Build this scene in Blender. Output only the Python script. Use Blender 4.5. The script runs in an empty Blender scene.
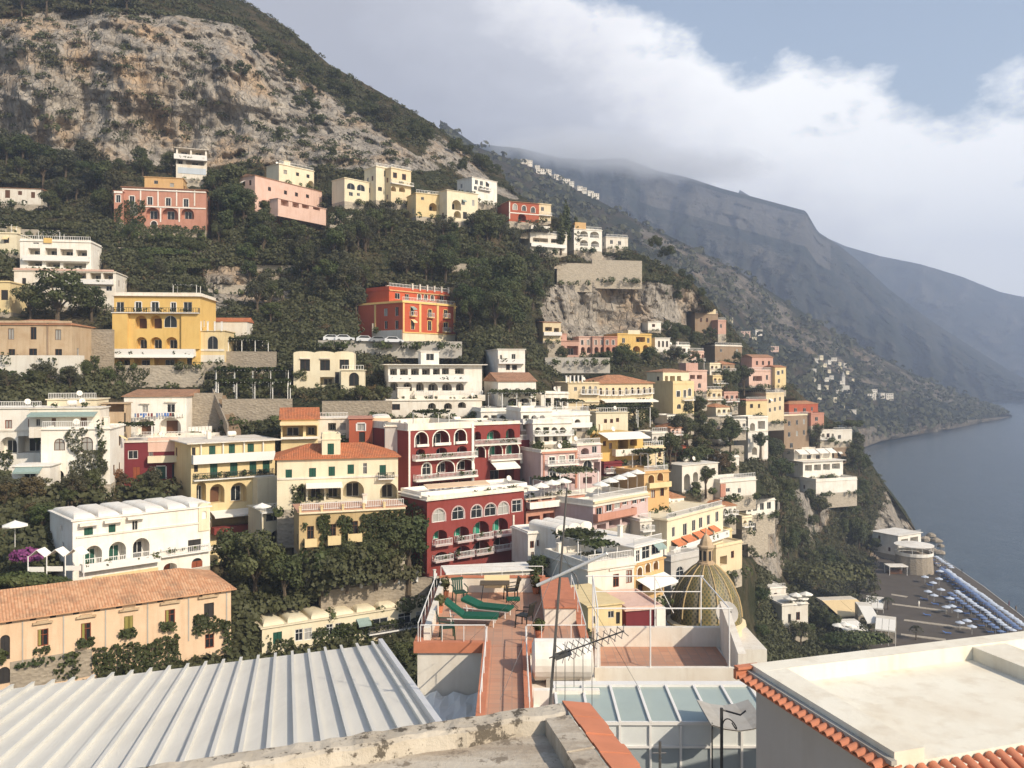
import bpy, math, random
import numpy as np
from mathutils import Vector
R = math.radians
random.seed(7); rng = np.random.default_rng(7)
sc = bpy.context.scene; COL = sc.collection
F = 860.0; YH = 372.0; H = 66.0            # focal length in pixels, horizon row, eye height above the sea
def P(x, y, Y): return Vector(((x-512)/F*Y, Y, H+(YH-y)/F*Y))
def pix(p): return (512+F*p[0]/p[1], YH-F*(p[2]-H)/p[1])

# ------------------------------------------------------------------ materials
def nt(m):
    m.use_nodes = True; t = m.node_tree; t.nodes.clear(); return t
def N(t, typ, **kw):
    n = t.nodes.new(typ)
    for k, v in kw.items():
        if k.startswith('i_'):
            key = k[2:]; key = int(key) if key.isdigit() else key.replace('_', ' ')
            n.inputs[key].default_value = v
        else: setattr(n, k, v)
    return n
def L(t, a, b): t.links.new(a, b)
def principled(t, rough=.7, spec=.3):
    o = N(t, 'ShaderNodeOutputMaterial'); p = N(t, 'ShaderNodeBsdfPrincipled')
    p.inputs['Roughness'].default_value = rough; p.inputs['Specular IOR Level'].default_value = spec
    L(t, p.outputs[0], o.inputs[0]); return p
def c4(c, k=1.0): return (min(1, c[0]*k), min(1, c[1]*k), min(1, c[2]*k), 1)
def noise(t, vec, scale, detail=4, rough=.55):
    n = N(t, 'ShaderNodeTexNoise'); n.inputs['Scale'].default_value = scale; n.inputs['Detail'].default_value = detail; n.inputs['Roughness'].default_value = rough
    if vec is not None: L(t, vec, n.inputs['Vector'])
    return n.outputs['Fac']
def ramp(t, fac, stops):
    r = N(t, 'ShaderNodeValToRGB'); e = r.color_ramp.elements
    while len(e) < len(stops): e.new(.5)
    for i, (p, c) in enumerate(stops):
        e[i].position = p; e[i].color = (c[0], c[1], c[2], 1) if not isinstance(c, (int, float)) else (c, c, c, 1)
    L(t, fac, r.inputs[0]); return r.outputs[0]
def mixc(t, fac, a, b, mode='MIX'):
    m = N(t, 'ShaderNodeMix', data_type='RGBA', blend_type=mode)
    for inp, v in ((m.inputs[0], fac), (m.inputs[6], a), (m.inputs[7], b)):
        if hasattr(v, 'type') and hasattr(v, 'links'): L(t, v, inp)
        else: inp.default_value = v
    return m.outputs[2]
def mth(t, op, a, b=None, c=None, clamp=False):
    m = N(t, 'ShaderNodeMath', operation=op, use_clamp=clamp)
    for i, v in enumerate((a, b, c)):
        if v is None: continue
        if isinstance(v, (int, float)): m.inputs[i].default_value = v
        else: L(t, v, m.inputs[i])
    return m.outputs[0]
def posn(t, scale=(1, 1, 1)):
    g = N(t, 'ShaderNodeNewGeometry'); m = N(t, 'ShaderNodeMapping'); m.inputs['Scale'].default_value = scale
    L(t, g.outputs['Position'], m.inputs[0]); return m.outputs[0]
def bump(t, p, h, strength=.3, dist=.05):
    b = N(t, 'ShaderNodeBump'); b.inputs['Strength'].default_value = strength; b.inputs['Distance'].default_value = dist
    L(t, h, b.inputs['Height']); L(t, b.outputs[0], p.inputs['Normal'])
MATS = {}
def plaster(name, c, dirt=.35, rough=.85, tint=(.62, .52, .42)):
    """painted render with rain streaks and patches"""
    m = bpy.data.materials.new(name); t = nt(m); p = principled(t, rough, .2)
    a = noise(t, posn(t, (1, 1, 1)), .45, 5, .6); s = noise(t, posn(t, (2.2, 2.2, .22)), .9, 4, .6)
    f = noise(t, posn(t), 6, 3)
    dcol = (c[0]*tint[0], c[1]*tint[1], c[2]*tint[2])
    k = mth(t, 'MULTIPLY', ramp(t, s, [(.5, 0), (.78, 1)]), dirt, clamp=True)
    k2 = mth(t, 'MULTIPLY', ramp(t, a, [(.42, 0), (.75, 1)]), dirt*.9)
    col = mixc(t, k, c4(c), c4(dcol)); col = mixc(t, k2, col, c4(dcol, 1.15))
    col = mixc(t, mth(t, 'MULTIPLY', f, .25), col, c4(c, 1.12))
    L(t, col, p.inputs['Base Color']); bump(t, p, f, .25, .03); MATS[name] = m; return m
def simple(name, c, rough=.6, spec=.3, metal=0, var=.25, scale=3.0):
    m = bpy.data.materials.new(name); t = nt(m); p = principled(t, rough, spec); p.inputs['Metallic'].default_value = metal
    a = noise(t, posn(t), scale, 4); col = mixc(t, a, c4(c, 1-var), c4(c, 1+var)); L(t, col, p.inputs['Base Color']); MATS[name] = m; return m
def rocky(name, c1, c2, scale=1.2, rough=.9):
    m = bpy.data.materials.new(name); t = nt(m); p = principled(t, rough, .15)
    v = N(t, 'ShaderNodeTexVoronoi'); v.inputs['Scale'].default_value = scale*1.6; L(t, posn(t, (1, 1, 1.6)), v.inputs['Vector'])
    a = noise(t, posn(t), scale*.4, 6, .65); col = mixc(t, a, c4(c1), c4(c2))
    col = mixc(t, mth(t, 'MULTIPLY', v.outputs['Color'], .4), col, c4(c1, .45)); L(t, col, p.inputs['Base Color'])
    bump(t, p, v.outputs['Distance'], .6, .15); MATS[name] = m; return m
def tiled(name, c1, c2, pitch=.22):
    """barrel roof tiles: UV in metres, u along the eaves, v up the slope"""
    m = bpy.data.materials.new(name); t = nt(m); p = principled(t, .85, .15)
    uv = N(t, 'ShaderNodeUVMap'); sp = N(t, 'ShaderNodeSeparateXYZ'); L(t, uv.outputs[0], sp.inputs[0])
    u = mth(t, 'MULTIPLY', sp.outputs[0], 1/pitch); v = mth(t, 'MULTIPLY', sp.outputs[1], 1/.35)
    fu = mth(t, 'FRACT', u); fv = mth(t, 'FRACT', v)
    arch = mth(t, 'SINE', mth(t, 'MULTIPLY', fu, math.pi)); h = mth(t, 'ADD', arch, mth(t, 'MULTIPLY', fv, -.25))
    cell = N(t, 'ShaderNodeCombineXYZ'); L(t, mth(t, 'FLOOR', u), cell.inputs[0]); L(t, mth(t, 'FLOOR', v), cell.inputs[1])
    wn = N(t, 'ShaderNodeTexWhiteNoise'); L(t, cell.outputs[0], wn.inputs['Vector'])
    col = mixc(t, wn.outputs['Value'], c4(c1), c4(c2)); a = noise(t, posn(t), .6, 5, .65)
    col = mixc(t, ramp(t, a, [(.48, 0), (.75, .6)]), col, c4((.16, .12, .085)))
    L(t, col, p.inputs['Base Color']); bump(t, p, h, .9, .09); MATS[name] = m; return m
def leafy(name, c1, c2, c3=None, rough=.6):
    m = bpy.data.materials.new(name); t = nt(m); p = principled(t, rough, .25)
    oi = N(t, 'ShaderNodeObjectInfo'); a = noise(t, posn(t), .55, 3); b = noise(t, posn(t), .05, 3)
    col = mixc(t, ramp(t, a, [(.35, 0), (.68, 1)]), c4(c1), c4(c2))
    col = mixc(t, mth(t, 'MULTIPLY', oi.outputs['Random'], .75), col, c4(c3 or c1))
    col = mixc(t, ramp(t, b, [(.5, 0), (.7, .6)]), col, c4(c3 or c2))
    L(t, col, p.inputs['Base Color'])
    tr = N(t, 'ShaderNodeBsdfTranslucent'); L(t, col, tr.inputs[0]); mx = N(t, 'ShaderNodeMixShader'); mx.inputs[0].default_value = .22
    L(t, p.outputs[0], mx.inputs[1]); L(t, tr.outputs[0], mx.inputs[2])
    L(t, mx.outputs[0], [n for n in t.nodes if n.type == 'OUTPUT_MATERIAL'][0].inputs[0]); MATS[name] = m; return m

for nm, c, d in (('white', (.74, .69, .60), .48), ('bright', (.80, .765, .69), .38), ('offwhite', (.70, .66, .58), .3), ('greywall', (.50, .48, .45), .3),
                 ('cream', (.70, .58, .38), .3), ('palecream', (.74, .66, .48), .28), ('yellow', (.68, .46, .16), .28), ('lemon', (.70, .56, .31), .32), ('peach', (.68, .50, .34), .34),
                 ('sand', (.50, .38, .25), .6), ('ochre', (.48, .36, .19), .45), ('salmon', (.50, .25, .18), .4), ('palepink', (.66, .46, .375), .35), ('pink', (.55, .34, .27), .3),
                 ('red', (.235, .05, .042), .35), ('maroon', (.17, .03, .035), .3), ('palazzo', (.50, .105, .05), .3), ('brick', (.40, .11, .06), .4),
                 ('orange', (.58, .38, .18), .3), ('brownwall', (.30, .22, .15), .45), ('mauve', (.55, .42, .40), .35), ('trimyellow', (.72, .50, .20), .2),
                 ('bluewall', (.50, .56, .62), .2), ('concrete', (.42, .40, .36), .4)):
    plaster(nm, c, min(.75, d*1.4))
rocky('stone', (.30, .25, .19), (.42, .36, .28), 1.3); rocky('palestone', (.42, .36, .28), (.52, .46, .37), 1.0)
tiled('tiles', (.46, .20, .10), (.60, .31, .17)); tiled('redtiles', (.50, .16, .07), (.60, .22, .10)); tiled('browntiles', (.38, .20, .12), (.50, .28, .17)); tiled('warmtiles', (.56, .27, .14), (.68, .40, .23), .26)
simple('glass', (.018, .021, .024), .2, .35, var=.4, scale=1.2); simple('curtain', (.34, .33, .30), .7, var=.25, scale=.9); simple('darkin', (.03, .027, .025), .7, var=.4)
simple('sg', (.015, .075, .05), .5); simple('sl', (.03, .25, .16), .5); simple('sb', (.13, .06, .03), .6); simple('sr', (.26, .07, .03), .6); simple('sw', (.72, .70, .66), .5, var=.08); simple('sy', (.26, .22, .06), .5)
simple('framew', (.74, .72, .68), .5, var=.06); simple('ironwork', (.05, .05, .05), .5, var=.2); simple('metalw', (.72, .73, .73), .35, .5, var=.06)
simple('canvasw', (.80, .77, .70), .8, var=.06); simple('canvascream', (.78, .60, .34), .8, var=.08); simple('canvasgreen', (.26, .34, .31), .8); simple('canvasblue', (.20, .33, .45), .8)
m = bpy.data.materials.new('terrafloor'); t = nt(m); p = principled(t, .75, .2); bk = N(t, 'ShaderNodeTexBrick', offset=0); bk.inputs['Scale'].default_value = 1; bk.inputs['Brick Width'].default_value = .33; bk.inputs['Row Height'].default_value = .33; bk.inputs['Mortar Size'].default_value = .012; bk.inputs['Color1'].default_value = (.54, .29, .185, 1); bk.inputs['Color2'].default_value = (.46, .24, .155, 1); bk.inputs['Mortar'].default_value = (.36, .24, .18, 1); L(t, posn(t), bk.inputs['Vector'])
a = noise(t, posn(t), .9, 6, .65); L(t, mixc(t, mth(t, 'MULTIPLY', ramp(t, a, [(.42, 0), (.68, 1)]), .55), bk.outputs['Color'], (.40, .27, .20, 1)), p.inputs['Base Color']); MATS['terrafloor'] = m
simple('terraedge', (.50, .19, .105), .75, var=.25, scale=3); simple('bark', (.10, .075, .05), .9)
leafy('leafdark', (.033, .052, .018), (.076, .104, .034), (.104, .106, .044)); leafy('leafmid', (.048, .074, .022), (.105, .130, .042), (.115, .110, .050)); leafy('leafolive', (.055, .065, .035), (.100, .105, .060), (.085, .075, .04))
leafy('leafbrown', (.09, .055, .03), (.15, .10, .05), (.11, .09, .04)); leafy('leafivy', (.030, .050, .014), (.070, .085, .022), (.050, .055, .02)); leafy('bloom', (.22, .05, .18), (.32, .08, .24), (.2, .06, .16)); leafy('leafrust', (.20, .07, .03), (.28, .11, .05), (.22, .12, .05))
leafy('leafscrub', (.033, .047, .018), (.078, .096, .036), (.110, .100, .050))

# ------------------------------------------------------------------ meshes
class MB:
    def __init__(s): s.v = []; s.f = []; s.uv = {}; s.np = []
    def face(s, pts, uv=None):
        i = len(s.v); s.v.extend([tuple(p) for p in pts]); 
        if uv: s.uv[len(s.f)] = uv
        s.f.append(tuple(range(i, i+len(pts))))
    def box(s, O, U, V, W):
        """parallelepiped from corner O with edge vectors U, V, W"""
        O = Vector(O); U = Vector(U); V = Vector(V); W = Vector(W)
        c = [O, O+U, O+U+V, O+V, O+W, O+U+W, O+U+V+W, O+V+W]; i = len(s.v); s.v.extend([tuple(p) for p in c])
        q = [(0, 3, 2, 1), (4, 5, 6, 7), (0, 1, 5, 4), (1, 2, 6, 5), (2, 3, 7, 6), (3, 0, 4, 7)]
        if U.cross(V).dot(W) < 0: q = [tuple(reversed(a)) for a in q]
        s.f.extend([tuple(i+k for k in a) for a in q])
    def cbox(s, c, sx, sy, sz, rz=0):
        """box centred in plan on c, standing on c.z"""
        u = Vector((math.cos(rz), math.sin(rz), 0)); w = Vector((-math.sin(rz), math.cos(rz), 0)); c = Vector(c)
        s.box(c-u*sx/2-w*sy/2, u*sx, w*sy, Vector((0, 0, sz)))
    def tube(s, pts, r, n=6, cap=True):
        pts = [Vector(p) for p in pts]; rs = r if isinstance(r, (list, tuple)) else [r]*len(pts); rings = []
        for k, p in enumerate(pts):
            d = (pts[min(k+1, len(pts)-1)]-pts[max(k-1, 0)]).normalized(); a = d.cross(Vector((0, 0, 1)))
            if a.length < 1e-3: a = Vector((1, 0, 0))
            a.normalize(); b = d.cross(a); i = len(s.v); rings.append(i)
            for j in range(n):
                t = 2*math.pi*j/n; s.v.append(tuple(p+a*(math.cos(t)*rs[k])+b*(math.sin(t)*rs[k])))
        for k in range(len(pts)-1):
            for j in range(n): s.f.append((rings[k]+j, rings[k]+(j+1) % n, rings[k+1]+(j+1) % n, rings[k+1]+j))
        if cap: s.f.append(tuple(rings[0]+j for j in reversed(range(n)))); s.f.append(tuple(rings[-1]+j for j in range(n)))
    def lathe(s, prof, c, n=24, smooth=False):
        c = Vector(c); rings = []
        for r, z in prof:
            i = len(s.v); rings.append(i)
            for j in range(n): t = 2*math.pi*j/n; s.v.append((c.x+r*math.cos(t), c.y+r*math.sin(t), c.z+z))
        for k in range(len(prof)-1):
            for j in range(n): s.f.append((rings[k]+j, rings[k]+(j+1) % n, rings[k+1]+(j+1) % n, rings[k+1]+j))
    def quads(s, arr): s.np.append(arr)          # (n,4,3) array of loose quads
    def build(s, name, mat, parent=None, base=None, smooth=False):
        base = Vector(base) if base is not None else Vector((0, 0, 0))
        me = bpy.data.meshes.new(name); vs = s.v
        if s.np:
            q = np.concatenate(s.np).reshape(-1, 3)-np.array(base)[None]
            me.vertices.add(len(q)); me.vertices.foreach_set('co', q.ravel().astype(np.float32)); k = len(q)//4
            me.loops.add(len(q)); me.polygons.add(k); me.loops.foreach_set('vertex_index', np.arange(len(q), dtype=np.int32))
            me.polygons.foreach_set('loop_start', np.arange(0, len(q), 4, dtype=np.int32)); me.polygons.foreach_set('loop_total', np.full(k, 4, dtype=np.int32)); me.update(calc_edges=True); me.validate()
        else:
            b = base; me.from_pydata([(v[0]-b[0], v[1]-b[1], v[2]-b[2]) for v in vs], [], s.f)
            if s.uv:
                ul = me.uv_layers.new(name='UVMap')
                for pi, uv in s.uv.items():
                    ls = me.polygons[pi].loop_start
                    for j, w in enumerate(uv): ul.data[ls+j].uv = w
            me.update()
        if smooth: me.polygons.foreach_set('use_smooth', [True]*len(me.polygons))
        me.materials.append(MATS[mat] if isinstance(mat, str) else mat)
        o = bpy.data.objects.new(name, me); COL.objects.link(o)
        if parent is not None: o.parent = parent
        else: o.location = base
        return o
BASE = {}
def tag(o, label, cat, group=None, kind=None):
    if label: o['label'] = label
    if cat: o['category'] = cat
    if group: o['group'] = group
    if kind: o['kind'] = kind
    return o
def thing(name, label, cat, loc, group=None):
    o = bpy.data.objects.new(name, None); COL.objects.link(o); o.location = Vector(loc); o.empty_display_size = .3
    BASE[o.name] = Vector(loc); return tag(o, label, cat, group)
def part(mb, name, mat, root, parent=None, smooth=False, label=None):
    """child mesh of root (or of a part of root); all children share the root's origin"""
    o = mb.build(name, mat, parent or root, BASE[root.name], smooth)
    if label: o['label'] = label
    return o
def copy_tree(o, parent=None):
    c = o.copy(); COL.objects.link(c)
    if parent is not None: c.parent = parent
    for ch in list(o.children): copy_tree(ch, c)
    return c
def vnoise(p, seed=0):
    """trilinear value noise, p (n,3) -> (n,) in -1..1"""
    i = np.floor(p).astype(np.int64); f = p-i; f = f*f*(3-2*f); out = 0
    def h(a, b, c):
        n = (a*374761393+b*668265263+c*2147483647+seed*144665) & 0xffffffff
        n = ((n ^ (n >> 13))*1274126177) & 0xffffffff; return ((n ^ (n >> 16)) & 0xffff)/32767.5-1
    for dx in (0, 1):
        for dy in (0, 1):
            for dz in (0, 1):
                w = (f[:, 0] if dx else 1-f[:, 0])*(f[:, 1] if dy else 1-f[:, 1])*(f[:, 2] if dz else 1-f[:, 2])
                out = out+w*h(i[:, 0]+dx, i[:, 1]+dy, i[:, 2]+dz)
    return out
def fbm(p, octs=4, seed=0):
    o = 0; a = 1; s = 0
    for k in range(octs): o = o+a*vnoise(p*2**k+17.3*k, seed+k); s += a; a *= .5
    return o/s
def leafquads(cen, nrm, size):
    """n quads round centres with random twist about nrm; size (n,)"""
    n = len(cen); r = rng.normal(size=(n, 3)); a = np.cross(nrm, r); a /= np.linalg.norm(a, axis=1, keepdims=True)+1e-9
    b = np.cross(nrm, a); b /= np.linalg.norm(b, axis=1, keepdims=True)+1e-9
    a = a*size[:, None]*.5; b = b*size[:, None]*rng.uniform(.3, .5, n)[:, None]; j = nrm*size[:, None]*rng.uniform(-.12, .12, (n, 1))
    return np.stack([cen-a-b, cen+a-b+j, cen+a+b, cen-a+b+j], 1)
# ------------------------------------------------------------------ buildings
Z = Vector((0, 0, 1)); CAM = Vector((0, 0, H)); BLD = []
class Plane:
    """a wall plane: u to the right, v up, d outwards"""
    def __init__(s, O, U, Nn): s.O = Vector(O); s.U = U; s.Nn = Nn
    def pt(s, u, v, d=0): return s.O+s.U*u+Z*v+s.Nn*d
    def uv(s, x, y):
        d = Vector(((x-512)/F, 1, (YH-y)/F)); t = s.Nn.dot(s.O-CAM)/s.Nn.dot(d); p = CAM+d*t
        return (p-s.O).dot(s.U), p.z-s.O.z
def outline(u0, v0, u1, v1, arch, n=10):
    if not arch: return [(u0, v0), (u1, v0), (u1, v1), (u0, v1)]
    a = (u1-u0)/2; b = min(a, .55*(v1-v0)); c = (u0+u1)/2; vs = v1-b
    return [(u0, v0), (u1, v0), (u1, vs)]+[(c+a*math.cos(math.pi*k/n), vs+b*math.sin(math.pi*k/n)) for k in range(1, n)]+[(u0, vs)]
def strip(mb, pl, pts, w, d0, d1, closed=True, out=False):
    """flat bars of width w along a polyline on plane pl, from depth d0 to d1; out: outside the outline, else inside"""
    n = len(pts); m = n if closed else n-1
    for k in range(m):
        a = pts[k]; b = pts[(k+1) % n]; e = math.hypot(b[0]-a[0], b[1]-a[1])
        if e < 1e-5: continue
        du, dv = (b[0]-a[0])/e, (b[1]-a[1])/e; ou, ov = (dv, -du) if out else (-dv, du)
        p = pl.pt(a[0], a[1], d0)
        mb.box(p, pl.U*(b[0]-a[0])+Z*(b[1]-a[1]), pl.U*ou*w+Z*ov*w, pl.Nn*(d1-d0))
def fill(mb, pl, pts, d):
    mb.face([pl.pt(u, v, d) for u, v in pts])
def auto_windows(dep, h):
    o = []; k = max(1, int(h/3.3))
    for i in range(k):
        for u in (dep*.22, dep*.62):
            if rng.uniform() < .42: o.append(('Q', 'sb' if rng.uniform() < .3 else 'w', u, h*i/k+1.0, u+.9, h*i/k+2.35))
    return o
class Bd:
    def __init__(s, name, label, cat, x0, x1, yb, yt, Y, yaw=35, dep=9, wall='white', ops=(), lops=(), rops=(), roof='flat', rise=1.6, rmat=None, sink=5, ph=.45, over=.2, trim='framew', tide=True, group=None, nroof=4, hullpad=0):
        a = R(yaw); s.U = Vector((math.cos(a), math.sin(a), 0)); s.Nn = Vector((math.sin(a), -math.cos(a), 0))
        s.O = P(x0, yb, Y); k = (x1-512)/F; s.w = (k*Y-s.O.x)/(s.U.x-k*s.U.y); s.h = (yb-yt)/F*Y; s.dep = dep; s.trim = trim; s.wall = wall
        if s.w < 0: raise ValueError('bad yaw '+label)
        s.front = Plane(s.O, s.U, s.Nn); s.left = Plane(s.O-s.Nn*dep, s.Nn, -s.U); s.right = Plane(s.O+s.U*s.w, -s.Nn, s.U); s.name = name
        s.args = (sink, roof, rise, rmat, ph, over, nroof); s.root = thing(name, label, cat, s.O, group); BLD.append(s)
        mb = MB(); s.mb = mb; s.found = MB(); s.fmat = 'framew' if rng.uniform() < .5 or wall in ('red', 'salmon', 'maroon') else str(rng.choice(['sb', 'greywall', 'sr']))
        if not lops and dep > 5 and s.h > 3.5 and 'wall' not in name: lops = auto_windows(dep, s.h)
        if not rops and dep > 5 and s.h > 3.5 and 'wall' not in name: rops = auto_windows(dep, s.h)
        s.face(s.front, s.w, s.h, ops, sink); s.face(s.left, dep, s.h, lops, sink); s.face(s.right, dep, s.h, rops, sink)
        bp = lambda u, v: s.front.pt(u, v, -dep)
        mb.face([bp(s.w, 0), bp(0, 0), bp(0, s.h), bp(s.w, s.h)]); s.found.face([bp(s.w, -sink), bp(0, -sink), bp(0, 0), bp(s.w, 0)])
        part(mb, 'wall', wall, s.root); part(s.found, 'foundation', wall if sink < 2.5 or 'stone' in wall or wall == 'concrete' else 'palestone', s.root); s.roof(roof, rise, rmat, ph, over, nroof)
        e = [s.front.pt(u, v, d) for u in (0, s.w) for v in (-.1, s.h+(rise if roof not in ('flat', 'none') else ph)) for d in (0, -dep)]
        s.hull = [pix(p) for p in e]; s.far = max(p.y for p in e); s.near = s.O.y
        if roof == 'flat' and dep > 5 and 'wall' not in name and rng.uniform() < .45: s.rail(s.front, .15, s.w-.15, s.h+max(ph, .15), .75, -.16)
    def corners(s): return [(s.front.pt(0, 0), 0), (s.front.pt(s.w, 0), 0)]
    # -------------------------------------------------------------- one wall
    def face(s, pl, w, h, ops, sink):
        mb = s.mb; holes = []; later = []
        for op in ops:
            k = op[0]
            if k in 'BTAIVKN': later.append(op); continue
            if k == 'Q':
                q = list(op[2:6])
                if q[0] > .1 and q[2] < w-.1 and q[3] < h-.1: holes.append((op[1], q))
                continue
            kind, x, y, x2, y2 = op[:5]; xm, ym = (x+x2)/2, (y+y2)/2
            u0 = pl.uv(x, ym)[0]; u1 = pl.uv(x2, ym)[0]; v1 = pl.uv(xm, y)[1]; v0 = pl.uv(xm, y2)[1]; wd = u1-u0
            if len(op) >= 7: us = [u0+(pl.uv(op[5], ym)[0]-u0)*i/(op[6]-1) for i in range(op[6])]
            else: us = [u0]
            for u in us:
                q = [max(u, .05), max(v0, .04), min(u+wd, w-.05), min(v1, h-.03)]
                if q[2]-q[0] > .15 and q[3]-q[1] > .15: holes.append((kind, q))
        U_ = sorted({0, w}|{q[0] for _, q in holes}|{q[2] for _, q in holes}); V_ = sorted({0, h}|{q[1] for _, q in holes}|{q[3] for _, q in holes})
        for i in range(len(U_)-1):
            j = 0; 
            while j < len(V_)-1:
                cu = (U_[i]+U_[i+1])/2
                def free(jj):
                    cv = (V_[jj]+V_[jj+1])/2; return not any(q[0] < cu < q[2] and q[1] < cv < q[3] for _, q in holes)
                if not free(j): j += 1; continue
                e = j
                while e+1 < len(V_)-1 and free(e+1): e += 1
                mb.face([pl.pt(U_[i], V_[j]), pl.pt(U_[i+1], V_[j]), pl.pt(U_[i+1], V_[e+1]), pl.pt(U_[i], V_[e+1])]); j = e+1
        s.found.face([pl.pt(0, -sink), pl.pt(w, -sink), pl.pt(w, 0), pl.pt(0, 0)])
        for kind, q in holes: s.opening(pl, kind, q)
        for op in later: s.extra(pl, op)
    def opening(s, pl, kind, q):
        kind, _, fl = kind.partition('/'); u0, v0, u1, v1 = q; arch = kind[0] == 'a'; k = kind[1:] if arch else kind; mb = s.mb
        o = outline(u0, v0, u1, v1, arch); deep = {'l': 1.5, 'v': 2.6}.get(k[0], .16)
        if k[0] in 'lv': deep = min(deep, s.dep*.6)
        for i in range(len(o)):
            a = o[i]; b = o[(i+1) % len(o)]; mb.face([pl.pt(*a), pl.pt(*b), pl.pt(*b, -deep), pl.pt(*a, -deep)][::-1])
        if arch:
            c = (u0+u1)/2; top = o[2:]; m = len(top)
            for i in range(m-1):
                a, b = top[i], top[i+1]; cor = (u1, v1) if (a[0]+b[0])/2 > c else (u0, v1); mb.face([pl.pt(*a), pl.pt(*cor), pl.pt(*b)])
            ap = max(top, key=lambda z: z[1]); mb.face([pl.pt(*ap), pl.pt(u1, v1), pl.pt(u0, v1)])
        W = u1-u0; hh = v1-v0; rt = s.root; trim = s.trim
        if 't' in fl:
            t = MB(); oo = o[1:]+[o[0]]; strip(t, pl, oo, min(.16, W*.14), -.02, .06, False, True); part(t, 'surround', trim, rt)
        if k in ('w', 'x'):
            f = MB(); fw = .075 if s.O.y < 130 else .055; strip(f, pl, o, min(fw, W*.08), -.13, -.05)
            mw = .045; f.box(pl.pt((u0+u1)/2-mw/2, v0, -.13), pl.U*mw, Z*(hh-.06), pl.Nn*.07)
            if hh > 1.3 and s.O.y < 130: f.box(pl.pt(u0, v0+hh*.64, -.128), pl.U*W, Z*mw, pl.Nn*.06)
            fr = part(f, 'window', s.fmat if k == 'w' else 'sb', rt); g = MB(); fill(g, pl, o, -.15); part(g, 'pane', 'curtain' if rng.uniform() < .16 else 'glass', rt, fr)
            if W < 2 and hh > 1.1 and not arch and rng.uniform() < .07: s.awning(pl, u0-.1, u1+.1, v1+.08, .55, .9, str(rng.choice(['canvasw', 'canvascream', 'canvasgreen'])))
        elif k[0] == 's':
            f = MB(); g = W*.02
            for a, b in ((u0+g, (u0+u1)/2-g), ((u0+u1)/2+g, u1-g)):
                f.box(pl.pt(a, v0+.03, -.12), pl.U*(b-a), Z*(hh-.05 if not arch else hh*.62), pl.Nn*.05)
                nsl = max(3, int(hh/.28))
                for i in range(nsl): f.box(pl.pt(a+.05, v0+.08+(hh*(.95 if not arch else .6)-.1)*i/nsl, -.07), pl.U*(b-a-.1), Z*.05, pl.Nn*.03)
            if arch: f.box(pl.pt(u0, v0+hh*.62, -.1), pl.U*W, Z*.06, pl.Nn*.05)
            fr = part(f, 'shutter', k, rt); p_ = MB(); fill(p_, pl, o, -.15); part(p_, 'pane', 'glass', rt, fr)
        elif k == 'd':
            f = MB(); fill(f, pl, o, -.15); f.box(pl.pt((u0+u1)/2-.03, v0, -.15), pl.U*.06, Z*hh*.9, pl.Nn*.05); part(f, 'door', 'darkin', rt)
        else:
            fill(mb, pl, o, -deep); dm = k[1:] or 'glass'; nd = max(1, int(W/3.2)) if k[0] == 'v' or W > 4.5 else 1
            if dm != '-':
                dw = min(W*.62, 1.7) if nd == 1 else W/nd*.6; dh = min(hh*.78, 2.4)
                for i in range(nd):
                    cu = u0+W*(i+.5)/nd; d = MB(); d.box(pl.pt(cu-dw/2, v0+.02, -deep+.01), pl.U*dw, Z*dh, pl.Nn*.05)
                    fr = MB(); strip(fr, pl, [(cu-dw/2, v0+.02), (cu+dw/2, v0+.02), (cu+dw/2, v0+dh), (cu-dw/2, v0+dh)], .06, -deep+.055, -deep+.1)
                    fr.box(pl.pt(cu-.03, v0, -deep+.055), pl.U*.06, Z*dh, pl.Nn*.04); do = part(d, 'door', dm if dm in MATS else 'glass', rt); part(fr, 'frame', 'framew' if dm not in ('sb', 'sr') else 'sb', rt, do)
            if 'r' in fl: s.rail(pl, u0, u1, v0, min(.95, hh*.42), -.12)
            if 'p' in fl:
                b = MB(); b.box(pl.pt(u0, v0, -.2), pl.U*W, Z*min(.9, hh*.38), pl.Nn*.17); part(b, 'parapet', trim, rt)
        if 'b' in fl:   # small balcony on brackets
            s.balcony(pl, u0-.35, u1+.35, v0, .95, .75, 'bar')
        if 'c' in fl:   # canvas awning over the opening
            s.awning(pl, u0-.1, u1+.1, v1+.05, .6, 1.1, 'canvasw')
        if 'o' in fl:   # folded-back leaves
            for a in (u0-W*.5, u1+.01):
                f = MB(); f.box(pl.pt(a, v0, .01), pl.U*(W*.48), Z*hh, pl.Nn*.05); part(f, 'shutter', 'sb' if trim != 'sg' else 'sg', rt)
    def rail(s, pl, u0, u1, v, hgt, d, mat='framew', parent=None, ret=False):
        m = MB(); near = s.O.y < 150; st = .22 if near else .45; n = max(2, int((u1-u0)/st)); bw = .05 if near else .07
        for i in range(n+1): m.box(pl.pt(u0+(u1-u0-bw)*i/n, v, d), pl.U*bw, Z*hgt, pl.Nn*.05)
        m.box(pl.pt(u0, v+hgt, d-.01), pl.U*(u1-u0), Z*.07, pl.Nn*.08); m.box(pl.pt(u0, v+.06, d+.002), pl.U*(u1-u0), Z*.05, pl.Nn*.046)
        if ret:
            for u in (u0, u1-.05):
                k = max(1, int(d/.3))
                for i in range(k): m.box(pl.pt(u+.004, v, d*i/k), pl.U*.04, Z*hgt, pl.Nn*.05)
                m.box(pl.pt(u+.002, v+hgt+.003, .002), pl.U*.05, Z*.06, pl.Nn*d)
        part(m, 'railing', mat, s.root, parent)
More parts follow.
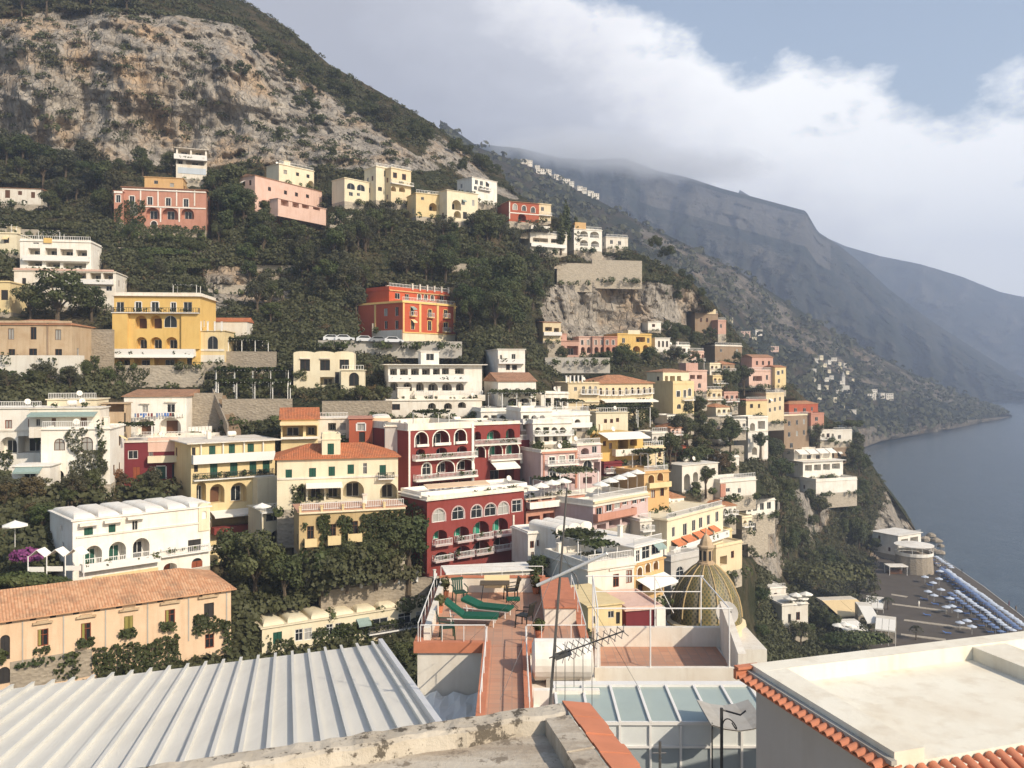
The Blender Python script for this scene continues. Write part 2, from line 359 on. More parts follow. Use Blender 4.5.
    def balcony(s, pl, u0, u1, v, hgt, pro, style):
        b = MB(); b.box(pl.pt(u0, v-.16, .002), pl.U*(u1-u0), Z*.16, pl.Nn*pro)
        if style == 'wall':
            t = .14; W = u1-u0
            b.box(pl.pt(u0, v, pro-t), pl.U*W, Z*hgt, pl.Nn*(t-.002)); b.box(pl.pt(u0, v, .002), pl.U*t, Z*hgt, pl.Nn*(pro-t-.004)); b.box(pl.pt(u1-t, v, .002), pl.U*t, Z*hgt, pl.Nn*(pro-t-.004))
        o = part(b, 'balcony', s.trim, s.root)
        if u1-u0 > 2 and rng.uniform() < .6: s.planting(pl, u0+.2, u1-.2, v+.35, pro-.25)
        if style != 'wall': s.rail(pl, u0+.02, u1-.02, v, hgt, pro-.1, 'ironwork' if style == 'iron' else 'framew', o, True)
    def planting(s, pl, u0, u1, v, d, den=1.1):
        n = max(1, int((u1-u0)*den)); q = []
        for i in range(n):
            u = rng.uniform(u0, u1); r = rng.uniform(.22, .55); k = 26; dd = rng.normal(size=(k, 3)); dd /= np.linalg.norm(dd, axis=1, keepdims=True); q.append(leafquads(np.array(pl.pt(u, v+r*.4, d))[None]+dd*r*rng.uniform(.5, 1, (k, 1)), dd, r*.5*rng.uniform(.6, 1.2, k)))
        m = MB(); m.quads(np.concatenate(q)); part(m, 'foliage', str(rng.choice(['leafmid', 'leafdark', 'leafivy'])), s.root)
    def awning(s, pl, u0, u1, v, drop, pro, col):
        m = MB(); U = pl.U*(u1-u0); sl = pl.Nn*pro-Z*drop; m.box(pl.pt(u0, v, .02), U, sl, Z*.05)
        m.box(pl.pt(u0, v-drop-.2, pro+.02), U, pl.Nn*.03, Z*.2); part(m, 'awning', col, s.root)
    def extra(s, pl, op):
        k = op[0]
        if k == 'B':      # balcony: xa xb y_rail y_slab protrusion style
            _, xa, xb, ya, yb, pro, *st = op; x = xa
            if pl is s.front and pro > 0: u0, v0 = pl.uv(xa, yb); u1 = pl.uv(xb, yb)[0]; v1 = pl.uv(xa, ya)[1]
            s.balcony(pl, u0, u1, v0, max(.7, min(v1-v0, 1.3)), pro, st[0] if st else 'bar')
        elif k == 'T':    # raised band: xa xb ya yb material proud
            _, xa, xb, ya, yb, col, pr = op; u0, v1 = pl.uv(xa, ya); u1 = pl.uv(xb, ya)[0]; v0 = pl.uv(xa, yb)[1]
            m = MB(); m.box(pl.pt(u0, v0, .003), pl.U*(u1-u0), Z*(v1-v0), pl.Nn*pr); part(m, 'pilaster' if v1-v0 > u1-u0 else 'string_course', col, s.root)
        elif k == 'A':    # awning: xa xb y drop protrusion material
            _, xa, xb, y, drop, pro, col = op; u0, v = pl.uv(xa, y); u1 = pl.uv(xb, y)[0]; s.awning(pl, u0, u1, v, drop, pro, col)
        elif k == 'I':    # creeper: xa ya xb yb leaves-per-m2 material
            _, xa, ya, xb, yb, den, *mt = op; u0, v1 = pl.uv(xa, (ya+yb)/2)[0], pl.uv((xa+xb)/2, ya)[1]; u1, v0 = pl.uv(xb, (ya+yb)/2)[0], pl.uv((xa+xb)/2, yb)[1]
            n = int(abs((u1-u0)*(v1-v0))*den*2.6); u = rng.uniform(u0, u1, n); v = rng.uniform(v0, v1, n)
            nz = vnoise(np.stack([u*.8+s.O.x, v*.8, u*0], 1), 5); ed = np.minimum(np.minimum(u-u0, u1-u), np.minimum(v-v0, v1-v)); keep = nz+ed*.8 > -.12
            u, v = u[keep], v[keep]; d = rng.uniform(.02, .5, len(u))*(1+.6*nz[keep]); c = np.array(pl.O)[None]+np.array(pl.U)[None]*u[:, None]+np.array(pl.Nn)[None]*d[:, None]; c[:, 2] += v
            nr = np.array(pl.Nn)[None]+rng.normal(0, .6, (len(u), 3))+np.array([0, 0, .4]); nr /= np.linalg.norm(nr, axis=1, keepdims=True)
            m = MB(); m.quads(leafquads(c, nr, rng.uniform(.15, .33, len(u)))); o = part(m, 'creeper', mt[0] if mt else 'leafivy', s.root)
        elif k == 'V':    # row of parapet/balustrade posts: xa xb y_top y_bottom n
            _, xa, xb, ya, yb, n = op; u0, v1 = pl.uv(xa, ya); u1, v0 = pl.uv(xb, yb)[0], pl.uv(xa, yb)[1]
            for i in range(n):
                m = MB(); u = u0+(u1-u0)*i/(n-1); m.box(pl.pt(u-.14, v0, .02), pl.U*.28, Z*(v1-v0), pl.Nn*.28); m.box(pl.pt(u-.19, v1, -.03), pl.U*.38, Z*.1, pl.Nn*.38); part(m, 'post', s.trim, s.root)
        elif k == 'K':    # block built on or against the wall: xa ya xb yb protrusion material name
            _, xa, ya, xb, yb, pro, col, nm = op; u0, v1 = pl.uv(xa, ya); u1, v0 = pl.uv(xb, yb)[0], pl.uv(xa, yb)[1]
            m = MB(); m.box(pl.pt(u0, v0, .004), pl.U*(u1-u0), Z*(v1-v0), pl.Nn*pro); part(m, nm, col, s.root)
    # -------------------------------------------------------------- roofs
    def roof(s, kind, rise, rmat, ph, over, n):
        f = s.front; w, h, dp = s.w, s.h, s.dep; m = MB(); o = over
        def g(u, t, z): return f.pt(u, h+z, -t)
        if kind == 'flat':
            m.box(g(-o, -o, .002), f.U*(w+2*o), -f.Nn*(dp+2*o), Z*.14); t = .2
            if ph > .2:
                a = .144
                m.box(g(0, 0, a), f.U*w, -f.Nn*t, Z*(ph-.14)); m.box(g(0, dp-t, a), f.U*w, -f.Nn*t, Z*(ph-.14))
                m.box(g(0, t, a), f.U*t, -f.Nn*(dp-2*t), Z*(ph-.14)); m.box(g(w-t, t, a), f.U*t, -f.Nn*(dp-2*t), Z*(ph-.14))
            part(m, 'roof', rmat or s.wall, s.root)
        elif kind in ('hip', 'gable', 'shed', 'halfhip'):
            A, B, C, D = g(-o, -o, 0), g(w+o, -o, 0), g(w+o, dp+o, 0), g(-o, dp+o, 0); T = .12
            def quad(pts):
                p0 = pts[0]; e = (pts[1]-pts[0]).normalized(); nn = (pts[1]-pts[0]).cross(pts[-1]-pts[0]).normalized(); q = nn.cross(e)
                m.face(pts, [((p-p0).dot(e), (p-p0).dot(q)) for p in pts])
            if kind == 'shed':
                E, G = g(w+o, dp+o, rise), g(-o, dp+o, rise); quad([A, B, E, G]); m.face([B, C, E]); m.face([D, A, G]); m.face([C, D, G, E])
            else:
                il = dp/2 if kind == 'hip' else 0; ir = dp/2 if kind in ('hip', 'halfhip') else 0
                il = min(il, w*.45); ir = min(ir, w*.45)
                E, G = g(w+o-ir, dp/2, rise), g(-o+il, dp/2, rise); quad([A, B, E, G]); quad([C, D, G, E])
                if ir: quad([B, C, E])
                else: m.face([B, C, E])
                if il: quad([D, A, G])
                else: m.face([D, A, G])
            a = Z*-T; rimz = [(A, B), (B, C), (C, D), (D, A)]
            for p, q in rimz: m.face([p+a, q+a, q, p])
            m.face([D+a, C+a, B+a, A+a]); part(m, 'roof', rmat or 'tiles', s.root)
        elif kind == 'vault':    # row of shallow truncated vaults
            m.box(g(-o, -o, .002), f.U*(w+2*o), -f.Nn*(dp+2*o), Z*.14); part(m, 'roof', rmat or s.wall, s.root)
            for i in range(n):
                v = MB(); a0 = w*i/n+.2; a1 = w*(i+1)/n-.2; r = (a1-a0)/2; c = (a0+a1)/2; K = 10; q = dp/2-.3; rows = []
                for j in range(7):
                    t = j/6*math.pi/2; sc_ = math.cos(t)**.55 if j < 6 else 0.0; z = .144+rise*math.sin(t); rows.append([(c+x*r*max(sc_, .02), dp/2+y*q*max(sc_, .02), z) for x, y in ((-1, -1), (0, -1), (1, -1), (1, 0), (1, 1), (0, 1), (-1, 1), (-1, 0))])
                for j in range(6):
                    for k in range(8): v.face([g(*rows[j][k]), g(*rows[j][(k+1) % 8]), g(*rows[j+1][(k+1) % 8]), g(*rows[j+1][k])])
                part(v, 'dome', rmat or s.wall, s.root, smooth=False)
        elif kind == 'arcs':     # wavy roofline of barrel vaults seen from the front
            for i in range(n):
                v = MB(); a0 = w*i/n; r = w/n/2; K = 8; pr = [(a0+r-r*math.cos(math.pi*k/K), rise*math.sin(math.pi*k/K)) for k in range(K+1)]
                for k in range(K): v.face([g(pr[k][0], 0, pr[k][1]), g(pr[k+1][0], 0, pr[k+1][1]), g(pr[k+1][0], dp, pr[k+1][1]), g(pr[k][0], dp, pr[k][1])])
                v.face([g(u, 0, z) for u, z in pr]); v.face([g(u, dp, z) for u, z in reversed(pr)]); part(v, 'vault', rmat or s.wall, s.root)
# ------------------------------------------------------------------ the town, building by building
B_ = Bd
def win5(xs, kind='w', **k): return [(kind,)+t for t in xs]
# --- lower left
B_('town_house', 'long peach house with scrolled window heads under a low terracotta tiled roof', 'house', -40, 231, 712, 626, 74.8, 34, 9, 'peach', roof='halfhip', rise=1.75, rmat='warmtiles', over=.45, ops=
   [('ad', 0, 635, 10, 660), ('ad', -2, 667, 10, 684), ('w', 37.5, 629, 48.5, 646), ('K', 38.3, 630, 41, 645.5, .04, 'sy', 'shutter'), ('K', 125, 617, 127, 631, .04, 'sy', 'shutter'), ('K', 130, 616.5, 132, 630.5, .04, 'sy', 'shutter'), ('K', 166, 610.5, 168.5, 624, .04, 'sy', 'shutter'), ('K', 82, 624, 84.5, 639.5, .04, 'sy', 'shutter'), ('w', 81, 623, 91, 640), ('sy', 124, 616, 133, 632), ('w', 165, 609.5, 175, 624.5), ('d', 204, 603, 214, 618), ('d', 39, 662, 48, 680), ('d', 82, 653, 90, 671), ('w', 205, 634, 214, 648)]
   + [('K', x-5, y-6, x+15, y-4.4, .28, 'sand', 'window_head') for x, y in ((37.5, 629), (81, 623), (124, 616), (165, 609), (203, 603))]
   + [('K', x-1, y-8, x+11, y-6, .2, 'sand', 'window_crest') for x, y in ((37.5, 629), (81, 623), (124, 616), (165, 609), (203, 603))]
   + [('T', x, x+1.2, y, y+44, 'concrete', .07) for x, y in ((22, 621), (63, 615), (105, 609), (147, 602), (188, 597), (226, 592))]
   + [('K', x, y, x+6, y+2.6, .03, 'darkin', 'vent') for x, y in ((6, 621.5), (30, 618), (50, 615.5), (73, 612), (94, 609), (116, 606), (136, 603), (157, 600), (177, 597), (199, 594), (215, 591))]
   + [('I', x, y, x+17, y+9, 26) for x, y in ((33, 643), (77, 637), (119, 628), (160, 621), (190, 614))]
   + [('I', -2, 648, 14, 662, 20), ('I', 92, 641, 180, 676, 18), ('I', 12, 656, 80, 664, 10), ('I', 190, 616, 226, 632, 22), ('I', 50, 660, 80, 682, 8), ('T', 10, 92, 662, 690, 'stone', .06), ('I', 222, 620, 230, 652, 20)])
B_('annex', 'long low annex with ivy front and a row of cream roof vaults', 'house', 262, 440, 662, 629, 98, 31, 5.5, 'palecream', roof='vault', rise=.55, nroof=8, rmat='palecream', ops=
   [('sg', 273, 632, 282, 644), ('w', 295, 629, 303, 641), ('w', 304, 628, 312, 640), ('w', 326, 624, 333, 635), ('w', 335, 623, 342, 634), ('w', 357, 619, 368, 631), ('w', 372, 618, 388, 628), ('w', 398, 613, 411, 624), ('w', 416, 611, 425, 621), ('av', 374.5, 636, 390, 649), ('av', 398, 632, 414, 646),
    ('B', 367, 420, 627, 633, .8, 'iron'), ('I', 266, 632, 300, 662, 10), ('I', 308, 624, 372, 660, 14), ('I', 300, 623, 440, 629, 16), ('I', 368, 621, 425, 634, 6), ('I', 270, 650, 372, 662, 22)])
B_('hotel', 'white hotel with three arched loggias beside the purple creeper garden', 'hotel', 72.6, 210, 587, 521.5, 92, 42, 9, 'bright', ph=.3, roof='vault', rise=.55, nroof=6, ops=
   [('sg', 84, 527.6, 93, 537.5), ('sg', 108.6, 524.5, 115.6, 534.5), ('w', 132, 520.6, 138, 530.5), ('alsg/r', 85, 545.6, 102, 567.5), ('alsg/r', 109, 541.7, 126, 565), ('al/r', 133, 538, 149.5, 561),
    ('d', 188, 539.5, 201, 551.5), ('alsr', 163.5, 563, 177, 575), ('asr', 191.5, 558, 202.5, 571), ('K', 78, 523.5, 97, 526.2, .7, 'bright', 'canopy'), ('K', 103, 520.5, 121, 523, .7, 'bright', 'canopy'), ('K', 126, 517, 143, 519.5, .7, 'bright', 'canopy'),
    ('B', 80, 158, 564, 570, .9, 'wall'), ('T', 92, 158, 577, 584, 'lemon', .05), ('T', 76, 210, 536.5, 538.5, 'offwhite', .12), ('B', 160, 209, 550, 556, .5), ('I', 118, 528, 122, 531, 20)],
   lops=[('w', 60.5, 525, 62.5, 532), ('w', 62, 542, 64.5, 548)])
B_('bell_gable', 'small arched cream niche on the edge of the white hotel roof', 'niche', 198.6, 209.5, 523, 508, 101, 42, 1, 'palecream', roof='arcs', rise=.5, nroof=1, sink=1, ops=[('al-', 202, 511, 206.5, 519)])
B_('roof_pavilion', 'low pavilion with pale blue wall and white roof slab on the white hotel', 'pavilion', 160, 205, 524.5, 508, 101.5, 42, 5, 'bluewall', roof='flat', rmat='bright', ph=.1, over=.5, sink=2, ops=[('w', 179, 511.5, 190, 522)])
B_('guest_house', 'cream four-storey house with green doors and two arches above a striped awning', 'house', 191, 275, 566, 444, 118, 36, 10, 'lemon', roof='flat', rmat='white', ph=.18, over=.7, ops=
   [('d', 191.8, 447.5, 195.5, 456), ('sg', 209, 445.8, 215.5, 455), ('sg', 228.8, 444, 235, 453.5), ('sg', 247.5, 443.5, 254, 452), ('sg', 210, 463.5, 217.5, 478), ('sg', 230, 462.5, 237.5, 476), ('sg', 249.5, 461, 256.5, 475), ('sg', 262.7, 460, 269.7, 473), ('d', 194, 465, 198, 472),
    ('al', 196.5, 482, 206, 503), ('alsb', 210, 484, 224.5, 503), ('al', 230.6, 482.5, 246.7, 502), ('v-', 212, 514, 251, 527), ('sb', 216.5, 537, 223, 549), ('w', 241, 536, 248.6, 545),
    ('B', 191.5, 273, 455, 463, .9, 'wall'), ('B', 193, 273, 474, 480, .6, 'iron'), ('A', 210, 252, 511.5, .5, 2.2, 'canvasw'), ('K', 211, 527, 261, 533.5, 1.5, 'red', 'parapet'), ('T', 192, 262, 548, 552, 'white', .3), ('T', 200, 201.2, 443, 455, 'white', .3), ('T', 222, 223.4, 443, 455, 'white', .3), ('T', 243, 244.3, 442, 454, 'white', .3), ('T', 262, 263.3, 441, 453, 'white', .3),
    ('K', 252.5, 477, 281, 510, 2.0, 'palecream', 'bay'), ('I', 196, 475, 214, 478, 8)])
B_('bay_house', 'cream corner bay with a wide arched window and white balustrade at its foot', 'house', 262, 292, 566, 512, 114, 34, 6, 'palecream', ph=.15, ops=[('av', 270, 530, 285, 547), ('w', 266, 513.5, 281, 521), ('v', 268, 552, 288, 564), ('B', 260, 290, 506, 512, .8), ('T', 263, 291, 547, 549, 'white', .25)])
# --- left, second tier
B_('house', 'maroon house with white window frames left of the cream four-storey house', 'house', 113, 178, 487, 443, 122, 20, 9, 'maroon', roof='flat', rmat='white', ph=.12, ops=
   [('w', 128, 450.5, 138, 459), ('w', 149, 451, 153, 458), ('sg/t', 156, 466.5, 165.5, 479), ('d', 172, 464, 177, 480), ('T', 148, 178, 438, 452, 'palepink', .12), ('K', 148, 456, 178, 462.5, 1.0, 'palecream', 'balcony'), ('sr', 133, 467, 140, 480)])
B_('villa', 'white house with two big arches and a single-pitch terracotta roof edge', 'house', 124, 186.5, 443, 396, 137, 8, 8, 'bright', roof='shed', rise=.9, rmat='browntiles', over=.3, ops=
   [('w', 142, 405.5, 148, 412.5), ('w', 167, 404, 175, 412.5), ('w', 128, 406, 131, 410), ('alsb', 136, 419, 154, 435), ('alsb', 159, 417.5, 181, 434.5), ('B', 134, 186, 432, 438, .8), ('K', 140, 403, 150, 404, .3, 'white', 'canopy'), ('K', 165, 401.5, 177, 402.5, .3, 'white', 'canopy')])
B_('terrace_house', 'white terrace wall with small pink panel below the two big white arches', 'house', 146, 215, 462, 440, 131, 12, 6, 'white', ph=.6, ops=[('w', 167, 446.5, 174, 453), ('B', 156, 175, 451, 456, .5)])
B_('villa', 'rambling white villa with arched windows and dark arbour at the left edge', 'house', -30, 42, 478, 409, 118, 10, 8, 'bright', ph=.2, ops=
   [('w', 5, 420, 12, 428.5), ('w', 28, 419, 33, 427), ('al', 0, 437, 17, 454), ('v', 18, 436, 40, 453), ('T', -30, 42, 430, 432, 'white', .1), ('I', 18, 437, 44, 444, 18), ('I', -4, 450, 14, 484, 12)])
B_('villa', 'white villa with two round-headed windows and a green awning along its terrace', 'house', 41, 110, 486, 430, 112, 12, 8, 'bright', ph=.3, ops=
   [('aw', 54, 438.5, 65, 450.5), ('aw', 81, 437, 93, 452), ('d', 45, 467, 49, 482), ('I', 66, 428, 88, 450, 10, 'leafolive'), ('I', 70, 448, 108, 478, 14, 'leafolive'), ('I', 98, 420, 106, 470, 10), ('av', 52, 470, 64, 482)])
B_('upper_storey', 'white upper storey with shuttered doors set back behind the green awning', 'house', 29, 100, 430.5, 409, 116, 12, 5, 'white', ph=.2, sink=1, ops=[('sb', 51.5, 418, 56, 428), ('sb', 80.5, 417.5, 87, 427), ('w', 36, 419, 40, 426), ('A', 31, 98, 412.5, .35, 1.6, 'canvasgreen')])
B_('block', 'flat tan block with water tanks behind the white villa', 'house', 47, 97, 411, 400, 126, 10, 6, 'palecream', ph=.2, sink=2)
B_('cabin', 'low white cabin with blue-green striped awning under the arbour', 'house', 12, 50, 490, 467, 108, 10, 4, 'bright', ph=.1, ops=[('w', 23.5, 471.5, 36, 479), ('A', 16, 43, 467.5, .5, 1.1, 'canvasgreen')])
B_('tower', 'ochre stone stair tower between the white villa and the laundry line', 'house', 101, 126, 444, 404, 127, 14, 4, 'sand', ph=.2, ops=[('v-', 106, 402, 124, 412), ('T', 102, 110, 417, 426, 'bright', .2), ('d', 124, 413, 126, 432)])
# --- left, third tier
B_('ruined_house', 'weathered sand-coloured old house with crumbling render and a thin tiled roof', 'house', -12, 72, 361, 324, 150, 6, 10, 'sand', roof='hip', rise=1.1, over=.25, ops=
   [('x', 8, 328.5, 14, 339.5), ('x', 30.5, 327, 36.5, 339.5), ('x', 55, 329.5, 61, 340), ('x', 8.5, 349, 15, 355.5), ('x', 29, 348.5, 37, 355.5), ('x', 55, 349, 62, 355.5), ('T', 47, 48.5, 323, 355, 'brownwall', .1), ('T', -12, 72, 320.5, 322.5, 'sand', .25)])
B_('garden_wall', 'whitewashed buttressed terrace wall below the weathered sand-coloured house', 'wall', -12, 80, 378, 356, 147, 6, 2, 'offwhite', ph=.1, over=0, ops=[('I', 2, 352, 12, 364, 6), ('I', 38, 358, 58, 366, 5), ('I', -8, 368, 20, 378, 12)])
B_('hotel', 'tall yellow hotel with arched recesses, white cornice and long iron balcony', 'hotel', 114, 200, 366, 296, 165, 5, 12, 'yellow', roof='flat', rmat='white', ph=.75, over=.45, ops=
   [('w', 116.5, 302, 124, 312), ('w/t', 135.4, 302, 141.4, 311.8), ('w/t', 151.5, 302, 158.6, 311.8), ('w/t', 171, 302.5, 176, 312), ('w', 183.5, 302, 192, 312), ('w/t', 117.5, 318, 123, 329.5), ('alsb', 135, 315.5, 147, 328.5), ('alsb', 150, 315.5, 162, 328.5), ('aw', 164, 315.5, 177, 327.5), ('sg/t', 186.6, 318, 192, 329.5),
    ('sg/t', 118, 341, 123.5, 349), ('al', 136, 337, 147, 348.5), ('al', 150, 337, 162, 348.5), ('al', 165.5, 337, 177.5, 348.5), ('w/t', 187, 340, 192, 348), ('v', 117, 358.5, 130, 365.5), ('v', 134, 358.5, 150, 365.5), ('v', 154, 358, 178, 365.5), ('d', 187, 357, 192, 365.5),
    ('B', 113, 200, 308, 312.5, 1.1, 'iron'), ('K', 114, 313, 129, 349, .9, 'yellow', 'bay'), ('K', 182, 313, 200, 349, .5, 'yellow', 'bay'), ('B', 114, 196, 349, 355.5, 1.4, 'wall'), ('A', 115, 196, 356, .15, 1.8, 'canvasw'), ('K', 115.5, 331.5, 124.5, 332.6, .3, 'ochre', 'canopy')])
BLD[-1].trim = 'orange'
B_('wing', 'low yellow wing with one arched window and roof terrace beside the tall yellow hotel', 'house', 200, 224.5, 362, 331, 167, 5, 8, 'lemon', ph=.1, ops=[('aw', 207.5, 336, 218, 349.5), ('V', 201, 222, 322, 331, 4), ('T', 200, 224.5, 349, 351, 'white', .1), ('T', 200, 224.5, 355, 362, 'offwhite', .1)])
B_('cottage', 'low cottage with bright red-tiled roof behind the yellow hotel wing', 'house', 206, 247, 336, 321, 180, 5, 6, 'offwhite', roof='gable', rise=.9, rmat='redtiles')
B_('apartment_block', 'white stepped apartment block with three rows of shaded terraces, lower part', 'flats', 14, 116, 306, 271, 182, 10, 9, 'white', ph=.3, ops=
   [('v', 55, 273, 67, 278.5), ('v', 75, 273, 86, 278.5), ('v', 90, 273, 101, 279), ('v', 103, 273, 113, 279), ('w', 92, 286, 98, 291), ('w', 106, 286, 112, 291), ('w', 60, 286, 66, 291), ('w', 72, 286, 84, 291), ('B', 46, 114, 279, 283, 1, 'wall'), ('T', 14, 114, 268, 270, 'palepink', .3), ('d', 22, 278, 26, 284)])
B_('apartment_block', 'white stepped apartment block with three rows of shaded terraces, upper part', 'flats', 20, 91, 271, 241, 190, 10, 8, 'bright', ph=.5, ops=
   [('v', 28, 248, 40, 254.5), ('v', 45, 248, 57, 255), ('v', 60, 249, 73, 255.5), ('v', 76, 250, 87, 256), ('v', 28, 261, 42, 266), ('v', 46, 262, 60, 267), ('v', 63, 263, 86, 268), ('w', 33, 242.5, 39, 244), ('B', 24, 90, 256, 260, 1, 'wall'), ('K', 44, 238, 52, 243, .3, 'yellow', 'chimney_panel')])
B_('house', 'cream cube house at the left edge above the white apartments', 'house', -20, 17, 252, 233, 195, 8, 8, 'palecream', ph=.3, ops=[('w', 4, 237, 9, 243), ('w', -8, 238, -4, 244)])
B_('house', 'cream house gable half hidden by the dark tree at the left edge', 'house', -14, 10, 312, 282, 172, 8, 8, 'lemon', ph=.3, ops=[('d', 1, 290, 8, 300), ('w', -8, 288, -4, 296)])
# --- villas under the cliff
B_('villa', 'long white house with tiled eaves at the left end of the upper row', 'villa', -14, 41, 203, 187, 232, 10, 8, 'white', roof='shed', rise=.9, rmat='browntiles', ops=[('sb', 5, 190, 10, 198), ('sb', 18, 191, 22, 195), ('sb', 31, 192, 35, 198)])
B_('villa', 'coral pink villa with white bands, arcade and an ivy-covered left side', 'villa', 122, 206, 228, 186.5, 215, 12, 10, 'salmon', roof='shed', rise=.9, rmat='browntiles', over=.35, trim='bright', ops=
   [('w/t', 129.5, 196, 134.5, 205), ('w/t', 147.5, 197, 152.5, 205), ('w/t', 165.7, 198, 170.7, 206), ('w/t', 183.5, 199, 188.5, 207), ('al', 146, 207.5, 159.5, 219), ('al', 162, 208, 178, 219.5), ('al', 181, 208.5, 194, 219), ('ad/t', 151, 221, 157, 228), ('w', 130, 204, 137.5, 216), ('w', 131, 219, 137, 227)]
   + [('T', x, x+1.3, 190, 206, 'bright', .1) for x in (122.5, 140, 157.5, 176, 194)] + [('T', 122, 206, 188.3, 189.6, 'bright', .2), ('T', 140, 206, 205.6, 206.8, 'bright', .15), ('I', 122, 200, 146, 228, 12), ('T', 160, 161.3, 208, 222, 'bright', .08), ('T', 178.6, 180, 208, 222, 'bright', .08)])
B_('villa_storey', 'orange upper storey standing on the coral pink villa', 'villa', 144.5, 183, 192, 177, 222, 12, 6, 'orange', ph=.2, sink=1, ops=[('w', 154, 180.5, 158, 184), ('w', 170, 183, 174, 187)])
B_('wing', 'narrow pink wing left of the coral pink villa', 'villa', 114, 122.5, 222, 191, 213, 12, 6, 'salmon', ph=.15, trim='bright', ops=[('w/t', 116, 195, 120.5, 202.5), ('T', 114, 122.5, 191, 193, 'bright', .15), ('I', 113, 203, 123, 222, 12)])
B_('villa', 'white modern villa with deep balconies high under the cliff', 'villa', 176, 207, 178, 148, 246, 20, 8, 'white', ph=.1, over=.5, ops=[('v', 178, 149, 190, 154), ('v', 192, 149.5, 205, 155), ('v', 177.5, 158, 183, 164), ('v', 186, 160, 204, 165), ('B', 174, 207, 154, 159, 1.5, 'wall'), ('T', 178, 206, 167, 173, 'bluewall', .1)])
B_('house', 'small coral house squeezed between the pink villas', 'house', 205, 224, 200, 184, 228, 15, 6, 'salmon', roof='shed', rise=.6, rmat='redtiles', ops=[('w', 209, 187, 213, 191)])
B_('villa', 'long pale pink villa with white columned terrace in the upper row', 'villa', 255, 322, 215, 175, 224, 58, 6, 'palepink', roof='gable', rise=.7, rmat='browntiles', trim='bright', ops=
   [('w', 284, 190.5, 287, 194.5), ('w', 295, 192.5, 298, 196.5), ('w', 306, 194.5, 309, 198), ('w', 268, 187, 271, 191), ('av', 275, 205, 282, 216), ('K', 262, 200, 322, 216, 1.0, 'pink', 'terrace')])
B_('loggia', 'white-columned loggia on the terrace of the long pale pink villa', 'loggia', 278, 326, 212, 198.5, 219, 58, 3, 'palepink', ph=.1, sink=1, ops=[('v-', 281, 199.5, 288.5, 206), ('v-', 292.5, 200.5, 299, 207.5), ('v-', 302, 202, 309, 208.5), ('v-', 313, 203.5, 320, 210)])
B_('villa', 'plain cream house with three square windows above the long pink villa', 'villa', 279, 314, 182, 164, 240, 50, 6, 'palecream', ph=.25, ops=[('w', 283.5, 170, 287, 174), ('w', 296, 172.5, 299, 176), ('w', 306.5, 174.5, 309.5, 178), ('av', 308, 181, 316, 188)])
B_('villa', 'cream villa with two broad arched windows in the upper row', 'villa', 344.5, 375, 201, 178, 236, 46, 6, 'palecream', ph=.25, ops=[('aw', 347, 183, 355, 189.5), ('aw', 357, 184.5, 365, 191), ('w', 349, 192, 353, 196), ('w', 357, 193, 360, 196), ('w', 369, 188, 372, 193)])
B_('villa', 'pale lemon villa of two stepped blocks with arches in the upper row', 'villa', 376, 392, 200, 166.5, 240, 42, 6, 'palecream', ph=.3, ops=[('w', 384, 171, 390, 177), ('d', 378, 187, 382, 191)])
B_('villa', 'right half of the stepped lemon villa with pillared balcony', 'villa', 391, 411, 202, 168, 240, 42, 6, 'cream', ph=.3, ops=[('w', 393, 172.5, 397, 178), ('w', 402, 174, 406, 180), ('av', 388, 186, 396, 191), ('av', 399, 187, 405, 192), ('B', 390, 412, 180, 183, 1)])
B_('villa', 'yellow villa with two dark arches in the upper row', 'villa', 416, 447, 216, 193, 236, 28, 7, 'lemon', ph=.2, ops=[('av', 429, 203, 437, 211), ('av', 438.5, 203, 445, 211), ('w', 421, 197, 424, 200)], lops=[])
B_('villa', 'cream villa with a big arched loggia right of the yellow one', 'villa', 447, 478, 220, 190, 236, 36, 7, 'palecream', ph=.2, ops=[('av', 452, 200, 461, 210), ('w', 462, 200, 465, 205), ('w', 472, 200, 474.5, 206), ('av', 454, 211, 461, 218), ('d', 463, 212, 467, 219)])
B_('villa', 'white two-storey villa with small balconies at the top right of the upper row', 'villa', 472, 497, 201, 177, 262, 44, 7, 'bright', ph=.2, ops=[('w', 475, 180, 478, 184.5), ('w', 480, 181, 483, 185.5), ('w', 486, 182, 489, 187), ('w', 474, 186, 477, 190), ('w', 486, 188, 489, 192), ('B', 478, 490, 187, 189, .8)])
B_('villa', 'brick red villa with white framed arches and tiled roof on the ridge', 'villa', 509, 539, 221, 201, 262, 24, 9, 'brick', roof='hip', rise=1.0, over=.3, trim='bright', ops=[('aw/t', 513, 204, 517, 210), ('aw/t', 522, 205.5, 526, 211), ('aw/t', 531, 207, 535, 213), ('av', 518, 214, 526, 221), ('T', 509, 539, 212, 213, 'bright', .1), ('T', 509, 510, 201, 219, 'bright', .1)])
B_('house', 'small cream house with terrace right of the brick red villa', 'villa', 538, 551, 220, 204, 270, 24, 6, 'cream', ph=.3, ops=[('w', 541, 207, 544, 211), ('B', 538, 551, 212, 215, .8)])
B_('terraced_villa', 'white layered villa terraces below the brick red villa', 'villa', 530, 567, 251, 233, 264, 24, 8, 'white', ph=.3, ops=[('v', 533, 238, 548, 242), ('v', 551, 239, 562, 243), ('B', 530, 565, 243, 246, 1, 'wall'), ('K', 531, 225, 550, 234, -3, 'bright', 'block')])
B_('villa', 'white villa with paired arched balconies on the rocky shoulder', 'villa', 574, 602, 250, 229, 275, 22, 8, 'bright', ph=.3, ops=[('av/r', 580, 231, 588, 237), ('av/r', 590, 231.5, 599, 238), ('av/r', 580, 240, 588, 246), ('av/r', 591, 241, 599, 247), ('K', 575, 222, 586, 229, -2, 'orange', 'stair_house')])
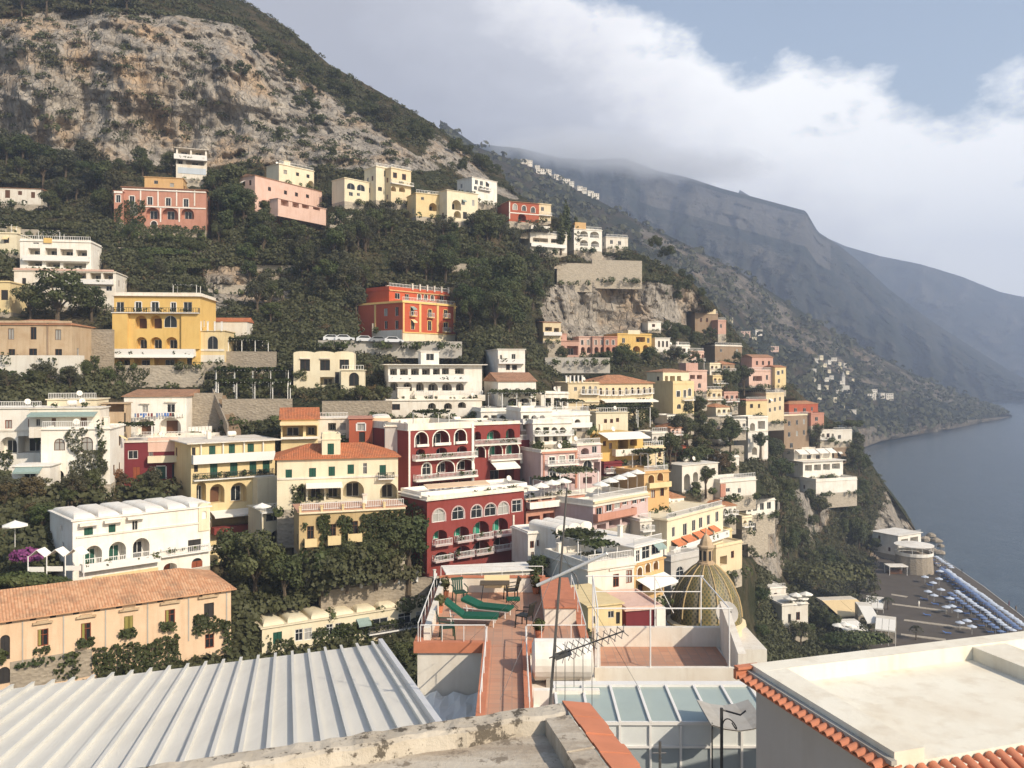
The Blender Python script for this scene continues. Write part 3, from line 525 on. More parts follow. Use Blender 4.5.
B_('house', 'low white house right of the villa on the rocky shoulder', 'house', 606, 628, 248, 237, 285, 18, 7, 'white', ph=.2, ops=[('w', 610, 240, 613, 244), ('w', 618, 241, 621, 245)])
# --- centre, upper
B_('palazzo', 'vermilion red palazzo with yellow corner strips and cream ground floor', 'palazzo', 402.5, 455.5, 345, 302.5, 190, 50, 15, 'palazzo', ph=.5, over=.25, rmat='trimyellow', trim='trimyellow', ops=
   [('w/tb', 410.5, 307, 414, 316), ('w/tb', 428, 309.5, 431.6, 317.5), ('w/tb', 443.7, 310, 447.3, 318), ('w/t', 411, 320, 414.4, 329.5), ('w/t', 427.7, 321, 431.3, 330.5), ('w/tb', 443.5, 322.6, 448, 332), ('ad', 427.6, 336.5, 432, 344), ('d', 410, 337, 414, 342), ('sb', 444, 338, 448, 345)]
   + [('T', a, b, 303, 332, 'trimyellow', .12) for a, b in ((402.8, 404.2), (419, 421), (436.5, 438.5), (453.5, 455.2))] + [('T', 402.6, 455.3, 333, 344, 'palecream', .06), ('T', 402.6, 455.3, 331.6, 332.8, 'trimyellow', .2)],
   lops=[('w', 395, 307, 398.5, 316), ('w', 384, 308.5, 387.5, 316), ('w', 395, 320.5, 398.5, 329), ('w', 384.5, 321, 387.5, 329), ('T', 374.5, 376, 305, 332, 'trimyellow', .12), ('T', 373.5, 402.3, 331, 344, 'offwhite', .06)])
B_('palazzo_storey', 'crenellated red top storey set back on the vermilion palazzo', 'palazzo', 389, 449, 304, 290, 198, 50, 8, 'palazzo', ph=.9, over=.2, rmat='palazzo', sink=.5, trim='bright', ops=[('w', 395, 293, 400, 299), ('w', 405, 294, 409, 300), ('aw/t', 417.5, 293.6, 421, 300), ('aw/t', 424, 294, 427.4, 300.5), ('aw/t', 430.5, 295, 434, 301), ('w', 440, 296, 444, 301.5), ('T', 389, 449, 289.5, 290.6, 'orange', .25), ('V', 412, 448, 284, 290, 6)])
B_('house', 'cream house with three shuttered bays and curved roof edges left of the white terraced hotel', 'house', 293.5, 354, 388, 353, 158, 8, 9, 'palecream', roof='arcs', rise=.35, nroof=3, ops=
   [('x', 300, 359.5, 310, 371), ('x', 320, 360, 330, 370.5), ('x', 339.5, 359.5, 349, 369), ('v', 320, 377, 334, 385), ('d', 335, 372, 339, 384), ('K', 300, 358, 310, 359, .3, 'white', 'canopy'), ('K', 320, 358, 330, 359, .3, 'white', 'canopy')])
B_('house', 'small cream block with a round-topped window beside the three-bay cream house', 'house', 341, 364.5, 391, 370.5, 154, 8, 6, 'palecream', ph=.15, ops=[('aw', 349, 372.5, 359, 386)])
B_('hotel', 'white terraced hotel with long parapets and three arcaded levels', 'hotel', 388, 482, 402, 365, 158, 12, 10, 'bright', roof='flat', rmat='bright', ph=.15, over=.9, ops=
   [('v', 390, 368.8, 397, 375), ('v', 400, 368.8, 408, 375), ('v', 411, 368.6, 419, 375), ('v', 422, 368.5, 430, 374.8), ('v', 433, 368.5, 440, 374.5), ('v', 442, 368.3, 449, 374.3), ('v', 455, 368.3, 464, 374),
    ('av', 390, 382, 398, 391), ('av', 403, 382.5, 412, 391), ('av', 416, 382.5, 424, 391.5), ('av', 428, 383, 438, 391), ('av', 442, 383, 452, 391), ('av', 456, 383, 464, 391), ('B', 388, 468, 375.5, 381, 1.3, 'wall'), ('B', 414, 482, 391, 395, 1.2), ('K', 414, 395, 484, 401, 1.6, 'white', 'terrace'), ('I', 424, 400, 480, 407, 14)], lops=[('w', 374, 376, 378, 382)])
B_('terrace_house', 'white lower terrace of the arcaded hotel with small low arches', 'hotel', 386, 482, 417, 401, 152, 12, 6, 'white', ph=.3, ops=[('av', 428, 403, 436, 409), ('av', 444, 403, 452, 409), ('av', 458, 402, 466, 408), ('w', 392, 404, 400, 410)])
B_('penthouse', 'white roof cabin on the terraced hotel', 'cabin', 421, 439, 363, 351.5, 162, 12, 5, 'bright', ph=.1, sink=.8, ops=[('w', 426, 353.5, 434, 360.5)])
B_('house', 'white house with red-brown tile roof and three tall arched doors', 'house', 498, 536, 406, 381, 158, 14, 12, 'bright', roof='gable', rise=1.6, rmat='browntiles', over=.25, ops=[('aw', 503, 388, 509, 397.5), ('aw', 513.5, 388, 521, 397), ('aw', 524.5, 387.6, 532, 396.5), ('av', 508, 398.6, 518, 403), ('av', 520, 398.4, 529, 403), ('av', 530.5, 398, 538, 402)])
B_('house', 'small white cube house under the wooded slope right of the red palazzo', 'house', 498, 525, 376, 349.5, 172, 12, 14, 'bright', ph=.2, ops=[('w', 511.5, 354, 515.5, 362), ('w', 500, 355, 502, 361), ('d', 506, 364.5, 510, 370), ('d', 512, 365, 517, 370), ('B', 498, 524, 359, 363, 1, 'wall')])
B_('house', 'low white house with three dark doors behind the grey pergola', 'house', 541, 568.5, 409, 394, 160, 12, 7, 'bright', ph=.4, ops=[('v', 545, 398, 551, 406), ('v', 554, 398, 560, 406), ('v', 561.5, 398, 567, 406)])
B_('hotel', 'broad cream hotel with tall arched windows and hipped terracotta roof', 'hotel', 598, 653, 420, 383, 180, 22, 11, 'cream', roof='hip', rise=1.7, over=.4, ops=
   [('aw/b', 599.5, 387.8, 602, 395), ('aw/b', 605.5, 387.8, 608, 395), ('aw/b', 612, 387.7, 614.5, 395), ('aw/b', 618.5, 387.6, 621, 395), ('aw/b', 625, 387.5, 627.5, 394.5), ('aw/b', 631, 387.3, 633.5, 394), ('aw/b', 637, 387.2, 639.5, 394), ('aw/b', 643, 387, 645.5, 393.5), ('aw/b', 648.6, 387, 651, 393),
    ('v', 602, 404, 610, 412), ('v', 612, 403.7, 619, 412), ('v', 621, 403.5, 629, 411), ('v', 631, 403, 640, 410), ('v', 642, 403, 650, 409), ('A', 600, 653, 399.5, .4, 2.2, 'canvasw'), ('I', 600, 401, 652, 405, 12), ('I', 636, 398, 654, 420, 10)])
B_('wing', 'taller left wing of the broad cream hotel with three arched balconies', 'hotel', 568, 599, 424, 383.5, 176, 14, 10, 'cream', ph=.3, ops=[('w', 574, 387, 577, 391), ('aw/b', 582, 386, 585, 394), ('aw/b', 588.5, 386, 591.5, 394), ('aw/b', 594, 386, 597, 394), ('av', 580, 405, 590, 417), ('T', 568, 599, 401, 402.5, 'palecream', .3), ('V', 566, 582, 376, 382.5, 5)])
B_('base_storey', 'pale cream retaining storey under the broad cream hotel', 'hotel', 596, 628, 436, 413, 168, 14, 6, 'palecream', ph=.2, ops=[('w', 604, 419, 607, 423), ('w', 610, 419, 613, 423), ('w', 616, 418, 619, 422)])
B_('tower_house', 'lemon yellow tower house with loggia and brown left flank', 'house', 673, 694, 414, 384, 200, 30, 14, 'lemon', ph=.7, over=.1, ops=[('w/t', 676.5, 391, 680, 397), ('w/t', 683.5, 390, 686, 398), ('aw/t', 688, 388.5, 691, 396), ('aw', 677, 404, 681, 409), ('aw', 684, 403, 687, 407), ('B', 682, 693, 398, 400, .8)])
B_('loggia', 'cream open loggia storey on top of the lemon yellow tower house', 'house', 663, 689, 386.5, 371.5, 204, 30, 6, 'palecream', roof='hip', rise=.7, rmat='browntiles', sink=.6, ops=[('v-', 665, 376, 668, 385), ('v-', 670, 376, 675, 384.5), ('v-', 677, 376, 681, 384)])
for x, xe, w, lb in ((579, 592.5, 'palepink', 'left pale house of the salmon row under the rock face'), (592.5, 604, 'pink', 'middle dusty pink house of the salmon row under the rock face'), (604, 617.5, 'salmon', 'right deep salmon house of the salmon row under the rock face')):
    B_('row_house', lb, 'house', x, xe, 355, 337, 250, 10, 8, w, ph=.25, trim='bright', ops=[('w/t', x+2, 340, x+4.5, 345), ('w/t', x+8, 340, x+10.5, 345), ('av', x+2, 347, x+6, 353), ('av', x+8, 347, x+12, 353)])
B_('row_house', 'low rose house with porch at the left end of the salmon row', 'house', 555, 579, 357, 341, 246, 10, 8, 'pink', ph=.2, ops=[('v', 567, 346, 578, 355), ('w', 558, 347, 562, 351)])
B_('house', 'saffron yellow house with pergola at the right end of the salmon row', 'house', 617.5, 651.5, 354, 334.5, 252, 20, 9, 'yellow', ph=.4, ops=[('w', 622, 338, 625, 343), ('v', 636, 337, 645, 342), ('w', 647, 338, 649.5, 343), ('av', 633, 346, 640, 352), ('av', 643, 345, 648, 351), ('K', 628, 330, 640, 334, -3, 'palecream', 'block')])
B_('house', 'white house with tall windows beside the saffron house', 'house', 655, 670, 352, 338, 258, 15, 8, 'bright', ph=.2, ops=[('w', 658, 341, 660, 347), ('w', 662, 341, 664, 347), ('w', 666, 341, 668, 347)])
B_('house', 'tiny white house perched against the rock face', 'house', 648, 661, 330, 322, 272, 15, 5, 'bright', ph=.2, ops=[('w', 652, 324, 655, 327)])
B_('house', 'small ochre house with veranda under the cypress slope left of the salmon row', 'house', 543, 561, 341, 322, 240, 14, 7, 'cream', roof='shed', rise=.6, rmat='browntiles', ops=[('v', 545, 327, 552, 331), ('v', 554, 328, 559, 332), ('B', 543, 561, 332, 335, 1, 'wall')])
B_('house', 'rose house with white loggia right of the lemon tower house', 'house', 688, 707, 392, 371, 226, 25, 8, 'palepink', ph=.3, ops=[('v', 690, 375, 695, 379), ('v', 697, 375, 702, 379), ('aw', 691, 383, 694, 389), ('aw', 698, 383, 701, 388), ('K', 686, 363, 698, 371, -3, 'pink', 'block')])
# --- right hand villas
V_ = lambda lb, x0, x1, yb, yt, Y, yaw, wall, ops, roof='flat', dep=6, **k: B_('villa', lb, 'villa', x0, x1, yb, yt, Y, yaw, dep, wall, ops=ops, roof=roof, **{'sink': 3, **k})
V_('grey-brown stone villa with flat roof highest on the right ridge', 695, 718, 334, 314, 312, 20, 'brownwall', [('w', 700, 318, 702, 322), ('w', 706, 318, 708, 322), ('K', 707, 309, 716, 314, -3, 'cream', 'block')])
V_('narrow rose villa with sloping garden wall on the right ridge', 718, 726, 334, 321, 311, 25, 'pink', [('w', 720, 324, 722, 328)])
V_('long low stone villa with sunlit end below the ridge', 715, 742, 361, 346, 308, 35, 'brownwall', [('w', 736, 349, 738, 353), ('w', 720, 349, 722, 352)], rmat='white')
V_('pink villa with low gable roof above the lemon villa', 752, 773, 372, 357, 304, 25, 'pink', [('w', 756, 361, 758, 365), ('w', 762, 361, 764, 365), ('w', 768, 361, 770, 365)], roof='gable', rise=1.0, rmat='browntiles')
V_('long rose terrace house below the gabled pink villa', 749, 776, 386, 371, 298, 25, 'palepink', [('v', 753, 376, 762, 381), ('w', 766, 375, 768, 380)])
V_('lemon yellow villa with dark windows at the right of the pink pair', 775, 786, 388, 367, 301, 25, 'lemon', [('w/t', 777, 371, 779.5, 375), ('w', 781.5, 370, 783.5, 374), ('w', 778, 379, 780, 383)], roof='gable', rise=.7)
V_('cream villa with red flat roof left of the cream tower villa', 746, 767, 416, 401, 282, 25, 'lemon', [('w', 750, 404, 753, 408), ('w', 758, 404, 760, 408)], rmat='salmon')
V_('tall cream tower villa with rows of small windows', 766, 784, 422, 394, 288, 30, 'cream', [('w', 769, 399, 771, 403), ('w', 774, 398, 776, 402), ('w', 779, 397, 781, 401), ('w', 769, 408, 771, 412), ('w', 774, 407, 776, 411), ('w', 779, 406, 781, 410)], dep=12)
V_('terracotta red villa with hipped roof among the pines', 789, 818, 424, 404, 312, 25, 'brick', [('w', 794, 408, 797, 412), ('w', 803, 408, 806, 412), ('w', 811, 407, 813, 411)], roof='hip', rise=1.0)
V_('crimson hut below the terracotta villa', 811, 824, 426, 414, 309, 20, 'salmon', [('w', 815, 417, 818, 421)])
V_('large brown stone villa with cornice and three storeys', 784, 809, 452, 416, 304, 30, 'brownwall', [('w', 788, 421, 790.5, 426), ('w', 796, 420, 798, 425), ('w', 803, 419, 805, 424), ('w', 788, 432, 790.5, 437), ('w', 796, 431, 798, 436), ('w', 803, 430, 805, 435), ('w', 790, 443, 793, 448)], dep=8, rmat='palecream')
V_('white three-storey villa with dark arched openings in the trees', 748, 768, 460, 418, 266, 25, 'bright', [('av', 750, 423, 755, 431), ('v', 758, 421, 765, 429), ('w', 752, 434, 754, 441), ('w', 759, 434, 761, 442), ('av', 752, 447, 757, 455), ('T', 761, 763, 433, 458, 'white', .5), ('T', 748, 768, 431, 432, 'white', .2)], dep=7)
V_('low white house under the umbrella pine at the far right', 833, 852, 442, 431, 320, 20, 'offwhite', [('w', 838, 435, 841, 439)])
V_('brown house with flat roof behind the white cliff restaurant', 834, 850, 464, 449, 318, 25, 'brownwall', [('w', 838, 452, 841, 457)])
B_('restaurant', 'white cliff-edge restaurant with glazed band and canvas awnings', 'restaurant', 803, 843, 478, 462, 296, 22, 9, 'bright', ph=.1, over=.8, trim='bright', ops=[('v', 805, 465, 812, 471), ('v', 814, 464.5, 821, 470.5), ('v', 823, 464, 830, 470), ('v', 832, 463.5, 840, 469)])
B_('restaurant_terrace', 'lower white terrace of the cliff-edge restaurant', 'terrace', 816, 857, 494, 482, 289, 22, 8, 'bright', ph=1.0)
B_('restaurant_storey', 'upper deck of the cliff-edge restaurant shaded by white canvas', 'restaurant', 794, 832, 464, 452, 300, 22, 6, 'white', ph=.9, ops=[('w', 798, 455, 802, 459), ('w', 807, 455, 811, 459), ('w', 816, 455, 820, 459), ('A', 795, 804, 450, 1.2, 2.5, 'canvasw'), ('A', 805, 814, 449.5, 1.2, 2.5, 'canvasw'), ('A', 815, 824, 449, 1.2, 2.5, 'canvasw'), ('A', 825, 832, 448.6, 1.2, 2.5, 'canvasw')])
B_('arcade', 'curved white arcaded wall in the trees above the cream hotel', 'arcade', 682, 718, 492, 466, 166, 35, 5, 'offwhite', ph=.2, ops=[('av', 684, 474, 690, 490), ('av', 693, 472, 698, 482), ('w', 701, 471, 704, 476), ('w', 707, 469, 710, 475), ('w', 712, 468, 715, 474)])
V_('white flat-roofed villa amid the planted terraces', 722, 739, 466, 458, 185, 20, 'bright', [('w', 726, 460, 730, 464)])
V_('white terrace house with red steps below the planted terraces', 720, 756, 498, 483, 170, 30, 'offwhite', [('w', 726, 488, 730, 492), ('w', 738, 488, 741, 493), ('T', 720, 725, 484, 497, 'salmon', .2)], ph=.7)
B_('cliff_house', 'narrow white house with glazed veranda on a stone pier over the cliff', 'house', 746, 775, 517, 503, 214, 30, 8, 'bright', ph=.5, ops=[('w', 748, 505, 751, 512), ('w', 753, 504, 757, 511), ('w', 760, 503, 764, 510), ('w', 767, 502, 771, 509)])
B_('stone_pier', 'tall stone pier carrying the narrow white cliff house', 'pier', 748, 768, 556, 518, 212, 30, 6, 'palestone', ph=.1, over=0, ops=[('w', 753, 523, 756, 531)])
B_('hotel', 'cream hotel with salmon end wall and a row of tile-roofed balconies', 'hotel', 667, 723, 575, 521, 132, 50, 11, 'palecream', ph=.25, over=.3, rmat='palecream', ops=
   [('w', 672, 527, 675, 537), ('w', 683, 523.5, 687, 535.5), ('w', 692, 520, 695.5, 531), ('w', 699, 517.5, 702.5, 528), ('w', 707, 515, 710, 525), ('w', 715.5, 511.5, 718.5, 522), ('A', 671, 680, 541, .6, 1.2, 'redtiles'), ('A', 681, 690, 537, .6, 1.2, 'redtiles'), ('A', 692, 699, 533, .6, 1.2, 'redtiles'), ('A', 700, 706, 530, .6, 1.2, 'redtiles'), ('A', 708, 714, 527, .6, 1.2, 'redtiles'),
    ('B', 669, 723, 546, 552, 1.2, 'wall'), ('w', 684, 552, 687, 561), ('w', 696, 549, 699, 556), ('w', 706, 545, 709, 552)])
BLD[-1].trim = 'white'
B_('annex', 'pale annex with arched window under the cream hotel balconies', 'house', 671, 700, 590, 562, 126, 40, 6, 'greywall', ph=.8, ops=[('aw', 676, 566, 684, 580)])
V_('lemon end house with blue canopy right of the cream hotel', 724, 732, 552, 532, 152, 40, 'lemon', [('w', 726, 536, 728, 542)], dep=5)
V_('cream low house with doors and potted steps right of the cream hotel', 716, 742, 575, 548, 142, 40, 'cream', [('v', 720, 556, 727, 565), ('w', 731, 551, 734, 558)], dep=7)
# --- centre: the red and pink hotels
B_('hotel', 'crimson hotel, upper block with three white-edged arches, balconies and terrace', 'hotel', 408, 474, 497, 431, 121, 38, 12, 'red', rmat='white', ph=1.0, over=.15, trim='bright', ops=
   [('al/t', 415, 432, 427.5, 447), ('al/t', 433, 430.5, 449, 446), ('al/t', 454.5, 429.5, 466, 444.5), ('al', 416, 449, 425, 456), ('al', 436, 447.5, 447, 455), ('al', 457, 446, 467, 453), ('K', 416, 444.5, 428, 447, .35, 'bright', 'balcony'), ('K', 434, 443, 450, 445.8, .35, 'bright', 'balcony'), ('K', 455, 441.5, 466.5, 444, .35, 'bright', 'balcony'),
    ('aw/t', 422, 463, 431, 476), ('al/t', 437, 461, 454, 473.5), ('al/t', 457, 459.5, 474, 471), ('v', 418, 484, 432, 493), ('v', 436, 482, 452, 492), ('v', 455, 480, 472, 490), ('B', 412, 474, 456, 460, 1.0), ('B', 413, 474, 475, 480.5, 1.0), ('K', 415, 479.5, 474, 481.5, 1.1, 'bright', 'ledge'),
    ('T', 408.3, 410, 431, 494, 'bright', .1), ('T', 471.5, 473.8, 424, 489, 'bright', .1)])
B_('hotel', 'crimson hotel, right block with green shuttered arches and striped terrace awning', 'hotel', 472, 520, 485, 425.5, 134, 32, 10, 'red', rmat='white', ph=.5, over=.2, trim='bright', ops=
   [('alsl', 474, 431.5, 481, 441), ('alsl', 487, 430, 500.5, 441), ('alsl', 506, 428.5, 514.5, 439), ('alsl/t', 475, 446.5, 485, 458), ('alsl/t', 489, 444.5, 502, 456), ('alsl/t', 506, 443, 519, 455), ('v', 490, 469, 514, 481), ('B', 472, 518, 440, 445, 1.0), ('B', 488, 519, 455, 460, 1.0), ('A', 489, 513, 461, 1.0, 2.2, 'canvasw')])
B_('house', 'maroon house with white balcony wedged right of the crimson hotel', 'house', 518, 533, 484, 442, 140, 20, 8, 'maroon', ph=.3, trim='bright', ops=[('w/t', 523, 469, 529, 478), ('B', 517, 533, 457, 462, .9, 'wall'), ('T', 518, 533, 462, 466, 'red', .1)])
B_('hotel', 'crimson hotel, lower block with arched balconies facing the antenna mast', 'hotel', 427, 524, 578, 501, 111, 38, 6.5, 'red', rmat='white', ph=.5, over=.3, trim='mauve', ops=
   [('aw/t', 432.5, 509, 445, 522), ('aw/t', 452, 506.5, 464, 519.5), ('aw/t', 471, 505, 482, 518), ('aw/t', 484.5, 503.5, 496, 516), ('aw/t', 498, 502, 508.5, 514.5), ('w/t', 512, 500, 521.5, 512), ('alsl', 433, 530, 447, 541), ('alsl', 454, 526.5, 469, 538), ('alsl', 473, 521, 489, 536), ('alsl', 492.5, 518, 508, 532.5),
    ('al', 434, 552, 448, 562), ('al', 455, 546, 470, 556), ('al', 473, 541, 489, 552), ('al', 493, 537, 509, 548), ('B', 432, 449, 541, 545, .9), ('B', 454, 470, 537.5, 541.5, .9), ('B', 473, 490, 534.5, 538.5, .9), ('B', 493, 510, 531, 535.5, .9), ('B', 432, 450, 557, 561, .9), ('B', 454, 471, 553, 557, .9), ('B', 473, 490.5, 550, 554, .9), ('B', 493, 511, 546, 550, .9), ('T', 512.5, 514, 515, 548, 'white', .12)], lops=[('I', 404, 502, 426, 580, 9, 'leafdark')])
B_('roof_terrace', 'white terrace slab with terracotta pergola strip on the lower crimson block', 'terrace', 421, 527, 500, 497, 112.5, 36, 5.5, 'bright', ph=.6, over=.5, rmat='bright', sink=.4)
B_('hotel', 'red banded restaurant block with white canvas roofs right of the crimson hotel', 'hotel', 526, 585, 532, 500, 124, 34, 9, 'salmon', ph=.2, rmat='white', trim='bright', ops=[('v', 528, 494, 538, 502), ('v', 541, 492, 552, 500), ('v', 556, 490, 566, 498), ('v-', 528, 516, 540, 523), ('v-', 543, 513, 554, 520), ('v-', 557, 510, 568, 517), ('B', 526, 585, 502, 507.5, 1, 'wall'), ('T', 526, 585, 507.5, 511, 'red', .3)])
B_('hotel', 'dusky pink hotel with dark pink trim, arched windows and scalloped balconies', 'hotel', 541, 577, 494, 453, 134, 28, 10, 'mauve', ph=.5, rmat='white', trim='bright', ops=
   [('w/t', 549, 457, 555, 464), ('w/t', 559, 456, 565, 463), ('w/t', 569, 455, 574, 462), ('aw/t', 549.5, 466.5, 556, 476), ('aw/t', 558.5, 465.3, 565, 474.5), ('aw/t', 569, 464, 574, 473), ('al', 558, 480, 565, 486), ('al', 568, 478, 575, 484), ('B', 545, 576, 461.5, 465, 1.0), ('T', 541, 577, 452, 454, 'salmon', .25), ('T', 543, 544.4, 454, 490, 'salmon', .12), ('T', 575, 577, 452, 488, 'salmon', .12)])
B_('hotel', 'recessed right half of the dusky pink hotel with one tall arched window', 'hotel', 577, 601, 490, 446, 139, 34, 10, 'mauve', ph=.3, rmat='white', trim='bright', ops=[('aw/t', 583, 460, 592, 471), ('al', 581, 448, 589, 455), ('w', 592, 446, 597, 453), ('B', 577, 599, 455, 459, .9), ('T', 577, 601, 458, 460, 'salmon', .2), ('v', 583, 477, 592, 484), ('v', 594, 462, 600, 472)])
B_('hotel', 'long faded pink building with red piers, roof terrace of white umbrellas', 'hotel', 593, 648, 532, 507, 122, 46, 9, 'mauve', ph=.9, rmat='offwhite', trim='salmon', ops=
   [('w/t', 596, 507.5, 602, 515), ('w/t', 606, 504, 612, 511.5), ('w/t', 614, 501, 620, 508.5), ('w/t', 622, 498, 627, 505), ('w/t', 632, 496, 637, 504), ('w/t', 640, 494, 645, 502), ('B', 593, 632, 514, 520, .9, 'wall'), ('T', 593, 633, 520, 523, 'salmon', .5), ('v', 597, 524, 606, 531), ('v', 609, 520, 620, 527), ('v', 622, 516, 630, 523), ('T', 593, 648, 502, 504, 'cream', .3)])
B_('restaurant', 'yellow restaurant with orange arches and broad white canvas roof', 'restaurant', 600, 643, 462, 435, 148, 26, 9, 'yellow', ph=.2, trim='bright', ops=[('av', 630, 438, 637, 446), ('v', 618, 440, 628, 449), ('w', 603, 441, 606, 446), ('w', 609, 443, 612, 449), ('A', 598, 640, 433, .8, 3.2, 'canvasw'), ('B', 612, 642, 449, 455, 1.2, 'wall')])
B_('terrace_house', 'cream curved terrace house right of the yellow restaurant', 'house', 640, 664, 466, 449, 152, 24, 8, 'cream', ph=.5, ops=[('T', 630, 652, 449, 455, 'salmon', .1), ('w', 658, 452, 661, 457)])
B_('house', 'amber house with two arches below the yellow restaurant', 'house', 644, 669, 512, 474, 140, 32, 8, 'orange', ph=.4, trim='lemon', ops=[('av/t', 648, 475, 654, 484), ('av/t', 657, 473, 663, 481), ('w/t', 660, 488, 664, 496), ('w', 651, 490, 655, 498), ('B', 646, 668, 483, 487, .9, 'wall')])
B_('chapel', 'white house with wavy vaulted roof and small arched windows below the red restaurant', 'house', 556, 592, 566, 530, 110, 38, 5.5, 'bright', roof='arcs', rise=.55, nroof=3, ops=[('aw', 560, 533, 564, 541), ('aw', 569.5, 529, 573.5, 537), ('aw', 578.5, 526.5, 582.5, 534.5)])
B_('house', 'white stepped house with arched window left of the wavy-roofed house', 'house', 528, 556, 568, 534, 112, 24, 5.2, 'bright', ph=.3, ops=[('aw', 545, 535, 551, 543), ('w', 530, 541, 534, 548), ('w', 537, 540, 540, 546), ('w', 531, 552, 534, 558)])
B_('house', 'low white house with broad flat roof in front of the lower crimson hotel', 'house', 449, 530, 584, 574, 100, 12, 3.5, 'white', ph=.15, over=.4, rmat='bright', ops=[('av', 499, 575, 522, 583), ('d', 466, 575, 471, 582)])
B_('house', 'white house with orange arches and glazed roof veranda left of the dome', 'house', 634, 664, 604, 566, 100, 45, 9, 'orange', ph=.2, trim='bright', ops=[('av/t', 637, 567, 642, 577), ('av/t', 645, 563, 650, 573), ('av/t', 653, 560, 658, 570), ('w', 638, 584, 643, 592), ('w', 648, 580, 653, 588), ('A', 636, 664, 580, .7, 2.0, 'canvasw')])
B_('veranda', 'glazed white veranda storey with flat roof above the orange arches', 'house', 634, 663, 566, 548, 100.5, 45, 10, 'bright', ph=.15, sink=.3, over=.3, ops=[('w', 636, 550, 640, 562), ('w', 642, 546, 650, 559), ('w', 652, 542, 660, 554)])
B_('house', 'beige house with roof terrace and two tall windows left of the orange arches', 'house', 588, 634, 612, 571, 96, 30, 9, 'offwhite', ph=.9, ops=[('w', 613, 574, 619, 587), ('w', 626, 570, 632, 583), ('T', 609, 634, 569, 571, 'white', .15)])
B_('house', 'pale yellow house with dark arched door left of the maroon-walled terrace', 'house', 588, 622, 640, 607, 86, 20, 8, 'lemon', ph=.2, ops=[('aw', 592, 616, 595, 624), ('w', 608, 611, 614, 618), ('d', 616, 612, 620, 624)])
B_('house', 'maroon-walled terrace house with white parapet in front of the dome', 'house', 626, 662, 640, 611, 90, 14, 7, 'maroon', ph=.4, rmat='palepink', ops=[('K', 655, 607, 664, 628, .4, 'bright', 'pier')])
# --- centre left: orange and green-shutter houses
B_('house', 'golden house with bright terracotta roof and glazed loggia', 'house', 281, 318, 452, 419, 126, 14, 9, 'lemon', roof='gable', rise=1.5, rmat='redtiles', over=.3, ops=[('v', 282.5, 426, 303, 437), ('v', 306, 426, 317, 436), ('K', 281, 437, 318, 439, .8, 'bright', 'balcony'), ('A', 280, 319, 422, .25, 1.2, 'canvascream')])
B_('house', 'long cream house with green shutters, red tile roof and ivy terrace below', 'house', 277, 398, 510, 459, 112, 14, 9, 'palecream', roof='hip', rise=1.6, rmat='redtiles', over=.4, ops=
   [('sg', 285.5, 469.5, 292, 479), ('sg', 309, 468, 316, 477.5), ('sg', 328.5, 466.5, 335, 476), ('sg', 347.5, 464.5, 354, 474), ('sg', 379.5, 465, 386, 478), ('w', 363, 463, 367, 474), ('av', 297, 485, 306, 502), ('av', 308, 483, 324, 501), ('av', 326, 483, 341, 500), ('av', 343, 481, 364, 499), ('av', 380, 483, 402, 500), ('A', 306, 342, 483.5, .3, 1.5, 'canvasw'), ('I', 292, 484, 304, 502, 14), ('I', 310, 488, 345, 500, 6), ('T', 277, 398, 478, 480, 'white', .12), ('B', 378, 394, 474, 478, .8, 'iron')])
B_('turret', 'square cream turret with one green shutter on the red-tiled long house', 'turret', 322, 340.5, 459, 440, 114, 14, 4, 'palecream', ph=.8, sink=1, over=.1, ops=[('sg', 327.5, 443.5, 334, 454.5)])
B_('terrace_house', 'ivy-draped terrace house with cream balconies below the green-shutter house', 'house', 299, 405, 556, 512.5, 104, 20, 6, 'ochre', ph=.2, rmat='terrafloor', trim='lemon', ops=
   [('w', 307, 526, 314, 539), ('w', 329, 524, 336, 536), ('w', 350, 521, 358, 534), ('w', 367, 518, 374, 530), ('w', 390, 514, 396, 528), ('B', 304, 316, 538, 545, .9, 'wall'), ('B', 327, 340, 535, 543, .9, 'wall'), ('B', 347, 361, 533, 540, .9, 'wall'), ('V', 300, 384, 507, 513, 5), ('T', 299, 405, 512.5, 514.2, 'palecream', .3), ('I', 299, 520, 310, 556, 20), ('I', 315, 512, 330, 556, 24), ('I', 337, 511, 352, 556, 24), ('I', 358, 510, 405, 540, 22), ('I', 310, 540, 405, 556, 22)])
B_('house', 'small vermilion house with laundry at its window', 'house', 349, 372.5, 446, 419, 128, 10, 7, 'brick', roof='flat', ph=.1, rmat='salmon', ops=[('w/t', 357, 423.5, 365, 431), ('d', 359, 432, 365, 442)])
B_('house', 'tan house with vaulted white roof right of the small vermilion house', 'house', 372.5, 391, 446, 418, 129, 10, 7, 'peach', roof='arcs', rise=.3, nroof=1, rmat='bright', ops=[('w', 384, 421, 388, 425)])
B_('house', 'white cabin with pergola left of the small vermilion house', 'house', 318, 349, 441, 419, 131, 10, 6, 'white', ph=.1, ops=[('v', 328, 423, 336, 431), ('w', 340, 423, 346, 430)])
B_('house', 'tall grey-white blank house left of the crimson hotel', 'house', 385, 408.5, 490, 427, 123, 10, 10, 'greywall', ph=.3, rmat='white', ops=[('w', 399, 433, 400.5, 444), ('w', 399, 461, 402, 466)])
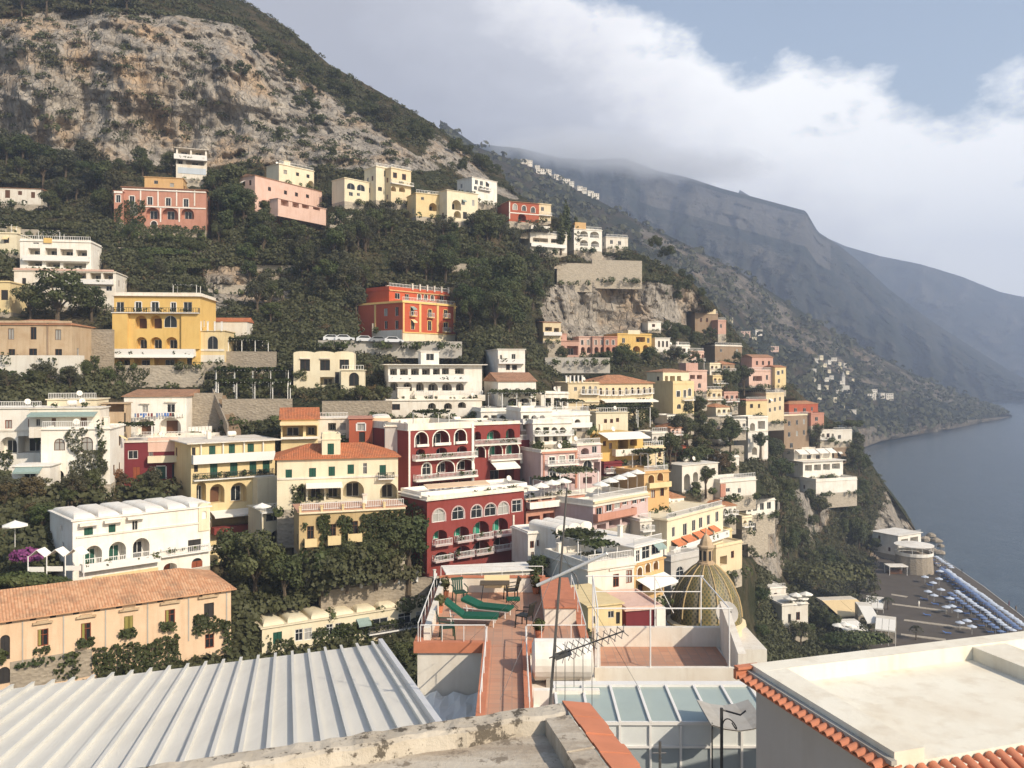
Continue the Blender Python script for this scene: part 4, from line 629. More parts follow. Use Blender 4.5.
for i, (x0, x1, yb, yt, Y, lb) in enumerate(((481, 523, 425, 412, 150, 'white vaulted terrace house below the brown-roofed house'), (521, 552, 431, 412, 142, 'white scalloped terrace house in the middle of the town'), (548, 590, 432, 416, 146, 'white roof terrace with chimneys below the cream hotel wing'), (533, 572, 445, 424, 139, 'white block with laundry in the middle of the town'))):
    B_('house', lb, 'house', x0, x1, yb, yt, Y, 18, 8, 'bright', ph=.7, ops=[(('av/r', 'v', 'av/p')[(k+i) % 3], x0+2+8.2*k, yt+3.2, x0+8+8.2*k, yt+9) for k in range(int((x1-x0-3)/8.2))]+[('v' if (k+i) % 2 else 'w', x0+2+9*k, yt+12.5, x0+7+9*k, yt+17.5) for k in range(int((x1-x0-3)/9))]+[('B', x0, x1, yt+8, yt+11, 1.0, ('bar', 'wall', 'wall', 'bar')[i])])
# --- walls
def stone_wall(lb, x0, x1, yb, yt, Y, yaw, mat='stone', ops=(), dep=1.2, name='retaining_wall'): return B_(name, lb, 'wall', x0, x1, yb, yt, Y, yaw, dep, mat, ops=ops, ph=.1, over=.02, rmat=mat, sink=2.6)
stone_wall('high stone bastion wall below the white villa on the rocky shoulder', 557, 592, 283, 263, 268, 14, 'palestone')
stone_wall('long stone bastion wall right of the white villas on the rocky shoulder', 592, 642, 280, 260, 272, 12, 'palestone')
stone_wall('rough stone wall with small square holes beside the annex garden', 321, 436, 612, 592, 104, 26, 'stone', [('V', 322, 434, 582, 592, 7)])
stone_wall('stone terrace wall above the cream four-storey house', 222, 292, 421, 400, 140, 10, 'stone')
stone_wall('tall shaded stone wall behind the white arches', 184, 222, 433, 394, 142, 10, 'stone')
stone_wall('stone terrace wall below the three-bay cream house', 322, 392, 418, 402, 142, 10, 'stone')
stone_wall('low garden wall below the pink villa hedge', 116, 206, 236, 228, 208, 10, 'stone', [('I', 116, 225, 206, 236, 14, 'leafdark')])
stone_wall('stone wall with arched vaults below the yellow hotel wing', 200, 276, 374, 352, 168, 8, 'stone')
stone_wall('rough terrace wall right of the long pink villa', 330, 361, 229, 214, 226, 20, 'palestone')
stone_wall('dark retaining wall between the old house and the yellow hotel', 72, 112, 372, 330, 160, 5, 'stone', [('I', 78, 356, 100, 370, 14)])
stone_wall('base wall under the yellow hotel', 112, 204, 386, 366, 164, 5, 'palestone', [('I', 112, 368, 150, 386, 8)])
stone_wall('grey roadside parapet wall below the red palazzo', 318, 462, 345, 341, 176, 14, 'concrete', name='road_wall', ops=[('I', 330, 341, 360, 345, 10), ('I', 400, 341, 450, 345, 10)])
stone_wall('grey roadside parapet wall above the pergola in the centre', 545, 610, 362, 358, 200, 14, 'concrete', name='road_wall')

for x0, x1, yb, yt, Y, lb in ((214, 262, 292, 285, 203, 'pale terrace wall on the bare bank right of the white stepped apartments'), (325, 352, 284, 278, 206, 'short pale wall among the trees left of the vermilion palazzo'), (452, 482, 270, 264, 224, 'pale terrace wall in the trees above the vermilion palazzo'), (418, 448, 258, 252, 226, 'upper pale terrace wall in the trees above the vermilion palazzo'), (478, 506, 284, 278, 218, 'broken wall in the grove right of the vermilion palazzo'), (118, 206, 252, 248, 205, 'terrace wall between the clipped hedges under the coral pink villa'), (0, 60, 234, 229, 212, 'garden wall under the long white house at the left'), (660, 700, 446, 441, 196, 'terrace wall in the gardens below the lemon tower house'), (700, 744, 452, 447, 212, 'long terrace wall in the right-hand gardens'), (690, 720, 424, 418, 216, 'upper terrace wall in the right-hand gardens'), (250, 300, 270, 265, 212, 'terrace wall under the long pale pink villa'), (372, 410, 330, 324, 196, 'pale wall at the left foot of the vermilion palazzo')):
    stone_wall(lb, x0, x1, yb, yt, Y, 12, 'palestone', name='terrace_wall')
for x0, x1, yb, yt, Y, w_, lb in ((700, 712, 436, 424, 215, 'bright', 'small white house half hidden in the gardens below the lemon tower house'), (716, 730, 418, 407, 228, 'palecream', 'small cream house in the trees left of the cream red-roofed villa'), (724, 738, 404, 393, 240, 'pink', 'small rose house in the trees under the dark oval tree'), (706, 722, 402, 391, 232, 'cream', 'little cream house right of the rose loggia house'), (726, 746, 430, 421, 236, 'offwhite', 'low grey-white house above the white three-storey villa'), (676, 690, 356, 346, 258, 'bright', 'white cottage with palm below the ridge right of the saffron house'), (690, 704, 362, 352, 262, 'palepink', 'little rose cottage under the grey-brown stone villa'), (820, 834, 440, 431, 310, 'offwhite', 'small white house right of the large brown stone villa'), (652, 668, 446, 434, 172, 'offwhite', 'white garden house below the tall cream hotel terrace'), (668, 684, 512, 498, 150, 'bright', 'white house squeezed behind the cream hotel with salmon end'), (742, 752, 530, 518, 176, 'palecream', 'narrow cream house behind the blue canopy'), (722, 736, 520, 506, 166, 'white', 'white house under the terrace with red steps'), (604, 622, 476, 464, 146, 'maroon', 'dark red arched house behind the white umbrellas'), (640, 652, 536, 522, 126, 'offwhite', 'white stair house at the end of the long faded pink building')):
    B_('house', lb, 'house', x0, x1, yb, yt, Y, 26, 6, w_, ph=.4, sink=3, roof=('flat', 'flat', 'hip')[int(x0) % 3], rise=.8, ops=[('w' if k % 2 else 'av', x0+1.6+k*5, yt+2.4, x0+4.6+k*5, yt+6.6) for k in range(int((x1-x0-2)/5)+1)]+[('B', x0, x1, yt+6.6, yt+8.6, .8)])

k_ = 0; REG = [(664, 380), (700, 350), (745, 345), (760, 420), (752, 500), (700, 505), (664, 470), (650, 440)]
def in_hull(x, y):
    for b in BLD:
        xs = [p[0] for p in b.hull]; ys = [p[1] for p in b.hull]
        if min(xs)-1 < x < max(xs)+1 and min(ys)-2 < y < max(ys)+2: return True
    return False
def in_reg(x, y):
    r = False
    for i in range(len(REG)):
        (x1, y1), (x2, y2) = REG[i], REG[(i+1) % len(REG)]
        if (y1 > y) != (y2 > y) and x < (x2-x1)*(y-y1)/(y2-y1)+x1: r = not r
    return r
CW = {'bright': 'white', 'palecream': 'cream', 'palepink': 'rose', 'offwhite': 'grey-white', 'lemon': 'yellow', 'brick': 'brick red', 'brownwall': 'brown stone'}
for _ in range(1500):
    if k_ >= 26: break
    x, y = rng.uniform(650, 760), rng.uniform(345, 505); w, h = rng.uniform(9, 15), rng.uniform(7, 12)
    if not in_reg(x+w/2, y) or any(in_hull(a, c) for a in (x, x+w/2, x+w) for c in (y, y-h/2, y-h)): continue
    Y = 178+(x-660)*.65-(y-440)*.6; wl = list(CW)[k_ % 7]; rf = ('flat', 'flat', 'hip', 'gable')[k_ % 4]; k_ += 1
    B_('house', f"small {CW[wl]} {'flat-roofed' if rf == 'flat' else 'tile-roofed'} house tucked among the gardens of the right-hand slope", 'house', x, x+w, y, y-h, Y, rng.uniform(18, 36), 5.5, wl, roof=rf, rise=.9, ph=.35, sink=3, group='small houses among the right-hand gardens', ops=[(('w', 'av', 'w')[i % 3], x+1.2+i*4.2, y-h+2, x+3.6+i*4.2, y-h+5.4) for i in range(int((w-1)/4.2))]+[('B', x, x+w, y-h+5.4, y-h+7, .7)])
# ------------------------------------------------------------------ the land
def curve(pts):
    a = np.array(pts, float); return lambda x: np.interp(x, a[:, 0], a[:, 1])
RIDGE = curve([(-260, -150), (0, -70), (100, -50), (200, -20), (256, 8), (290, 30), (330, 65), (380, 92), (430, 122), (470, 150), (500, 172), (515, 192), (560, 220), (600, 236), (640, 254), (690, 280), (712, 302), (740, 337), (770, 367), (800, 394), (830, 420), (852, 436), (868, 458), (885, 484), (905, 510), (918, 534), (930, 552)])
FOOT = curve([(-260, 800), (860, 800), (866, 660), (876, 600), (884, 585), (900, 572), (912, 562), (930, 554)])
CTRL = [(-260, 700, 62), (-260, 400, 130), (-260, 160, 235), (-260, 0, 262), (-100, 160, 238), (-100, 0, 264), (0, 700, 70), (120, 690, 80), (0, 590, 92), (60, 590, 92), (30, 500, 108), (100, 500, 112), (0, 392, 140), (100, 395, 146), (60, 330, 172), (180, 290, 195), (240, 280, 205), (240, 240, 215), (30, 225, 215),
        (0, 160, 246), (60, 165, 246), (130, 160, 250), (250, 162, 256), (330, 165, 256), (400, 165, 262), (0, 0, 268), (130, 10, 272), (250, 20, 300), (330, 75, 318), (430, 130, 322), (500, 178, 330), (0, -60, 330), (200, -15, 330), (256, 10, 340), (280, 250, 212), (330, 280, 200), (330, 240, 214), (420, 240, 225), (480, 280, 218), (500, 320, 200), (540, 250, 255), (560, 290, 262), (560, 335, 250), (620, 290, 275), (650, 310, 285), (690, 285, 300), (700, 300, 300), (640, 320, 272), (520, 205, 290), (600, 240, 300),
        (740, 340, 335), (770, 370, 335), (800, 398, 336), (850, 440, 336), (868, 460, 336), (885, 486, 336), (905, 512, 336), (915, 540, 336), (905, 570, 283), (880, 590, 258), (870, 640, 210), (840, 580, 270), (800, 560, 250), (820, 530, 284), (860, 540, 302), (860, 500, 314), (800, 510, 266), (770, 530, 228), (785, 575, 234), (760, 600, 190), (760, 640, 165), (820, 640, 200), (830, 600, 232), (780, 480, 250), (720, 440, 200), (700, 420, 205), (660, 480, 150), (740, 520, 168), (720, 590, 128), (700, 620, 120), (660, 640, 92), (600, 640, 84), (560, 600, 98), (440, 640, 97), (400, 590, 107), (320, 600, 103), (280, 610, 100), (250, 660, 92), (430, 700, 80), (600, 720, 70), (720, 700, 90), (860, 700, 165), (780, 780, 120), (500, 790, 52), (0, 790, 50), (240, 790, 55), (-260, 790, 48), (300, 540, 108), (230, 590, 104), (420, 560, 110), (160, 500, 112)]
pts = [c for c in CTRL]
for b in BLD:
    if b.args[0] > 2.5:
        for p, _ in b.corners(): x, y = pix(p); pts.append((x, y, p.y))
pts = np.array(pts); X_ = pts[:, :2]/100; Ld = np.log(pts[:, 2])
def U_(d2): return np.where(d2 > 1e-12, .5*d2*np.log(d2+1e-12), 0)
d2 = ((X_[:, None]-X_[None])**2).sum(-1); n_ = NPT = len(X_); K_ = U_(d2)+np.eye(n_)*.035; Pm = np.c_[np.ones(n_), X_]
A_ = np.zeros((n_+3, n_+3)); A_[:n_, :n_] = K_; A_[:n_, n_:] = Pm; A_[n_:, :n_] = Pm.T
W_ = np.linalg.solve(A_, np.r_[Ld, 0, 0, 0])
def depth(x, y):
    q = np.stack([np.ravel(x), np.ravel(y)], 1)/100; out = np.empty(len(q))
    for i in range(0, len(q), 20000):
        c = q[i:i+20000]; out[i:i+20000] = U_(((c[:, None]-X_[None])**2).sum(-1))@W_[:NPT]+W_[NPT]+c@W_[NPT+1:]
    return np.exp(np.clip(out, 3.6, 6.2)).reshape(np.shape(x))
def hull(pts):
    p = sorted(set((round(a, 3), round(b, 3)) for a, b in pts))
    def half(q):
        h = []
        for a in q:
            while len(h) > 1 and (h[-1][0]-h[-2][0])*(a[1]-h[-2][1])-(h[-1][1]-h[-2][1])*(a[0]-h[-2][0]) <= 0: h.pop()
            h.append(a)
        return h[:-1]
    return half(p)+half(p[::-1])
def inside(poly, x, y, pad=0):
    """convex or not: even-odd test"""
    x = np.asarray(x); y = np.asarray(y); r = np.zeros(x.shape, bool); n = len(poly)
    for i in range(n):
        (x1, y1), (x2, y2) = poly[i], poly[(i+1) % n]
        if y1 == y2: continue
        c = ((y1 > y) != (y2 > y)) & (x < (x2-x1)*(y-y1)/(y2-y1)+x1); r ^= c
    return r
HULLS = [(hull(b.hull), b.far, b.near) for b in BLD]
def grow(poly, k):
    cx = sum(p[0] for p in poly)/len(poly); cy = sum(p[1] for p in poly)/len(poly); o = []
    for x, y in poly: e = math.hypot(x-cx, y-cy)+1e-6; o.append((x+(x-cx)/e*k, y+(y-cy)/e*k))
    return o
HULLS += [([(662, 560), (690, 535), (725, 535), (752, 565), (755, 645), (660, 645)], 128, 112)]
NX, NY, NB = 560, 430, 14
gx = np.linspace(-260, 930, NX); t_ = np.linspace(0, 1, NY); yt_ = RIDGE(gx); yb_ = FOOT(gx)
GX = np.repeat(gx[None], NY, 0); GY = yt_[None]+(yb_-yt_)[None]*t_[:, None]; D0 = depth(GX, GY)
ROCKS = [[(-260, 20), (0, 16), (60, 8), (140, 12), (200, 18), (240, 26), (300, 78), (345, 100), (400, 148), (450, 172), (380, 172), (330, 168), (250, 162), (210, 166), (150, 162), (100, 165), (60, 150), (0, 142), (-260, 140)],
         [(538, 300), (556, 282), (640, 282), (692, 284), (704, 312), (670, 330), (600, 338), (548, 338)], [(764, 500), (800, 488), (836, 500), (812, 560), (776, 580), (756, 560)], [(884, 486), (930, 552), (900, 574), (878, 588), (872, 540)], [(430, 128), (500, 178), (520, 200), (470, 186), (420, 160)], [(200, 262), (290, 272), (292, 300), (210, 312)], [(410, 232), (450, 230), (470, 262), (430, 270)], [(545, 210), (640, 260), (560, 262)]]
ROCKW = [1, .85, .5, .8, .55, .5, .3, .3]
P3 = np.stack([(GX-512)/F*D0, D0, H+(YH-GY)/F*D0], -1).reshape(-1, 3)
rock = np.zeros(GX.shape)
for poly, w in zip(ROCKS, ROCKW): rock = np.maximum(rock, inside(poly, GX, GY)*w)
for _ in range(3):
    rp = np.pad(rock, 1, 'edge'); rock = (rp[:-2, 1:-1]+rp[2:, 1:-1]+rp[1:-1, :-2]+rp[1:-1, 2:]+rp[1:-1, 1:-1]*2)/6
n1 = fbm(P3*np.array([.06, .06, .013]), 5, 3).reshape(GX.shape); n2 = fbm(P3*np.array([.16, .16, .09]), 4, 9).reshape(GX.shape); n3 = fbm(P3*.05, 4, 21).reshape(GX.shape)
n4 = fbm(P3*np.array([.03, .03, .14]), 4, 33).reshape(GX.shape)
n5 = fbm(P3*np.array([.5, .5, .32]), 3, 41).reshape(GX.shape)
rockm = np.clip(rock*1.45+n3*1.5-.22-.35*np.clip((62-GY)/50, 0, 1)*(GX < 330), 0, 1)*(rock > .02)
D1 = D0*(1+n3*.004)+rockm*(-(1-np.abs(n1)*2.6)*6-n2*4-n5*2.8-np.round(n4*5)/5*5+5)-(1-rockm)*n2*1.5*np.clip((D0-120)/80, 0, 1)
def hollow(cx, cy, rx, ry, k): m_ = ((GX-cx)/rx+n2*.5)**2+((GY-cy)/ry+n2*.4)**2; return k*.5*np.clip(1-m_, 0, 1)**.6
D1 = D1+hollow(149, 156, 27, 54, 10)*(GY < 172)+hollow(22, 140, 30, 36, 9)+hollow(190, 130, 14, 16, 5)+hollow(100, 120, 9, 40, 4)
for poly, far, near in HULLS:
    xs = [p[0] for p in poly]; ys = [p[1] for p in poly]; m = (GX > min(xs)-1) & (GX < max(xs)+1) & (GY > min(ys)-1) & (GY < max(ys)+1)
    if m.any():
        mi = np.where(m); ins = inside(grow(poly, 1.5), GX[mi], GY[mi]); D1[mi[0][ins], mi[1][ins]] = np.maximum(D1[mi[0][ins], mi[1][ins]], far+.4)
TP = np.stack([(GX-512)/F*D1, D1, H+(YH-GY)/F*D1], -1)
back = []
for k in range(1, NB+1):
    q = TP[0].copy(); q[:, 1] += k*16; q[:, 2] += -k*k*.9*np.clip((q[:, 2]-5)/60, .05, 1)+fbm(q*.05, 3, 2)*2; q[:, 2] = np.maximum(q[:, 2], -4); back.append(q)
skirt = TP[-1].copy(); skirt[:, 2] = -4; skirt[:, 1] -= 1
V = np.concatenate([np.array(back[::-1]), TP, skirt[None]], 0); NR = V.shape[0]
RK = np.concatenate([np.repeat(rockm[:1], NB, 0)*.5, rockm, rockm[-1:]], 0)
def sheet(name, V, mat, attrs=None, kind='structure', smooth=True):
    nr, nc = V.shape[:2]; me = bpy.data.meshes.new(name); i = np.arange(nr*nc).reshape(nr, nc)
    q = np.stack([i[1:, :-1], i[1:, 1:], i[:-1, 1:], i[:-1, :-1]], -1).reshape(-1, 4)
    me.vertices.add(nr*nc); me.vertices.foreach_set('co', V.reshape(-1).astype(np.float32)); me.loops.add(q.size); me.polygons.add(len(q)); me.loops.foreach_set('vertex_index', q.ravel().astype(np.int32))
    me.polygons.foreach_set('loop_start', np.arange(0, q.size, 4, dtype=np.int32)); me.polygons.foreach_set('loop_total', np.full(len(q), 4, dtype=np.int32)); me.polygons.foreach_set('use_smooth', [smooth]*len(q))
    for k, a in (attrs or {}).items(): at = me.attributes.new(k, 'FLOAT', 'POINT'); at.data.foreach_set('value', a.ravel().astype(np.float32))
    me.update(calc_edges=True); me.materials.append(mat); o = bpy.data.objects.new(name, me); COL.objects.link(o); o['kind'] = kind; return o
def land_material(name, rocks=((.19, .17, .145), (.42, .375, .315), (.46, .30, .16)), soils=((.026, .032, .015), (.058, .058, .030), (.105, .08, .048)), k=1.0):
    m = bpy.data.materials.new(name); t = nt(m); p = principled(t, .95, .08); pos = posn(t); at = N(t, 'ShaderNodeAttribute', attribute_name='rock')
    a = noise(t, posn(t, (1, 1, .32)), .22*k, 8, .68); b = noise(t, pos, .06*k, 5, .6); c = noise(t, pos, .9*k, 5, .7); s = noise(t, posn(t, (.25, .25, 1.5)), .35*k, 5, .6)
    rc = mixc(t, ramp(t, a, [(.36, 0), (.64, 1)]), c4(rocks[0]), c4(rocks[1])); rc = mixc(t, ramp(t, b, [(.5, 0), (.66, .75)]), rc, c4(rocks[2])); rc = mixc(t, ramp(t, s, [(.36, .6), (.46, 0)]), rc, c4(rocks[0], .55)); rc = mixc(t, ramp(t, c, [(.3, .6), (.5, 0)]), rc, c4(rocks[0], .5))
    so = mixc(t, ramp(t, c, [(.4, 0), (.62, 1)]), c4(soils[0]), c4(soils[1])); so = mixc(t, ramp(t, b, [(.45, 0), (.62, .8)]), so, c4(soils[2]))
    gr = ramp(t, mth(t, 'ADD', at.outputs['Fac'], mth(t, 'MULTIPLY', mth(t, 'SUBTRACT', c, .5), 1.1)), [(.36, 0), (.5, 1)])
    wp = N(t, 'ShaderNodeVectorMath', operation='MULTIPLY_ADD'); nv = N(t, 'ShaderNodeTexNoise'); nv.inputs['Scale'].default_value = .3*k; nv.inputs['Detail'].default_value = 4; L(t, pos, nv.inputs['Vector']); L(t, nv.outputs['Color'], wp.inputs[0]); wp.inputs[1].default_value = (3/k, 3/k, 3/k); L(t, posn(t, (1, 1, .3)), wp.inputs[2])
    v1 = N(t, 'ShaderNodeTexVoronoi', feature='F1'); v1.inputs['Scale'].default_value = .42*k; L(t, wp.outputs[0], v1.inputs['Vector']); v2 = N(t, 'ShaderNodeTexVoronoi', feature='DISTANCE_TO_EDGE'); v2.inputs['Scale'].default_value = .42*k; L(t, wp.outputs[0], v2.inputs['Vector']); v3 = N(t, 'ShaderNodeTexVoronoi', feature='F1'); v3.inputs['Scale'].default_value = 1.3*k; L(t, wp.outputs[0], v3.inputs['Vector'])
    bw = N(t, 'ShaderNodeRGBToBW'); L(t, v1.outputs['Color'], bw.inputs[0]); bw3 = N(t, 'ShaderNodeRGBToBW'); L(t, v3.outputs['Color'], bw3.inputs[0])
    rc = mixc(t, ramp(t, v2.outputs['Distance'], [(.0, .4), (.05, 0)]), rc, c4(rocks[0], .45)); rc = mixc(t, mth(t, 'MULTIPLY', bw3.outputs[0], .3), rc, c4(rocks[1], 1.2))
    hgt = mth(t, 'ADD', mth(t, 'ADD', mth(t, 'MULTIPLY', bw.outputs[0], .9), mth(t, 'MULTIPLY', bw3.outputs[0], .35)), mth(t, 'MULTIPLY', a, .6)); hgt = mth(t, 'ADD', hgt, mth(t, 'MULTIPLY', ramp(t, v2.outputs['Distance'], [(0, 0), (.12, 1)]), .22))
    L(t, mixc(t, gr, so, rc), p.inputs['Base Color']); bump(t, p, hgt, 1.0, 1.6/k); return m
tag(sheet('hillside', V, land_material('hill_mat'), {'rock': RK}), None, None)
# distant slopes: ridge line and foot line given with their distances
def far_hill(name, ridge, foot, nx, ny, seed, amp, mat, rk, lat=1.0, back=400, cliff=1.0):
    r = np.array(ridge, float); f = np.array(foot, float); gx = np.linspace(r[0, 0], r[-1, 0], nx); s = np.linspace(0, 1, ny)
    def line(a): 
        x = gx; return np.interp(x, a[:, 0], a[:, 1]), np.exp(np.interp(x, a[:, 0], np.log(a[:, 2])))
    ry, rd = line(r); fy, fd = line(f); y = ry[None]+(fy-ry)[None]*s[:, None]; sd = np.clip(s/cliff, 0, 1); d = np.exp(np.log(rd)[None]+(np.log(fd)-np.log(rd))[None]*sd[:, None])
    p = np.stack([(gx[None]-512)/F*d, d, H+(YH-y)/F*d], -1); q = p.reshape(-1, 3); L0 = rd.mean()
    gp = np.stack([np.repeat(gx[None], ny, 0).ravel()/(30 if lat > 2 else 22), np.repeat(s[:, None], nx, 1).ravel()*1.5, 0*q[:, 0]], 1); gp[:, 0] += fbm(q*5/L0, 3, seed+9)*1.2+gp[:, 1]*.8; gul = (1-np.abs(fbm(gp, 5, seed))*2.4).reshape(d.shape); fine = fbm(q*40/L0, 4, seed+4).reshape(d.shape); w = np.sin(np.clip(s, 0, 1)*math.pi)[:, None]**.5*.8+(.1 if cliff == 1 else .32)*np.clip(s, 0, 1)[:, None]+.05
    d2 = d-gul*amp*w-fine*amp*.22; p = np.stack([(gx[None]-512)/F*d2, d2, H+(YH-y)/F*d2], -1)
    bk = []
    for k in range(1, 7): b = p[0].copy(); b[:, 1] += back*k/6; b[:, 2] -= b[:, 2]*(k/6)**2*.8; bk.append(b)
    p2 = np.concatenate([np.array(bk[::-1]), p]); ra = np.concatenate([np.zeros((6, nx)), rk(gx[None]+y*0, y, s[:, None]+0*y, fine, gul)])
    return sheet(name, p2, mat, {'rock': ra}), p
mB = land_material('mid_slope', ((.12, .105, .085), (.26, .22, .17), (.24, .17, .10)), ((.018, .025, .014), (.038, .042, .024), (.085, .062, .040)), .45)
hB, pB = far_hill('headland', [(440, 120, 900), (480, 148, 900), (530, 166, 920), (590, 196, 930), (640, 222, 940), (690, 246, 950), (740, 272, 980), (790, 304, 1020), (830, 330, 1050), (870, 351, 1100), (910, 372, 1150), (960, 394, 1210), (990, 406, 1240), (1012, 415, 1280)],
         [(440, 260, 440), (480, 260, 460), (560, 290, 480), (640, 320, 520), (700, 350, 560), (780, 425, 640), (850, 453, 700), (880, 441.5, 815), (950, 429.5, 990), (1012, 416.6, 1275)], 220, 120, 5, 34, mB,
         lambda x, y, s, f, g: np.clip(np.where(s > .8, .55, .0)*(x > 830)+np.where((s < .35) & (s > .02), .42, 0)*(x > 640)+f*.5+.02, 0, 1), cliff=.86)
mC = land_material('far_slope', ((.06, .058, .052), (.13, .118, .10), (.09, .078, .06)), ((.008, .014, .011), (.026, .032, .021), (.056, .050, .036)), .16)  # dark maquis tones, darkened further to carry the cloud shadow on these mountains
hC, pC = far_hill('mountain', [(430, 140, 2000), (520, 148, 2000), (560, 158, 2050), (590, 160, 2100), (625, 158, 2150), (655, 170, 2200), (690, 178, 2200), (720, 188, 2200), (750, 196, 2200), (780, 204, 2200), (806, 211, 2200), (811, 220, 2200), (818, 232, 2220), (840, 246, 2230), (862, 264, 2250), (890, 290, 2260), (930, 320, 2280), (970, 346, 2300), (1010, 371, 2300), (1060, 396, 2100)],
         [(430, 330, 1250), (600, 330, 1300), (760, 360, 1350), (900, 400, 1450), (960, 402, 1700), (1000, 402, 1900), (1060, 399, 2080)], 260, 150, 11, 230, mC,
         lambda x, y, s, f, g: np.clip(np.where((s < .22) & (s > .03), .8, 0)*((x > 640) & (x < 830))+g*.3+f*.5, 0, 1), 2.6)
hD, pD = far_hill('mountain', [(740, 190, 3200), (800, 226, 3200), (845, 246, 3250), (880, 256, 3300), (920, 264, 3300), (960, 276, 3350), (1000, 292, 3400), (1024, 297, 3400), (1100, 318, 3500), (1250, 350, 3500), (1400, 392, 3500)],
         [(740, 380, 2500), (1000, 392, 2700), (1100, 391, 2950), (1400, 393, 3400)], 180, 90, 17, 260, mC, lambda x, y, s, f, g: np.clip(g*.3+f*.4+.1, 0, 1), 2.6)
# sea and beach
def ground(x, y, z0): Yd = (H-z0)*F/(y-YH); return Vector(((x-512)/F*Yd, Yd, z0))
m = bpy.data.materials.new('sea_water'); t = nt(m); p = principled(t, .16, .5); p.inputs['Base Color'].default_value = (.012, .03, .045, 1)
w1 = noise(t, posn(t, (1, .6, 1)), .25, 5, .65); w2 = noise(t, posn(t), 1.4, 3); b = noise(t, posn(t, (1, .4, 1)), .012, 4); L(t, mixc(t, ramp(t, noise(t, posn(t, (1, .45, 1)), .09, 7, .7), [(.4, 0), (.62, .7)]), mixc(t, b, (.022, .042, .060, 1), (.036, .062, .082, 1)), (.06, .088, .108, 1)), p.inputs['Base Color'])
bump(t, p, mth(t, 'ADD', w1, mth(t, 'MULTIPLY', w2, .3)), .8, .9)
mb = MB(); mb.face([(-700, -60, 0), (5200, -60, 0), (5200, 4050, 0), (-700, 4050, 0)]); o = mb.build('sea', m); o['kind'] = 'structure'
m = bpy.data.materials.new('beach_shingle'); t = nt(m); p = principled(t, .95, .1); a = noise(t, posn(t), .3, 6, .6); b = noise(t, posn(t), 3, 3); L(t, mixc(t, a, (.075, .064, .054, 1), (.125, .108, .092, 1)), p.inputs['Base Color']); bump(t, p, b, .5, .1)
shore = [(912, 552), (930, 554), (943, 559), (960, 570), (984, 586.5), (1012, 608), (1026, 619), (1060, 646), (1110, 690), (1200, 780)]
inn = [(868, 560), (866, 566), (866, 574), (862, 586), (858, 600), (850, 620), (835, 650), (800, 700), (780, 740), (740, 790)]
rows = []
for k, tt in enumerate((-.06, 0, .06, .2, .45, .75, 1)):
    z = (-1.2, 0.05, .9, 1.4, 1.6, 1.8, 2.2)[k]; row = []
    for s, i in zip(shore, inn):
        a = ground(*s, .2); c = ground(*i, 2.2); q = a+(c-a)*tt; row.append((q.x, q.y, z))
    rows.append(row)
o = sheet('beach', np.array(rows)[::-1], m)
for i, (x1, y1, x2, y2) in enumerate(((882, 593, 907, 597), (891, 604, 947, 611), (904, 620, 971, 628.5), (901, 634.5, 946, 640))):
    a = ground(x1, y1, 1.75); c = ground(x2, y2, 1.75); d = (c-a).normalized(); w = Vector((-d.y, d.x, 0)); mb = MB(); mb.box(a-w*.8-Z*.5, c-a, w*1.6, Z*.55); q = mb.build('boardwalk', 'palestone'); q['kind'] = 'structure'
